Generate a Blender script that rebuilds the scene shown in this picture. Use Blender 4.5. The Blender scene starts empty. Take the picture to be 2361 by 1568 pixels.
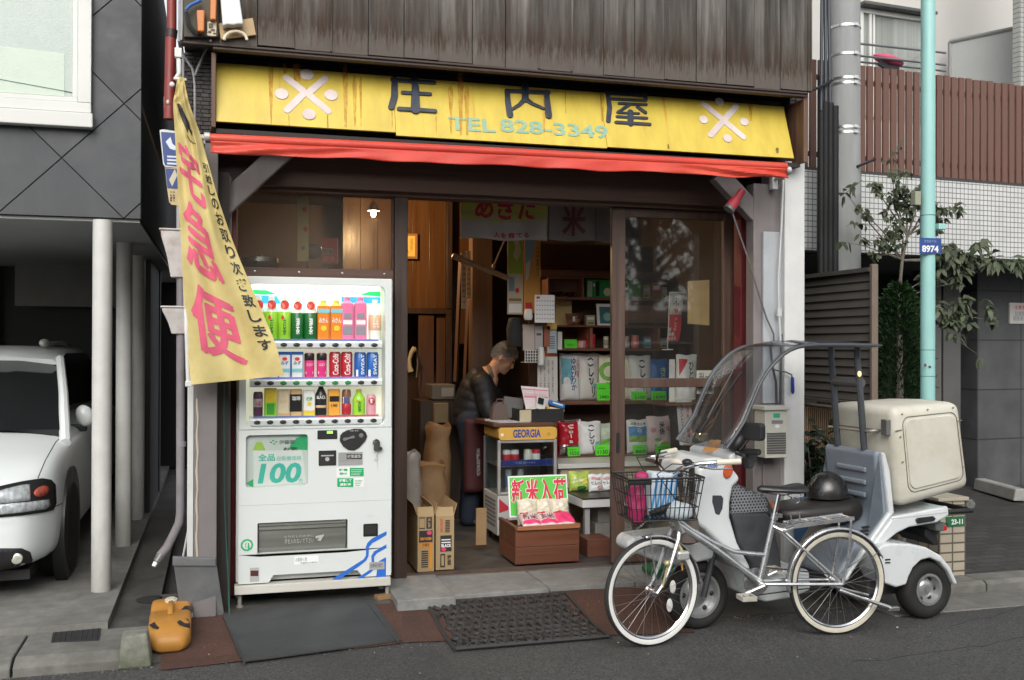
import bpy,bmesh,math,random
from mathutils import Vector,Matrix,Euler,noise
random.seed(7)
SC=bpy.context.scene
COL=SC.collection
# ---------------------------------------------------------------- camera
F_=2335.0;CX_,CY_=1180.5,784.0 # focal length / centre in units of a 2361 px wide picture
YAW=math.radians(16.2);PIT=math.radians(0.25);ROLL=0.003
CAMPOS=Vector((0,0,1.5))
_f=Vector((math.sin(YAW)*math.cos(PIT),math.cos(YAW)*math.cos(PIT),math.sin(PIT)))
_r=Vector((math.cos(YAW),-math.sin(YAW),0))
_u=_r.cross(_f)
_r2=_r*math.cos(ROLL)+_u*math.sin(ROLL)
_u2=_u*math.cos(ROLL)-_r*math.sin(ROLL)
cam_d=bpy.data.cameras.new('camera');cam=bpy.data.objects.new('camera',cam_d);COL.objects.link(cam)
cam.matrix_world=Matrix(((_r2.x,_u2.x,-_f.x,CAMPOS.x),(_r2.y,_u2.y,-_f.y,CAMPOS.y),(_r2.z,_u2.z,-_f.z,CAMPOS.z),(0,0,0,1)))
cam_d.sensor_width=36;cam_d.lens=36*F_/2361.0;cam_d.clip_end=500;cam_d.clip_start=0.05
SC.camera=cam
# ---------------------------------------------------------------- world, sun, exposure
SUN_EL,SUN_AZ=math.radians(34),math.radians(196)
wd=bpy.data.worlds.new('World');SC.world=wd;wd.use_nodes=True
nt=wd.node_tree;nt.nodes.clear()
sky=nt.nodes.new('ShaderNodeTexSky');sky.sky_type='NISHITA';sky.sun_disc=False
sky.sun_elevation=SUN_EL;sky.sun_rotation=SUN_AZ;sky.dust_density=3.0;sky.air_density=1.0;sky.ozone_density=1.0
hs=nt.nodes.new('ShaderNodeHueSaturation');hs.inputs['Saturation'].default_value=0.16
bg=nt.nodes.new('ShaderNodeBackground');bg.inputs['Strength'].default_value=0.138
wo=nt.nodes.new('ShaderNodeOutputWorld')
nt.links.new(sky.outputs[0],hs.inputs['Color']);nt.links.new(hs.outputs[0],bg.inputs[0]);nt.links.new(bg.outputs[0],wo.inputs[0])
sl=bpy.data.lights.new('sun','SUN');sl.energy=0.95;sl.angle=math.radians(50);sl.color=(1,0.94,0.85)
so=bpy.data.objects.new('sun',sl);COL.objects.link(so)
_sd=Vector((math.sin(SUN_AZ)*math.cos(SUN_EL),math.cos(SUN_AZ)*math.cos(SUN_EL),math.sin(SUN_EL))) # towards the sun
so.rotation_euler=_sd.to_track_quat('Z','Y').to_euler()
SC.view_settings.view_transform='Standard';SC.view_settings.look='None'
SC.view_settings.exposure=0.74;SC.view_settings.gamma=1.0;SC.view_settings.use_curve_mapping=False
SC.cycles.use_denoising=True
SC.cycles.max_bounces=8;SC.cycles.diffuse_bounces=4;SC.cycles.glossy_bounces=4;SC.cycles.transparent_max_bounces=24
SC.cycles.transmission_bounces=6;SC.cycles.sample_clamp_indirect=6.0
# ---------------------------------------------------------------- measuring helpers (photo coordinates -> metres)
def ray(px,py):
 return _f+_r2*((px-CX_)/F_)+_u2*((CY_-py)/F_)
def atY(px,py,Y):
 d=ray(px,py);return CAMPOS+d*(Y/d.y)
def atZ(px,py,Z=0.0):
 d=ray(px,py);return CAMPOS+d*((Z-CAMPOS.z)/d.z)
def atX(px,py,X):
 d=ray(px,py);return CAMPOS+d*(X/d.x)
def rect(x0,y0,x1,y1,Y): # a level rectangle on the plane Y: X0, X1, Zbottom, Ztop
 ym,xm=(y0+y1)/2,(x0+x1)/2
 return atY(x0,ym,Y).x,atY(x1,ym,Y).x,atY(xm,y1,Y).z,atY(xm,y0,Y).z
# ---------------------------------------------------------------- mesh builder
V=Vector
class MB:
 def __init__(s):s.v=[];s.f=[];s.mi=[];s.sm=[];s.mats=[];s.M=Matrix.Identity(4)
 def mat(s,m):
  if m not in s.mats:s.mats.append(m)
  return s.mats.index(m)
 def add(s,vs,fs,m=None,smooth=False):
  o=len(s.v);s.v+=[s.M@V(p)for p in vs];k=s.mat(m)if m else 0
  for f in fs:s.f.append([o+i for i in f]);s.mi.append(k);s.sm.append(smooth)
  return s
 def box(s,x0,x1,y0,y1,z0,z1,m=None):
  vs=[(x,y,z)for z in(z0,z1)for y in(y0,y1)for x in(x0,x1)]
  return s.add(vs,[(0,2,3,1),(4,5,7,6),(0,1,5,4),(2,6,7,3),(0,4,6,2),(1,3,7,5)],m)
 def cbox(s,c,size,rot=None,m=None):
  R=Matrix.Translation(V(c))@(rot.to_4x4()if rot is not None else Matrix.Identity(4))
  a,b,c2=[d/2 for d in size];o=s.M;s.M=o@R;s.box(-a,a,-b,b,-c2,c2,m);s.M=o;return s
 def rbox(s,x0,x1,y0,y1,z0,z1,r=0.02,ax='y',n=4,m=None): # box with corners rounded about axis ax
  def rr(a0,a1,b0,b1):
   p=[]
   for cx,cy,q in((a1-r,b1-r,0),(a0+r,b1-r,1),(a0+r,b0+r,2),(a1-r,b0+r,3)):
    for i in range(n+1):
     t=(q+i/n)*math.pi/2;p.append((cx+r*math.cos(t),cy+r*math.sin(t)))
   return p
  if ax=='y':P=rr(x0,x1,z0,z1);return s.prism(P,lambda a,b,d:(a,y0+d*(y1-y0),b),m)
  if ax=='z':P=rr(x0,x1,y0,y1);return s.prism(P,lambda a,b,d:(a,b,z0+d*(z1-z0)),m)
  P=rr(y0,y1,z0,z1);return s.prism(P,lambda a,b,d:(x0+d*(x1-x0),a,b),m)
 def prism(s,P,fn,m=None,smooth=False):
  n=len(P);vs=[fn(a,b,0)for a,b in P]+[fn(a,b,1)for a,b in P]
  fs=[tuple(range(n)),tuple(range(2*n-1,n-1,-1))]+[(i,i+n,(i+1)%n+n,(i+1)%n)for i in range(n)]
  return s.add(vs,fs,m,smooth)
 def sheet(s,P,y0,y1,m=None): # outline in XZ with thickness along Y
  return s.prism(P,lambda a,b,d:(a,y0+d*(y1-y0),b),m)
 def slab(s,P,z0,z1,m=None): # outline in XY with thickness along Z
  return s.prism(P,lambda a,b,d:(a,b,z0+d*(z1-z0)),m)
 def quad(s,a,b,c,d,m=None,smooth=False):return s.add([a,b,c,d],[(0,1,2,3)],m,smooth)
 def loft(s,rings,m=None,closed=True,caps=True,smooth=True):
  n=len(rings[0]);vs=[p for r in rings for p in r];fs=[]
  for i in range(len(rings)-1):
   for j in range(n if closed else n-1):
    a,b=i*n+j,i*n+(j+1)%n;fs.append((a,b,b+n,a+n))
  if caps:fs+=[tuple(range(n-1,-1,-1)),tuple(range((len(rings)-1)*n,len(rings)*n))]
  return s.add(vs,fs,m,smooth)
 def tube(s,pts,r,seg=8,m=None,closed=False,caps=True):
  pts=[V(p)for p in pts];n=len(pts);rs=r if isinstance(r,(list,tuple))else[r]*n
  rings=[];up=None
  for i,p in enumerate(pts):
   a=pts[(i-1)%n]if(closed or i>0)else p;b=pts[(i+1)%n]if(closed or i<n-1)else p
   t=(b-a).normalized()if(b-a).length>1e-9 else V((0,0,1))
   if up is None:up=V((0,0,1))if abs(t.z)<0.9 else V((1,0,0))
   x=up.cross(t)
   if x.length<1e-5:x=t.orthogonal()
   x.normalize();y=t.cross(x);up=y
   rings.append([p+x*(rs[i]*math.cos(2*math.pi*k/seg))+y*(rs[i]*math.sin(2*math.pi*k/seg))for k in range(seg)])
  if closed:rings.append(rings[0]);caps=False
  return s.loft(rings,m,True,caps)
 def lathe(s,prof,c=(0,0,0),axis='z',seg=20,m=None,caps=True,smooth=True):
  c=V(c);rings=[]
  for r,h in prof:
   R=[]
   for k in range(seg):
    a=2*math.pi*k/seg;x,y=r*math.cos(a),r*math.sin(a)
    R.append(c+V({'z':(x,y,h),'y':(x,h,y),'x':(h,x,y)}[axis]))
   rings.append(R)
  return s.loft(rings,m,True,caps,smooth)
 def ell(s,c,r,seg=16,rings=10,m=None,rot=None):
  o=s.M;s.M=o@Matrix.Translation(V(c))@(rot.to_4x4()if rot is not None else Matrix.Identity(4))@Matrix.Diagonal((r[0],r[1],r[2],1))
  pr=[(max(1e-3,math.sin(math.pi*i/rings)),-math.cos(math.pi*i/rings))for i in range(rings+1)]
  s.lathe(pr,seg=seg,m=m);s.M=o;return s
 def capsule2(s,pts,w,y0,y1,m=None,fn=None): # a brush stroke: polyline of half-width w in the XZ plane
  L,R=[],[]
  n=len(pts);ws=w if isinstance(w,(list,tuple))else[w]*n
  for i,(x,z)in enumerate(pts):
   a=pts[max(0,i-1)];b=pts[min(n-1,i+1)];dx,dz=b[0]-a[0],b[1]-a[1];l=math.hypot(dx,dz)or 1
   nx,nz=-dz/l,dx/l;L.append((x+nx*ws[i],z+nz*ws[i]));R.append((x-nx*ws[i],z-nz*ws[i]))
  def cap(c,w_,d,k=6):
   a0=math.atan2(d[1],d[0]);return[(c[0]+w_*math.cos(a0-math.pi/2+math.pi*i/k),c[1]+w_*math.sin(a0-math.pi/2+math.pi*i/k))for i in range(1,k)]
  d1=(pts[-1][0]-pts[-2][0],pts[-1][1]-pts[-2][1]);d0=(pts[0][0]-pts[1][0],pts[0][1]-pts[1][1])
  P=R+cap(pts[-1],ws[-1],d1)+L[::-1]+cap(pts[0],ws[0],d0)
  fn=fn or(lambda a,b,d:(a,y0+d*(y1-y0),b))
  return s.prism(P,fn,m)
 def text(s,t,x0,x1,z0,z1,y,m=None,bold=0.0,flip=False,fn=None,sub=0.0,keep=False,shear=0.0):
  vs,fs=text_mesh(t,bold,shear)
  if not vs:return s
  ax,bx=min(p[0]for p in vs),max(p[0]for p in vs);az,bz=min(p[1]for p in vs),max(p[1]for p in vs)
  kx,kz=(x1-x0)/max(bx-ax,1e-6),(z1-z0)/max(bz-az,1e-6)
  ox,oz=x0,z0
  if keep:
   k=min(kx,kz);ox=(x0+x1)/2-(bx-ax)*k/2;oz=(z0+z1)/2-(bz-az)*k/2;kx=kz=k
  pts=[(ox+(p[0]-ax)*kx,oz+(p[1]-az)*kz)for p in vs]
  if sub:pts,fs=subdivide2(pts,fs,sub)
  fn=fn or(lambda a,b:(a,y,b))
  return s.add([fn(a,b)for a,b in pts],fs,m)
 def build(s,name,mats=None,parent=None,bevel=0.0,seg=2,sub=0,auto=35,loc=None,wn=False):
  me=bpy.data.meshes.new(name)
  P=wm(parent).inverted()if parent is not None else Matrix.Identity(4)
  vs=[P@p for p in s.v]if parent is not None else s.v
  if parent is None and loc is not None:vs=[p-V(loc)for p in vs]
  me.from_pydata([tuple(p)for p in vs],[],s.f)
  if mats is not None:
   for m in(mats if isinstance(mats,(list,tuple))else[mats]):me.materials.append(m)
  else:
   for m in s.mats:me.materials.append(m)
   me.polygons.foreach_set('material_index',s.mi)
  me.polygons.foreach_set('use_smooth',s.sm)
  bm=bmesh.new();bm.from_mesh(me);bmesh.ops.recalc_face_normals(bm,faces=bm.faces);bm.to_mesh(me);bm.free()
  if any(s.sm):me.set_sharp_from_angle(angle=math.radians(auto))
  ob=bpy.data.objects.new(name,me);COL.objects.link(ob)
  if parent is not None:ob.parent=parent
  elif loc is not None:ob.location=loc
  if bevel:
   md=ob.modifiers.new('bevel','BEVEL');md.width=bevel;md.segments=seg;md.limit_method='ANGLE';md.angle_limit=math.radians(40);md.harden_normals=False
  if sub:
   md=ob.modifiers.new('subsurf','SUBSURF');md.levels=sub;md.render_levels=sub
  return ob
def wm(o):
 m=o.matrix_basis.copy()
 return wm(o.parent)@m if o.parent is not None else m
def subdivide2(pts,fs,L):
 bm=bmesh.new();vv=[bm.verts.new((a,b,0))for a,b in pts]
 for f in fs:
  try:bm.faces.new([vv[i]for i in f])
  except ValueError:pass
 bmesh.ops.triangulate(bm,faces=bm.faces)
 for _ in range(4):
  e=[e for e in bm.edges if e.calc_length()>L]
  if not e:break
  bmesh.ops.subdivide_edges(bm,edges=e,cuts=1);bmesh.ops.triangulate(bm,faces=bm.faces)
 bm.verts.index_update();P=[(v.co.x,v.co.y)for v in bm.verts];Fs=[[v.index for v in f.verts]for f in bm.faces];bm.free()
 return P,Fs
_tc={}
def text_mesh(t,bold=0.0,shear=0.0):
 k=(t,bold,shear)
 if k not in _tc:
  cu=bpy.data.curves.new('t','FONT');cu.body=t;cu.size=1.0;cu.offset=bold;cu.resolution_u=3;cu.align_x='CENTER';cu.shear=shear;cu.space_line=0.92
  ob=bpy.data.objects.new('t',cu);COL.objects.link(ob)
  dg=bpy.context.evaluated_depsgraph_get();dg.update()
  me=bpy.data.meshes.new_from_object(ob.evaluated_get(dg),depsgraph=dg)
  _tc[k]=([(v.co.x,v.co.y)for v in me.vertices],[tuple(p.vertices)for p in me.polygons])
  bpy.data.objects.remove(ob);bpy.data.curves.remove(cu);bpy.data.meshes.remove(me)
 return _tc[k]
# ---------------------------------------------------------------- naming helpers
def tag(o,label,cat,group=None):
 o['label']=label;o['category']=cat
 if group:o['group']=group
 return o
def thing(name,label,cat,loc=(0,0,0),group=None,rz=0.0):
 o=bpy.data.objects.new(name,None);COL.objects.link(o);o.location=loc;o.rotation_euler=(0,0,rz);o.empty_display_size=0.1
 o.matrix_world=Matrix.Translation(V(loc))@Matrix.Rotation(rz,4,'Z')
 return tag(o,label,cat,group)
def struct(o,kind='structure'):o['kind']=kind;return o
def place(root,loc=None,rz=None,rot=None): # move a finished thing that was modelled about the origin
 if loc is not None:root.location=loc
 if rz is not None:root.rotation_euler=(0,0,rz)
 if rot is not None:root.rotation_euler=rot
 return root
def dup(o,parent=None):
 c=o.copy();COL.objects.link(c)
 if parent is not None:c.parent=parent
 for ch in list(o.children):dup(ch,c)
 return c
# ---------------------------------------------------------------- materials
_mc={}
def M(name,col,rough=0.6,metal=0.0,var=0.12,scale=6.0,stretch=(1,1,1),bump=0.0,bscale=40.0,dirt=None,dscale=3.0,damt=0.5,dstretch=(1,1,1),
 spec=0.5,coat=0.0,emis=None,estr=0.0,island=0.0,rvar=0.1,sss=0.0):
 if name in _mc:return _mc[name]
 m=bpy.data.materials.new(name);m.use_nodes=True;nt=m.node_tree;N=nt.nodes;L=nt.links;b=N['Principled BSDF']
 tc=N.new('ShaderNodeTexCoord')
 def nz(sc,st,det=5,ro=0.6):
  mp=N.new('ShaderNodeMapping');mp.inputs['Scale'].default_value=st;L.new(tc.outputs['Object'],mp.inputs[0])
  n=N.new('ShaderNodeTexNoise');n.inputs['Scale'].default_value=sc;n.inputs['Detail'].default_value=det;n.inputs['Roughness'].default_value=ro;L.new(mp.outputs[0],n.inputs[0]);return n
 def mix(a,bcol,fac,mode='MIX'):
  x=N.new('ShaderNodeMix');x.data_type='RGBA';x.blend_type=mode
  for sock,val in((x.inputs[0],fac),(x.inputs[6],a),(x.inputs[7],bcol)):
   if hasattr(val,'is_linked'):L.new(val,sock)
   else:sock.default_value=val if not isinstance(val,tuple)else(*val,1)
  return x.outputs[2]
 def mr(v,a,c,d,e):
  x=N.new('ShaderNodeMapRange');L.new(v,x.inputs[0]);
  for i,q in enumerate((a,c,d,e)):x.inputs[1+i].default_value=q
  return x.outputs[0]
 n=nz(scale,stretch)
 lo=tuple(max(0,c*(1-var))for c in col);hi=tuple(min(1,c*(1+var))for c in col)
 c=mix(lo,hi,mr(n.outputs[0],0.3,0.7,0,1))
 if island:
  g=N.new('ShaderNodeNewGeometry');v=mr(g.outputs['Random Per Island'],0,1,1-island,1+island)
  h=N.new('ShaderNodeHueSaturation');L.new(v,h.inputs['Value']);L.new(c,h.inputs['Color']);c=h.outputs[0]
 if dirt:
  n2=nz(dscale,dstretch,8,0.65);c=mix(c,dirt,mr(n2.outputs[0],0.45,0.75,0,damt))
 L.new(c,b.inputs['Base Color'])
 b.inputs['Metallic'].default_value=metal;b.inputs['Specular IOR Level'].default_value=spec;b.inputs['Coat Weight'].default_value=coat
 if rvar:L.new(mr(n.outputs[0],0.3,0.7,max(0,rough-rvar),min(1,rough+rvar)),b.inputs['Roughness'])
 else:b.inputs['Roughness'].default_value=rough
 if bump:
  n3=nz(bscale,stretch,6);bp=N.new('ShaderNodeBump');bp.inputs['Strength'].default_value=bump;bp.inputs['Distance'].default_value=0.01;L.new(n3.outputs[0],bp.inputs['Height']);L.new(bp.outputs[0],b.inputs['Normal'])
 if emis:b.inputs['Emission Color'].default_value=(*emis,1);b.inputs['Emission Strength'].default_value=estr
 if sss:b.inputs['Subsurface Weight'].default_value=sss;b.inputs['Subsurface Radius'].default_value=(0.02,0.008,0.004)
 _mc[name]=m;return m
def wood(name,c1,c2,axis='z',scale=1.0,rough=0.6,island=0.2,dirt=None,damt=0.5,bump=0.15):
 st={'z':(30,30,1.2),'x':(1.2,30,30),'y':(30,1.2,30)}[axis]
 st=tuple(a*scale for a in st)
 m=M(name,tuple((a+b)/2 for a,b in zip(c1,c2)),rough,var=0.01,scale=1.0,stretch=st,bump=bump,bscale=1.0,island=island,dirt=dirt,damt=damt,dscale=1.2,dstretch=tuple(a/10 for a in st))
 for nd in m.node_tree.nodes:
  if nd.type=='MIX' and nd.inputs[6].default_value[0]>0 and not nd.inputs[6].is_linked and not nd.inputs[7].is_linked:
   nd.inputs[6].default_value=(*c1,1);nd.inputs[7].default_value=(*c2,1);break
 return m
def glass(name,tint=(0.9,0.93,0.92),refl=1.0,alpha=0.0,dust_haze=(0.4,0.4,0.38)):
 if name in _mc:return _mc[name]
 m=bpy.data.materials.new(name);m.use_nodes=True;nt=m.node_tree;N=nt.nodes;L=nt.links;N.clear()
 o=N.new('ShaderNodeOutputMaterial');t=N.new('ShaderNodeBsdfTransparent');t.inputs[0].default_value=(*tint,1)
 g=N.new('ShaderNodeBsdfGlossy');g.inputs['Roughness'].default_value=0.03
 lw=N.new('ShaderNodeLayerWeight');lw.inputs[0].default_value=0.5
 pw=N.new('ShaderNodeMath');pw.operation='POWER';pw.inputs[1].default_value=5.0;L.new(lw.outputs['Facing'],pw.inputs[0])
 ml=N.new('ShaderNodeMath');ml.operation='MULTIPLY_ADD';ml.inputs[1].default_value=0.9;ml.inputs[2].default_value=0.042*refl;L.new(pw.outputs[0],ml.inputs[0])
 mx=N.new('ShaderNodeMixShader');L.new(ml.outputs[0],mx.inputs[0]);L.new(t.outputs[0],mx.inputs[1]);L.new(g.outputs[0],mx.inputs[2])
 out=mx
 if alpha:
  d=N.new('ShaderNodeBsdfDiffuse');d.inputs[0].default_value=(*dust_haze,1);m2=N.new('ShaderNodeMixShader')
  tc=N.new('ShaderNodeTexCoord');n=N.new('ShaderNodeTexNoise');n.inputs['Scale'].default_value=3;n.inputs['Detail'].default_value=8;L.new(tc.outputs['Object'],n.inputs[0])
  mp=N.new('ShaderNodeMapRange');mp.inputs[1].default_value=0.3;mp.inputs[2].default_value=0.7;mp.inputs[3].default_value=alpha*0.6;mp.inputs[4].default_value=alpha*1.3;L.new(n.outputs[0],mp.inputs[0])
  L.new(mp.outputs[0],m2.inputs[0]);L.new(mx.outputs[0],m2.inputs[1]);L.new(d.outputs[0],m2.inputs[2]);out=m2
 L.new(out.outputs[0],o.inputs[0]);_mc[name]=m;return m
def P(name,col,rough=0.5,**k): # printed / plain material
 k.setdefault('var',0.05);k.setdefault('rvar',0.05);return M(name,col,rough,**k)
black=P('black_print',(0.012,0.012,0.014),0.6);white=P('white_print',(0.75,0.75,0.73),0.6);red=P('red_print',(0.55,0.02,0.04),0.6)
navy=P('navy_print',(0.02,0.04,0.16),0.5);pink=P('pink_print',(0.75,0.06,0.17),0.7);green=P('green_print',(0.01,0.32,0.09),0.5)
steel=M('steel',(0.55,0.56,0.57),0.32,1.0,var=0.15);chrome=M('chrome',(0.75,0.76,0.78),0.15,1.0,var=0.08,rvar=0.05)
rubber=M('rubber',(0.018,0.018,0.019),0.75,var=0.2,bump=0.1);blackpl=M('black_plastic',(0.015,0.015,0.016),0.45,var=0.2)
# ================================================================ GROUND
asphalt=M('asphalt',(0.078,0.0775,0.077),0.8,var=0.75,scale=95,bump=0.9,bscale=130,dirt=(0.045,0.045,0.046),dscale=1.1,damt=0.6,spec=0.3)
concrete=M('concrete',(0.19,0.186,0.172),0.85,var=0.22,scale=14,bump=0.25,bscale=90,dirt=(0.07,0.07,0.06),dscale=1.8,damt=0.7)
conc_d=M('dark_concrete',(0.075,0.074,0.068),0.85,var=0.3,scale=9,bump=0.3,bscale=70,dirt=(0.025,0.027,0.022),dscale=2.2,damt=0.85)
kerbm=M('kerb_stone',(0.165,0.16,0.148),0.85,var=0.22,scale=18,bump=0.25,bscale=80,dirt=(0.07,0.072,0.055),dscale=2.5,damt=0.8)
RZ=-0.08
b=MB()
xs=[-60,-6,-1.5,0,1,2,3,4,5.2,9,60]
ys=[-40,-8,0,3,4.2,5.0,5.3]
vs=[(x,y,RZ)for y in ys for x in xs]
b.add(vs,[(j*len(xs)+i,j*len(xs)+i+1,(j+1)*len(xs)+i+1,(j+1)*len(xs)+i)for j in range(len(ys)-1)for i in range(len(xs)-1)])
b.add([(-60,5.3,RZ),(60,5.3,RZ),(60,60,RZ-0.02),(-60,60,RZ-0.02)],[(0,1,2,3)])
struct(b.build('road',asphalt))
# concrete apron that ramps from the road up to the shop front (the shop's strip)
b=MB();b.loft([[(x,5.3,RZ+0.002),(x,5.3,RZ+0.004),(x,5.85,0.0),(x,6.4,0.0),(x,6.4,-0.1)]for x in(-0.32,0.5,1.5,2.5,3.7)],caps=True,smooth=False)
struct(b.build('pavement',conc_d))
# left forecourt of the carport with its kerb
b=MB();b.box(-8,-0.55,5.715,16,-0.2,0.035);struct(b.build('driveway',concrete))
b=MB()
kx=[-6.0,-4.6,-3.2,-1.85,-0.93,-0.33]
for i in range(len(kx)-1):
 x0,x1=kx[i]+0.006,kx[i+1]-0.006
 b.prism([(5.25,RZ-0.05),(5.25,RZ+0.045),(5.275,RZ+0.06),(5.32,-0.002),(5.71,0.0),(5.71,RZ-0.05)],lambda a,c,d,x0=x0,x1=x1:(x0+d*(x1-x0),a,c))
struct(b.build('kerb',kerbm,bevel=0.006))
b=MB();b.box(-0.548,-0.32,5.56,16,-0.2,-0.012);b.box(-0.33,-0.17,5.5,5.9,-0.2,0.0);struct(b.build('alley_floor',conc_d))
# right-hand driveway: dark interlocking paving, with kerb
def paving_mat():
 m=M('paving',(0.06,0.058,0.055),0.8,var=0.3,scale=20,bump=0.2,bscale=60,dirt=(0.02,0.02,0.02),dscale=1.5,damt=0.6)
 nt=m.node_tree;N=nt.nodes;L=nt.links;bsdf=N['Principled BSDF']
 br=N.new('ShaderNodeTexBrick');br.inputs['Scale'].default_value=1.0;br.inputs['Brick Width'].default_value=0.21;br.inputs['Row Height'].default_value=0.105;br.inputs['Mortar Size'].default_value=0.006
 br.inputs['Color1'].default_value=(1,1,1,1);br.inputs['Color2'].default_value=(0.65,0.65,0.65,1);br.inputs['Mortar'].default_value=(0.35,0.35,0.35,1)
 tc=N.new('ShaderNodeTexCoord');L.new(tc.outputs['Object'],br.inputs[0])
 src=bsdf.inputs['Base Color'].links[0].from_socket;x=N.new('ShaderNodeMix');x.data_type='RGBA';x.blend_type='MULTIPLY';x.inputs[0].default_value=1
 L.new(src,x.inputs[6]);L.new(br.outputs[0],x.inputs[7]);L.new(x.outputs[2],bsdf.inputs['Base Color']);return m
b=MB();b.add([(3.72,5.62,-0.02),(12,5.62,-0.02),(12,16,0.10),(3.72,16,0.10)],[(0,1,2,3)]);struct(b.build('paved_driveway',paving_mat()))
b=MB()
kx=[3.8,4.75,5.35,6.3,7.2]
for i in range(len(kx)-1):
 x0,x1=kx[i]+0.006,kx[i+1]-0.006
 b.prism([(5.40,RZ-0.05),(5.40,RZ+0.05),(5.43,RZ+0.07),(5.48,-0.018),(5.625,-0.016),(5.625,RZ-0.05)],lambda a,c,d,x0=x0,x1=x1:(x0+d*(x1-x0),a,c))
b.box(3.8,7.5,5.05,5.395,RZ-0.05,RZ+0.006)
struct(b.build('kerb',kerbm,bevel=0.006))
# ================================================================ LEFT BUILDING (slate clad, over a carport)
slate=M('slate',(0.034,0.038,0.044),0.5,var=0.12,scale=5,bump=0.08,bscale=25,island=0.16,dirt=(0.060,0.065,0.068),dscale=1.6,dstretch=(3,3,0.5),damt=0.5)
seam=P('seam',(0.008,0.008,0.009),0.8)
whitepaint=M('white_paint',(0.58,0.59,0.57),0.45,var=0.06,dirt=(0.42,0.41,0.37),dscale=3,damt=0.35)
soffit=M('soffit_paint',(0.32,0.33,0.32),0.7,var=0.08)
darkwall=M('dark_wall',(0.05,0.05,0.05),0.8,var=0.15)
LB=thing('slate_clad_building','dark slate clad house raised over an open carport with white framed window','building',(-3,6.5,0))
FY=6.5;FB=atY(310,505,FY).z;FX=atY(327,200,FY).x
wx0,wx1,wz0,wz1=atY(0,200,FY).x-1.2,atY(213,200,FY).x,atY(200,300,FY).z,3.62
def clad(b):
 # diamond slates tiling the front, left out where the window is; each slate slightly proud and tilted
 zt=4.2;half=0.345;hz=0.345
 x00,z00=atY(142,500,FY).x,FB
 for i in range(-9,6):
  for j in range(-1,7):
   cx=x00+i*half;cz=z00+j*hz
   if(i+j)%2:continue
   g=0.0045
   poly=[(cx-half+g,cz),(cx,cz-hz+g),(cx+half-g,cz),(cx,cz+hz-g)]
   # clip to the facade rectangle
   def clip(P_,ax,lim,sgn):
    out=[]
    for k in range(len(P_)):
     a,c=P_[k],P_[(k+1)%len(P_)];da,dc=(a[ax]-lim)*sgn,(c[ax]-lim)*sgn
     if da<=0:out.append(a)
     if da*dc<0:t=da/(da-dc);out.append((a[0]+(c[0]-a[0])*t,a[1]+(c[1]-a[1])*t))
    return out
   p=clip(poly,0,FX-0.004,1);
   if p:p=clip(p,1,FB+0.002,-1)
   if p:p=clip(p,1,zt,1)
   if len(p)>2:b.prism(p,lambda a,c,d,cz=cz,cx=cx:(a,FY-0.011+0.006*((c-cz)/hz)*0.6+d*0.011,c))
b=MB();clad(b);b.build('slate_cladding',slate,LB)
b=MB();b.box(-6,FX,FY,FY+0.2,FB,4.4);b.box(FX-0.2,FX,FY+0.201,13,FB,4.4);b.build('wall',seam,LB)
b=MB();b.box(-6,FX-0.01,FY+0.02,13,FB-0.02,FB-0.001);b.build('soffit',soffit,LB)
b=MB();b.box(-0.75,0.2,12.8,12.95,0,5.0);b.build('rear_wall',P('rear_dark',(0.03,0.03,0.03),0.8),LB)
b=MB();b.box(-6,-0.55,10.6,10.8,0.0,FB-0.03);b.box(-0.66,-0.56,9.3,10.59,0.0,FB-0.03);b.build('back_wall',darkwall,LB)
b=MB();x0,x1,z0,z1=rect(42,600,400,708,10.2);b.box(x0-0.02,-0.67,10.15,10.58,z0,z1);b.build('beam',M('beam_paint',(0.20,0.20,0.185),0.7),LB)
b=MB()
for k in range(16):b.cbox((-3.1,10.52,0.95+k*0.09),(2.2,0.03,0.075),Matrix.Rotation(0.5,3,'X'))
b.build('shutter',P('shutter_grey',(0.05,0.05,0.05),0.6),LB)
COLP=M('column_paint',(0.54,0.54,0.52),0.45,var=0.05,dirt=(0.36,0.35,0.32),dscale=4,damt=0.4)
for(px,py)in((233,1362),(284,1258),(316,1197)):
 p=atZ(px,py,0.035);b=MB();b.lathe([(0.056,0.036),(0.056,FB-0.021)],(p.x,p.y,0),seg=24);b.build('column',COLP,LB)
# window
WN=MB();t=0.075
WN.box(wx0,wx1,FY-0.06,FY-0.013,wz0+0.09,wz0+0.15);WN.box(wx1-t,wx1,FY-0.06,FY-0.013,wz0+0.151,wz1)
WN.box(wx1-t-0.03,wx1-t-0.001,FY-0.045,FY-0.013,wz0+0.18,wz1);WN.box(wx0,wx1-t-0.001,FY-0.05,FY-0.013,wz0+0.151,wz0+0.18)
wf=WN.build('window',whitepaint,LB,bevel=0.004)
b=MB();b.box(wx0,wx1+0.012,FY-0.085,FY-0.012,wz0,wz0+0.085);b.build('sill',whitepaint,wf,bevel=0.006)
def frosted():
 m=M('frosted_glass',(0.34,0.40,0.37),0.22,var=0.05,bump=0.25,bscale=130,spec=0.6)
 return m
b=MB();b.box(wx0,wx1-t-0.031,FY-0.03,FY-0.014,wz0+0.181,wz1);b.build('pane',frosted(),wf)
b=MB();x0,x1,z0,z1=rect(-200,118,262,430,FY)
b.sheet([(x0,wz0+0.185),(atY(150,250,FY).x,wz0+0.185),(atY(150,250,FY).x,atY(130,125,FY).z),(x0,atY(130,112,FY).z)],FY-0.033,FY-0.0305);b.build('curtain_panel',M('curtain_behind',(0.46,0.54,0.46),0.35,var=0.06,bump=0.25,bscale=130),wf)
b=MB();p0,p1=atY(0,183,FY-0.035),atY(183,216,FY-0.035);b.tube([p0-V((0.4,0,-0.05)),p1],0.0025,5);b.build('wire',P('wire_green',(0.1,0.22,0.17)),wf)
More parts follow.
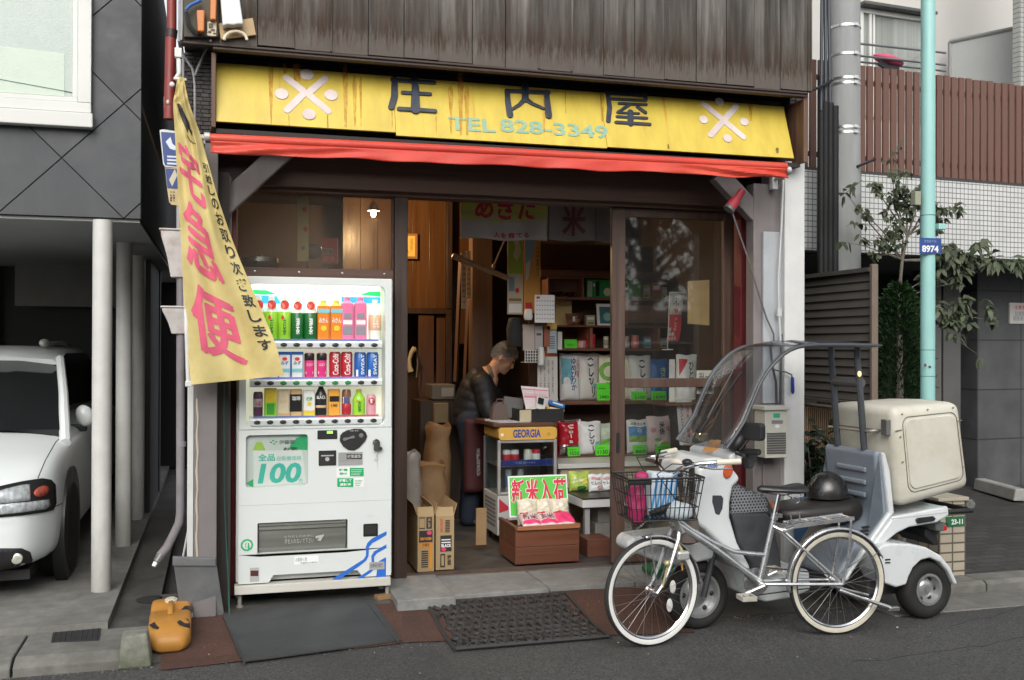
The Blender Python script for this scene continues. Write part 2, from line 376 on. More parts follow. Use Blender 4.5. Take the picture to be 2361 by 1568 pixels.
# ================================================================ SHOP BUILDING
def zstain(m,z0,z1,col,amt=0.9,scale=6.0,stretch=(3,3,0.6),spread=0.25):
 nt=m.node_tree;N=nt.nodes;L=nt.links;bs=N['Principled BSDF']
 src=bs.inputs['Base Color'].links[0].from_socket
 tc=N.new('ShaderNodeTexCoord');sp=N.new('ShaderNodeSeparateXYZ');L.new(tc.outputs['Object'],sp.inputs[0])
 mp=N.new('ShaderNodeMapping');mp.inputs['Scale'].default_value=stretch;L.new(tc.outputs['Object'],mp.inputs[0])
 n=N.new('ShaderNodeTexNoise');n.inputs['Scale'].default_value=scale;n.inputs['Detail'].default_value=8;n.inputs['Roughness'].default_value=0.7;L.new(mp.outputs[0],n.inputs[0])
 a=N.new('ShaderNodeMath');a.operation='MULTIPLY_ADD';L.new(n.outputs[0],a.inputs[0]);a.inputs[1].default_value=spread*4;a.inputs[2].default_value=-spread*2
 s=N.new('ShaderNodeMath');s.operation='ADD';L.new(sp.outputs[2],s.inputs[0]);L.new(a.outputs[0],s.inputs[1])
 r=N.new('ShaderNodeMapRange');L.new(s.outputs[0],r.inputs[0]);r.inputs[1].default_value=z0;r.inputs[2].default_value=z1;r.inputs[3].default_value=amt;r.inputs[4].default_value=0
 x=N.new('ShaderNodeMix');x.data_type='RGBA';L.new(r.outputs[0],x.inputs[0]);L.new(src,x.inputs[6]);x.inputs[7].default_value=(*col,1);L.new(x.outputs[2],bs.inputs['Base Color'])
 return m
zstain(COLP,0.05,0.45,(0.22,0.21,0.185),0.55,5.0,(5,5,2),0.10)
SB=thing('shop_building','old wooden shop house with weathered board upper storey and open shopfront','building',(1.8,6.3,0))
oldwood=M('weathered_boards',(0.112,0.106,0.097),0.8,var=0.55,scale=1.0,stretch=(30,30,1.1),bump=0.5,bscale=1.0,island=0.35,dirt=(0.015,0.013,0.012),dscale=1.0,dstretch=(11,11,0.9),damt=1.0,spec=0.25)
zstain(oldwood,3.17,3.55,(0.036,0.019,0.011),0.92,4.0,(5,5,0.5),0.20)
zstain(oldwood,3.16,3.26,(0.20,0.19,0.175),0.35,5.0,(16,16,2.0),0.10)
darkwood=wood('dark_brown_wood',(0.030,0.016,0.011),(0.058,0.032,0.022),'z',1.0,0.45,0.15)
darkwood_x=wood('dark_brown_beam',(0.062,0.030,0.020),(0.11,0.055,0.038),'x',1.0,0.5,0.15)
blackwood=wood('blackened_wood',(0.012,0.009,0.008),(0.030,0.020,0.016),'x',1.0,0.7,0.2)
stilem=wood('door_wood',(0.055,0.031,0.023),(0.105,0.062,0.046),'z',1.0,0.45,0.15)
panelw=wood('panel_wood',(0.075,0.032,0.011),(0.13,0.058,0.020),'z',0.6,0.35,0.1)
redpost=M('oxblood_paint',(0.12,0.012,0.016),0.45,var=0.15)
mauve=M('mauve_grey_paint',(0.18,0.16,0.16),0.55,var=0.12,scale=4,dirt=(0.10,0.08,0.075),dscale=2,damt=0.6,dstretch=(3,3,0.6))
greyblue=M('grey_blue_panel',(0.34,0.36,0.38),0.55,var=0.08,dirt=(0.2,0.19,0.18),dscale=2.5,damt=0.6,dstretch=(3,3,0.5))
whitewall=M('white_pillar_paint',(0.53,0.54,0.53),0.6,var=0.06,dirt=(0.40,0.39,0.36),dscale=2,damt=0.5,dstretch=(4,4,0.4))
UY=5.64 # face of the upper storey
zU=atY(1140,152,UY).z;xUL=atY(418,50,UY).x;xUR=atY(1872,100,UY).x
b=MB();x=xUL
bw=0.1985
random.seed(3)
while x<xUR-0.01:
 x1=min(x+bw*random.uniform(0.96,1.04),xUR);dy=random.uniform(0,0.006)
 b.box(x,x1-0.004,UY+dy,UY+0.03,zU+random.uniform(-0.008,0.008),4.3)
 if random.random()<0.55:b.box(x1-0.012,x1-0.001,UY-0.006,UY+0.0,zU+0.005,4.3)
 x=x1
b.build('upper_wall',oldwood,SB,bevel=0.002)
b=MB();b.box(xUL+0.01,xUR-0.01,UY+0.035,10.0,zU+0.01,4.35);b.build('wall',blackwood,SB)
b=MB();b.box(xUL,xUR-0.03,UY-0.010,UY+0.06,zU-0.018,zU-0.004);b.box(xUL+0.16,xUR-0.03,UY+0.0,UY+0.05,zU-0.034,zU-0.0185);b.build('eave_trim',wood('eave_wood',(0.020,0.012,0.010),(0.06,0.034,0.026),'x',1,0.6,0.2),SB,bevel=0.004)
# front wall strips either side of the sign and behind it
b=MB();b.box(-0.185,3.70,5.93,6.02,2.64,zU);b.build('fascia_wall',blackwood,SB)
tile=M('charred_tile',(0.045,0.038,0.038),0.6,var=0.5,scale=30,bump=0.3,island=0.5)
b=MB()
for k in range(26):
 z=2.60+k*0.0225
 for j in range(4):
  o=0.022*(k%2)
  b.box(-0.182+j*0.044+o*0.5,-0.182+j*0.044+0.040+o*0.5,5.87,5.90,z,z+0.0185)
b.build('wall_tiles',tile,SB);b=MB()
for k in range(22):
 z=2.66+k*0.0225
 for j in range(2):b.box(3.60+j*0.044,3.60+j*0.044+0.04,5.87,5.90,z,z+0.0185)
b.build('wall_tiles',tile,SB)
b=MB();b.box(-0.19,-0.012,5.89,5.93,2.55,zU-0.002);b.box(3.59,3.70,5.89,5.93,2.6,zU-0.002);b.build('wall_backing',blackwood,SB)
# lintel, door head, posts
LY=6.18
x0,x1,z0,z1=rect(560,352,1740,462,LY)
b=MB();b.box(0.0,3.60,LY,LY+0.04,atY(1140,452,LY).z,2.75);b.build('lintel',darkwood_x,SB,bevel=0.004);b=MB();b.box(0.0,3.6,6.021,6.179,2.66,2.70);b.build('lintel_soffit',blackwood,SB)
b=MB();zh=atY(1170,468,6.3).z;b.box(0.02,3.56,6.225,6.36,zh,zh+0.05);b.box(0.02,3.56,6.224,6.40,zh+0.052,2.8);b.build('door_head',darkwood_x,SB,bevel=0.003)
HZ=zh
b=MB();x0,x1,_,_=rect(905,640,935,1330,6.3);b.box(x0,x1,6.235,6.345,0.03,HZ-0.002);PX0,PX1=x0,x1;b.build('post',darkwood,SB,bevel=0.004)
b=MB();b.box(PX1-0.004,PX1+0.004,6.255,6.275,atY(930,528,6.26).z,atY(930,490,6.26).z);b.build('latch_plate',P('brass_pale',(0.5,0.47,0.36),0.5),SB)
# upper left window over the vending machine
wx0,wx1,wz0,wz1=rect(548,438,903,620,6.3)
b=MB();b.box(0.03,PX0-0.002,6.26,6.33,wz0-0.10,wz0);b.box(0.03,wx0,6.262,6.328,wz0+0.001,HZ-0.002);b.box(wx0+0.001,PX0-0.002,6.262,6.328,wz1,HZ-0.002);b.box(wx1,PX0-0.002,6.264,6.326,wz0+0.001,wz1-0.001)
wfr=b.build('window',darkwood_x,SB,bevel=0.004)
b=MB();b.box(wx0-0.003,wx1+0.003,6.293,6.297,wz0-0.003,wz1+0.003);b.build('pane',glass('window_glass',(0.80,0.80,0.77),1.5,0.13,(0.30,0.26,0.22)),wfr)  # brown film colour paints a hazy siding reflection onto this pane
b=MB();b.box(0.03,PX0-0.002,6.262,6.31,0.0,wz0-0.102);b.build('wall_below_window',blackwood,SB)
b=MB()
for k in range(4):b.ell((wx0+0.1+k*0.26,6.258,wz0-0.025),(0.007,0.004,0.007),8,6)
b.build('screw_heads',steel,wfr)
# left-hand corner: post, knee brace, oxblood strip, outer pillar and base
b=MB();b.box(0.005,0.075,6.04,6.15,0.02,2.46);b.build('pillar',mauve,SB,bevel=0.006)
b=MB();b.box(0.076,0.105,6.16,6.22,0.02,HZ);b.build('pillar_trim',redpost,SB,bevel=0.004);b=MB();b.box(atY(1708,800,6.1).x,3.60,6.10,6.20,0.02,HZ);b.build('pillar_trim',redpost,SB,bevel=0.004)
def knee(p0,p1,Y,w,t=0.08):
 a,c=atY(*p0,Y),atY(*p1,Y);d=(c-a);L=d.length;ang=math.atan2(d.z,d.x)
 b=MB();b.cbox(((a.x+c.x)/2,Y+t/2,(a.z+c.z)/2),(L,t,w),Matrix.Rotation(-ang,3,'Y'));return b
b=knee((508,478),(680,322),5.97,0.12);b.build('brace',mauve,SB,bevel=0.006)
b=knee((1660,398),(1772,520),5.865,0.115);b.build('brace',mauve,SB,bevel=0.006)
px0,px1,_,_=rect(432,890,500,1285,5.84)
b=MB();b.box(px0+0.035,px1,5.80,5.95,0.0,2.6);b.build('pillar',M('pillar_boards',(0.165,0.152,0.152),0.6,var=0.12,scale=6,dirt=(0.10,0.085,0.08),dscale=2,dstretch=(4,4,0.5),damt=0.5),SB,bevel=0.004)
b=MB();b.box(px0,px0+0.033,5.81,5.95,0.0,2.6);b.build('pillar_edge',whitewall,SB,bevel=0.004)
b=MB();b.tube([(px0+0.052+0.003*math.sin(k*1.7),5.798,0.30+k*0.05)for k in range(19)],[0.004+0.003*abs(math.sin(k*2.3))for k in range(19)],6);b.build('sealant_bead',P('old_sealant',(0.45,0.40,0.30),0.8),SB)
b=MB();b.box(px1+0.001,0.06,5.9,5.96,0.0,2.46);b.box(px0,px1,5.951,6.6,0,3.1);b.build('side_wall',blackwood,SB)
# right-hand pillars
qx0,qx1,_,_=rect(1755,700,1802,1100,5.84);rx0,rx1,_,_=rect(1809,700,1855,1100,5.80)
b=MB();b.box(qx0-0.045,qx1,5.86,5.96,0.02,2.55);b.build('pillar',mauve,SB,bevel=0.005)
b=MB();zA,zB=atY(1778,930,5.85).z,atY(1778,535,5.85).z;b.box(qx0+0.012,qx1-0.002,5.835,5.858,zA,zB);b.build('wall_panel',greyblue,SB,bevel=0.003)
b=MB();b.box(rx0,rx1,5.80,6.1,0.0,atY(1830,372,5.8).z);b.build('pillar',whitewall,SB,bevel=0.005)
b=MB();b.box(qx1+0.002,rx0-0.002,5.9,6.1,0.0,2.5);b.build('pillar_gap',blackwood,SB)
b=MB();b.box(atY(1732,800,6.05).x,3.6,6.0,6.09,0.02,2.5);b.build('pillar_flashing',M('grey_steel_strip',(0.25,0.25,0.26),0.5,var=0.1),SB,bevel=0.003)
b=MB();b.box(3.705,3.75,5.95,10,0,4.2);b.build('end_wall',blackwood,SB)
# sliding door
sx0,sx1,_,_=rect(1408,700,1438,1100,6.3);ex0,ex1,_,_=rect(1664,700,1706,1100,6.3)
dz0=atY(1500,503,6.3).z;dr0,dr1=atY(1550,893,6.3).z,atY(1550,872,6.3).z
dr=MB();dr.box(sx0,sx1,6.275,6.315,0.05,HZ-0.004);dr.box(ex0,ex1,6.275,6.315,0.05,HZ-0.004)
dr.box(sx1+0.001,ex0-0.001,6.277,6.313,dz0,HZ-0.004);dr.box(sx1+0.001,ex0-0.001,6.279,6.311,dr0,dr1);dr.box(sx1+0.001,ex0-0.001,6.279,6.311,0.05,0.20)
door=dr.build('sliding_door',stilem,SB,bevel=0.004)
gl=glass('door_glass',(0.90,0.91,0.89),1.5,0.015)
b=MB();b.box(sx1-0.004,ex0+0.004,6.293,6.297,dr1-0.003,dz0+0.003);b.build('pane',gl,door)
b=MB();b.box(sx1-0.004,ex0+0.004,6.293,6.297,0.197,dr0+0.003);b.build('pane',gl,door)
b=MB();zc=atY(1422,1018,6.27).z;b.rbox(sx0+0.03,sx0+0.055,6.270,6.276,zc-0.075,zc+0.06,0.01);b.build('handle',blackpl,door)
b=MB();b.box(ex1+0.002,3.475,6.24,6.34,0.03,HZ-0.002);b.build('post',darkwood,SB,bevel=0.003)
# sill, step, floor and interior shell
b=MB();b.box(PX1,3.47,6.30,6.42,0.001,0.035);b.build('sill',wood('sill_wood',(0.05,0.035,0.03),(0.12,0.09,0.075),'x',1,0.6),SB,bevel=0.006)
stepm=M('step_concrete',(0.215,0.215,0.205),0.85,var=0.2,scale=16,bump=0.35,bscale=80,dirt=(0.10,0.10,0.095),dscale=2.5,damt=0.7)
b=MB()
random.seed(5)
for(x0,x1,y0,h)in((0.985,1.33,5.70,0.045),(1.335,1.93,5.80,0.03),(1.935,2.50,5.83,0.028),(2.505,3.35,5.83,0.026)):
 b.slab([(x0,y0),(x1-0.004,y0+random.uniform(-0.02,0.02)),(x1-0.004,6.295),(x0,6.295)],-0.03,h)
b.build('step',stepm,SB,bevel=0.006)
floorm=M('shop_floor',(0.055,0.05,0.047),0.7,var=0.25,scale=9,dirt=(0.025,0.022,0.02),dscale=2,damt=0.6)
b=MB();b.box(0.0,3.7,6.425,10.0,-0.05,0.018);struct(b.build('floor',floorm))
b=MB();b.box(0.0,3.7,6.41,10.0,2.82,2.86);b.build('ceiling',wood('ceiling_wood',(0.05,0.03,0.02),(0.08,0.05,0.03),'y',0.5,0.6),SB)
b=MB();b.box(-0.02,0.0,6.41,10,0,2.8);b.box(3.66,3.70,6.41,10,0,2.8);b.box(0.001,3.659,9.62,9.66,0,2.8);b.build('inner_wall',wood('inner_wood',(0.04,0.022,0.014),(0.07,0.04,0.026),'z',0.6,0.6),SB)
# wood panelled partition at the back left, lit by the hanging bulb
PY=9.0
b=MB()
xa,xb=atY(790,600,PY).x,atY(1028,600,PY).x;zm=atY(980,716,PY).z
n=6
for i in range(n):b.box(xa+(xb-xa)*i/n+0.001,xa+(xb-xa)*(i+1)/n-0.001,PY,PY+0.03,zm+0.02,2.8)
xc,xd=atY(1042,600,PY).x,atY(1086,600,PY).x
b.box(xc,xd,PY+0.05,PY+0.08,zm-0.3,2.8)
b.build('panelling',panelw,SB,bevel=0.002)
b=MB();b.box(xa,xc,PY-0.02,PY+0.04,zm-0.03,zm+0.018);b.box(xb+0.002,xc-0.002,PY-0.03,PY+0.06,zm+0.019,2.8);b.box(xb+0.002,xc-0.002,PY-0.03,PY+0.06,0.02,zm-0.032);b.build('post',darkwood,SB,bevel=0.003)
b=MB();x1_,x2_,_,_=rect(965,740,1000,900,PY);b.box(x1_,x2_,PY,PY+0.03,0.9,zm-0.04);b.box(x2_+0.03,xb,PY+0.02,PY+0.03,0.02,zm-0.04);b.build('cupboard_door',wood('cupboard_wood',(0.07,0.032,0.016),(0.12,0.055,0.028),'z',0.7,0.4),SB)
# ================================================================ SIGN BOARD
SG=thing('shop_sign','long yellow shop sign with navy characters and white rice emblems, rust streaked','sign',(1.8,5.75,2.7))
SYb,SYt=5.70,5.83
szb=atY(1160,323,SYb).z;szt=szb+0.365
def onsign(px,py):
 d=ray(px,py);n=V((0,szt-szb,-(SYt-SYb)));t=n.dot(V((0,SYb,szb))-CAMPOS)/n.dot(d);p=CAMPOS+d*t
 return p.x,(p.z-szb)/(szt-szb)*math.hypot(szt-szb,SYt-SYb)
_sl=math.hypot(szt-szb,SYt-SYb);_sn=V((0,-(szt-szb),(SYt-SYb))).normalized()
def S3(a,c,lift=0.0):
 p=V((a,SYb+(SYt-SYb)*c/_sl,szb+(szt-szb)*c/_sl));return p+_sn*lift
yel=M('sign_yellow',(0.56,0.43,0.060),0.4,var=0.10,scale=1.0,stretch=(9,9,0.7),dirt=(0.42,0.27,0.03),dscale=1.0,dstretch=(12,12,0.8),damt=0.45)
def rust_streaks(m,xs):
 nt=m.node_tree;N=nt.nodes;L=nt.links;bs=N['Principled BSDF'];src=bs.inputs['Base Color'].links[0].from_socket
 tc=N.new('ShaderNodeTexCoord');mp=N.new('ShaderNodeMapping');mp.inputs['Scale'].default_value=(26,0.01,1.1);L.new(tc.outputs['Object'],mp.inputs[0])
 n=N.new('ShaderNodeTexNoise');n.inputs['Scale'].default_value=1.0;n.inputs['Detail'].default_value=3;L.new(mp.outputs[0],n.inputs[0])
 r=N.new('ShaderNodeMapRange');L.new(n.outputs[0],r.inputs[0]);r.inputs[1].default_value=0.62;r.inputs[2].default_value=0.76;r.inputs[3].default_value=0;r.inputs[4].default_value=0.85
 mp2=N.new('ShaderNodeMapping');mp2.inputs['Scale'].default_value=(1.6,0.01,0.01);L.new(tc.outputs['Object'],mp2.inputs[0])
 n2=N.new('ShaderNodeTexNoise');n2.inputs['Scale'].default_value=1.0;L.new(mp2.outputs[0],n2.inputs[0])
 r2=N.new('ShaderNodeMapRange');L.new(n2.outputs[0],r2.inputs[0]);r2.inputs[1].default_value=0.42;r2.inputs[2].default_value=0.55
 mu=N.new('ShaderNodeMath');mu.operation='MULTIPLY';L.new(r.outputs[0],mu.inputs[0]);L.new(r2.outputs[0],mu.inputs[1])
 x=N.new('ShaderNodeMix');x.data_type='RGBA';L.new(mu.outputs[0],x.inputs[0]);L.new(src,x.inputs[6]);x.inputs[7].default_value=(0.48,0.17,0.02,1);L.new(x.outputs[2],bs.inputs['Base Color'])
rust_streaks(yel,None)
sxL,sxR=onsign(498,250)[0],onsign(1824,330)[0]
s1,s2,s3=onsign(910,260)[0],onsign(1392,280)[0],onsign(1760,300)[0]
for k,(x0,x1,up)in enumerate(((sxL,s1,0.006),(s1,s2,-0.012),(s2,s3,-0.004),(s3,sxR,-0.002))):
 b=MB();b.prism([(x0+0.001,up),(x1-0.001,up),(x1-0.001,_sl-0.01),(x0+0.001,_sl-0.01)],lambda a,c,d,k=k:tuple(S3(a,c,-0.012+d*0.012+(0.003 if k%2==0 else 0))));b.build('sign_panel',yel,SG,bevel=0.001)
def z4(x,y):return(760+x*0.4913)*0.61484,(100+y*0.4913)*0.61484
def z5(x,y):return(1860+x*0.5083)*0.61484,(100+y*0.5083)*0.61484
navyp=M('sign_navy',(0.016,0.022,0.042),0.4,var=0.3,scale=20,dirt=(0.10,0.12,0.14),dscale=9,damt=0.35)
wem=M('emblem_white',(0.60,0.52,0.50),0.55,var=0.08,dirt=(0.35,0.25,0.22),dscale=7,damt=0.5)
tel=M('sign_teal',(0.22,0.38,0.28),0.5,var=0.1,dirt=(0.36,0.42,0.20),dscale=12,damt=0.5)
def strokes(b,Z,L,lift=0.012):
 for pts,w in L:
  q=[onsign(*Z(*p))for p in pts];k=0.61484*0.4913*5.9/2335*1.0
  ww=[v*k for v in w]if isinstance(w,(list,tuple))else w*k
  lf=lift+random.uniform(-0.0025,0.0025)
  b.capsule2(q,ww,0,0,None,lambda a,c,d,lf=lf:tuple(S3(a,c,0.001+d*lf)))
random.seed(11)
for Z,L in((z4,[([(1612,395),(1612,432)],26),([(1447,412),(1765,432)],17),([(1465,412),(1462,540),(1438,622)],[22,26,24]),([(1525,508),(1735,520)],15),([(1622,462),(1622,640)],[28,36]),([(1497,632),(1772,650)],17)]),
   (z5,[([(80,482),(86,560),(102,655)],[20,23,26]),([(75,478),(385,492)],17),([(372,490),(377,570),(386,660)],[20,24,28]),([(213,440),(213,540)],27),([(213,535),(170,580),(118,612)],[20,15,12]),([(213,535),(270,575),(348,608)],[20,15,12])]),
   (z5,[([(815,493),(1102,512)],16),([(1100,510),(1100,548)],16),([(840,538),(1100,552)],12),([(822,493),(836,600),(826,700)],[18,21,20]),([(905,572),(1105,582)],11),([(985,580),(895,637)],12),([(1040,598),(1100,640)],14),([(900,640),(1050,646)],10),([(890,668),(1110,680)],13),([(990,635),(990,720)],26),([(882,710),(1132,726)],14)])):
 b=MB();strokes(b,Z,L);b.build('character',navyp,SG,bevel=0.003)
def emblem(Z,arms,dots,w,r):
 b=MB();strokes(b,Z,[(a,w)for a in arms],0.008)
 for c in dots:
  q=onsign(*Z(*c));R=r*0.61484*0.4913*5.9/2335
  b.prism([(q[0]+R*1.08*math.cos(i*math.pi/14),q[1]+R*math.sin(i*math.pi/14))for i in range(28)],lambda a,c_,d:tuple(S3(a,c_,0.001+d*0.009)))
 b.build('emblem',wem,SG,bevel=0.003)
emblem(z4,[[(640,395),(780,505)],[(780,505),(645,640)],[(935,400),(800,515)],[(800,515),(958,648)]],[(795,372),(602,518),(980,527),(812,674)],27,46)
emblem(z5,[[(1528,572),(1822,818)],[(1768,592),(1582,803)]],[(1646,558),(1528,690),(1828,706),(1705,828)],27,38)
b=MB();a0=onsign(1035,303);a1=onsign(1140,270);b.text('TEL',a0[0],a1[0],onsign(1085,303)[1],onsign(1085,273)[1],0,bold=0.02,fn=lambda a,c:tuple(S3(a,c,0.004)))
b.text('828-3349',onsign(1155,310)[0],onsign(1402,310)[0],onsign(1280,313)[1],onsign(1280,283)[1],0,bold=0.02,fn=lambda a,c:tuple(S3(a,c,0.004)));b.build('phone_number',tel,SG)
# rust and soot running down the panels
def stain(name,col,amt):
 m=bpy.data.materials.new(name);m.use_nodes=True;N=m.node_tree.nodes;L=m.node_tree.links;bs=N['Principled BSDF'];bs.inputs['Base Color'].default_value=(*col,1);bs.inputs['Roughness'].default_value=0.7
 t=N.new('ShaderNodeBsdfTransparent');mx=N.new('ShaderNodeMixShader');tc=N.new('ShaderNodeTexCoord');mp=N.new('ShaderNodeMapping');mp.inputs['Scale'].default_value=(60,60,2.5);n=N.new('ShaderNodeTexNoise');n.inputs['Scale'].default_value=1;n.inputs['Detail'].default_value=5
 r=N.new('ShaderNodeMapRange');r.inputs[1].default_value=0.3;r.inputs[2].default_value=0.7;r.inputs[3].default_value=amt*0.2;r.inputs[4].default_value=amt
 L.new(tc.outputs['Object'],mp.inputs[0]);L.new(mp.outputs[0],n.inputs[0]);L.new(n.outputs[0],r.inputs[0]);L.new(r.outputs[0],mx.inputs[0]);L.new(t.outputs[0],mx.inputs[1]);L.new(bs.outputs[0],mx.inputs[2]);L.new(mx.outputs[0],N['Material Output'].inputs[0]);return m
rustm,sootm=stain('rust_stain',(0.50,0.20,0.02),0.62),stain('soot_stain',(0.05,0.04,0.02),0.8)
for Z,L in((z4,((500,540,275,750,0.2,rustm),(690,745,280,420,0.9,rustm),(610,640,290,360,0.8,rustm),(1068,1108,295,770,0.45,rustm),(1142,1176,380,765,0.4,rustm),(1195,1215,390,765,0.3,rustm),(1435,1450,330,770,0.5,rustm),(1870,1912,455,690,0.35,rustm),(1880,1905,690,820,0.3,rustm),(1945,1990,350,830,0.35,rustm),(1995,2035,460,830,0.35,rustm),(1775,1785,660,810,0.4,rustm),(655,660,672,765,1.0,sootm),(949,956,676,775,1.0,sootm),(790,800,470,550,1,rustm))),
   (z5,((765,795,480,700,0.4,rustm),(1860,1890,560,700,0.4,rustm),(1700,1712,520,560,0.5,rustm),(345,360,480,780,0.5,rustm),(505,515,470,640,0.5,rustm),(2060,2085,895,935,0.7,sootm),(1262,1275,870,905,1,sootm)))):
 for(xa,xb,ya,yb,taper,mt_)in L:
  xm=(xa+xb)/2;hw=(xb-xa)/2;b=MB();P_=[onsign(*Z(xm-hw*0.6,ya)),onsign(*Z(xm+hw*0.6,ya)),onsign(*Z(xm+hw,ya+(yb-ya)*0.2)),onsign(*Z(xm+hw*taper+3,yb)),onsign(*Z(xm-hw*taper+3,yb)),onsign(*Z(xm-hw,ya+(yb-ya)*0.2))]
  b.add([tuple(S3(a,c,0.0045))for a,c in P_],[tuple(range(6))]);b.build('stain',mt_,SG)
# wooden surround of the sign
b=MB();x0,x1,z0,z1=rect(487,104,498,296,SYb);b.box(x0,x1,SYb-0.02,SYb+0.16,szb-0.03,zU-0.04);b.build('sign_frame',wood('frame_wood',(0.07,0.035,0.02),(0.16,0.085,0.055),'z',1,0.6,0.2),SG,bevel=0.004);b=MB();b.box(sxR+0.045,sxR+0.075,SYb-0.04,SYb+0.16,szb-0.03,zU-0.04);b.build('sign_frame',wood('frame_wood',(0.07,0.035,0.02),(0.16,0.085,0.055),'z',1,0.6,0.2),SG,bevel=0.004)
b=MB();b.box(x1,sxR+0.05,SYb+0.01,SYb+0.20,szb-0.055,szb-0.03);b.box(x1,sxR+0.05,SYt+0.03,SYt+0.06,szb,zU-0.05);b.build('sign_back',blackwood,SG)
# ================================================================ AWNING
AY=5.60
redc=M('awning_cloth',(0.50,0.040,0.024),0.55,var=0.14,scale=3,dirt=(0.58,0.085,0.045),dscale=1.5,dstretch=(1,1,4),damt=0.8,bump=0.15,bscale=60)
AW=thing('awning','rolled up red awning with a short wavy valance below the yellow sign','awning',(1.8,AY,2.5))
aL,aR=atY(484,322,AY),atY(1812,386,AY);az=(aL.z+aR.z)/2
b=MB();b.tube([(aL.x,AY,aL.z+0.008),(1.3,AY,az+0.007),(aR.x,AY,aR.z+0.004)],0.025,16);b.build('roller',redc,AW)
b=MB();nx=120;top=[]
for i in range(nx+1):
 t=i/nx;x=aL.x+0.005+(aR.x-aL.x-0.012)*t;zt=aL.z+(aR.z-aL.z)*t-0.012
 col=[]
 for j in range(9):
  u=j/8;w=0.010*math.sin(t*31+1.3*math.sin(t*9))*u+0.006*math.sin(t*70+u*2)*u*(1-t*0.5);hl=0.064+0.004*math.sin(t*23)+0.003*math.sin(t*51)
  diag=0.011*math.sin(18*(t*1.6+u*0.25))*math.exp(-((t-0.08)/0.13)**2)*2+0.012*math.sin(26*(t*1.4-u*0.25))*math.exp(-((t-0.93)/0.10)**2)*2
  col.append((x,AY-0.030+w+diag*u*(1.2-u)*2.2-0.006*u,zt-hl*u))
 top.append(col)
vs=[p for c in top for p in c];b.add(vs,[(i*9+j,(i+1)*9+j,(i+1)*9+j+1,i*9+j+1)for i in range(nx)for j in range(8)],None,True)
o=b.build('valance',redc,AW);md=o.modifiers.new('solid','SOLIDIFY');md.thickness=0.002
for sx,s in((aL.x,-1),(aR.x,1)):
 b=MB();b.tube([(sx,AY,az),(sx+s*0.03,AY,az)],0.022,12);b.tube([(sx+s*0.03,AY,az),(sx+s*0.045,AY+0.02,az-0.01),(sx+s*0.045,AY+0.25,az-0.03)],0.013,8);b.box(sx+s*0.045-0.02,sx+s*0.045+0.02,AY+0.20,AY+0.24,az-0.09,az+0.05);b.build('bracket',M('bracket_grey',(0.5,0.5,0.49),0.5,0.2),AW,bevel=0.003)

# ================================================================ LEFT: CAR IN THE CARPORT
carp=M('car_paint',(0.72,0.76,0.76),0.32,var=0.01,coat=0.12,rvar=0.02)
carglass=M('car_glass',(0.012,0.014,0.015),0.06,var=0.1,rvar=0.02,spec=0.6)
CAR=thing('parked_car','white estate car parked nose out under the slate clad house','car',(-1.72,7.9,0.035))
CXC=-1.735;CY0=6.13 # centre line and nose of the car
from mathutils.bvhtree import BVHTree
secs=[ # y from the nose, half width, z bottom, z shoulder, z centre
 (0.00,0.60,0.26,0.63,0.655),(0.05,0.73,0.21,0.69,0.715),(0.20,0.80,0.195,0.755,0.785),(0.45,0.835,0.195,0.815,0.85),
 (0.85,0.85,0.195,0.88,0.92),(1.2,0.85,0.195,0.925,0.965),(1.6,0.85,0.195,0.945,0.99),(3.0,0.85,0.195,0.96,1.0),(4.4,0.83,0.22,0.95,1.0),(4.55,0.78,0.28,0.92,0.95)]
b=MB();rings=[]
for(y,w,z0,zs_,zc)in secs:
 prof=[(0.0,z0),(0.5*w,z0),(0.88*w,z0+0.01),(0.985*w,z0+0.07),(1.0*w,z0+0.20),(1.0*w,(z0+zs_)/2+0.06),(0.985*w,zs_-0.09),(0.94*w,zs_-0.02),(0.84*w,zs_+0.003),(0.6*w,(zs_+zc)/2+0.008),(0.3*w,zc),(0.0,zc+0.003)]
 cv=lambda x:(0.16*(abs(x)/0.845)**2.6 if y<0.3 else 0)
 rings.append([(CXC+x,CY0+y+cv(x),z)for x,z in prof]+[(CXC-x,CY0+y+cv(x),z)for x,z in prof[-2:0:-1]])
b.loft(rings);body=b.build('body',carp,CAR,auto=80,sub=2)
dgx=bpy.context.evaluated_depsgraph_get();dgx.update()
def bvh_of(o):
 ev=o.evaluated_get(dgx);me=ev.to_mesh();m=wm(o);t=BVHTree.FromPolygons([m@v.co for v in me.vertices],[tuple(p.vertices)for p in me.polygons]);ev.to_mesh_clear();return t
TB=bvh_of(body)
def hpt(px,py,off=0.0):
 d=ray(px,py).normalized();r=TB.ray_cast(CAMPOS,d)
 if r[0]is None:r=TB.find_nearest(CAMPOS+d*6.6)
 n=r[1]if r[1].dot(d)<0 else-r[1]
 return r[0]+n*off
def lamp_sheet(P2,off,th,m,name,par,L=14):
 pts,fs=subdivide2(P2,[list(range(len(P2)))],L);b=MB();b.add([hpt(x,y,off)for x,y in pts],fs,None,True);o=b.build(name,m,par)
 md=o.modifiers.new('solid','SOLIDIFY');md.thickness=th;md.offset=0;return o
hl=lamp_sheet([(-40,1131),(0,1123),(50,1112),(95,1104),(115,1107),(125,1118),(127,1160),(120,1176),(100,1181),(50,1188),(0,1192),(-40,1194)],0.004,0.012,blackpl,'headlight',CAR)
refl=M('lamp_reflector',(0.56,0.60,0.62),0.15,0.35,var=0.35,scale=14,stretch=(3,3,1),bump=0.35,bscale=18,coat=0.5)
lamp_sheet([(-40,1140),(0,1133),(50,1121),(66,1119),(66,1155),(30,1158),(0,1160),(-40,1164)],0.012,0.006,refl,'lens',hl)
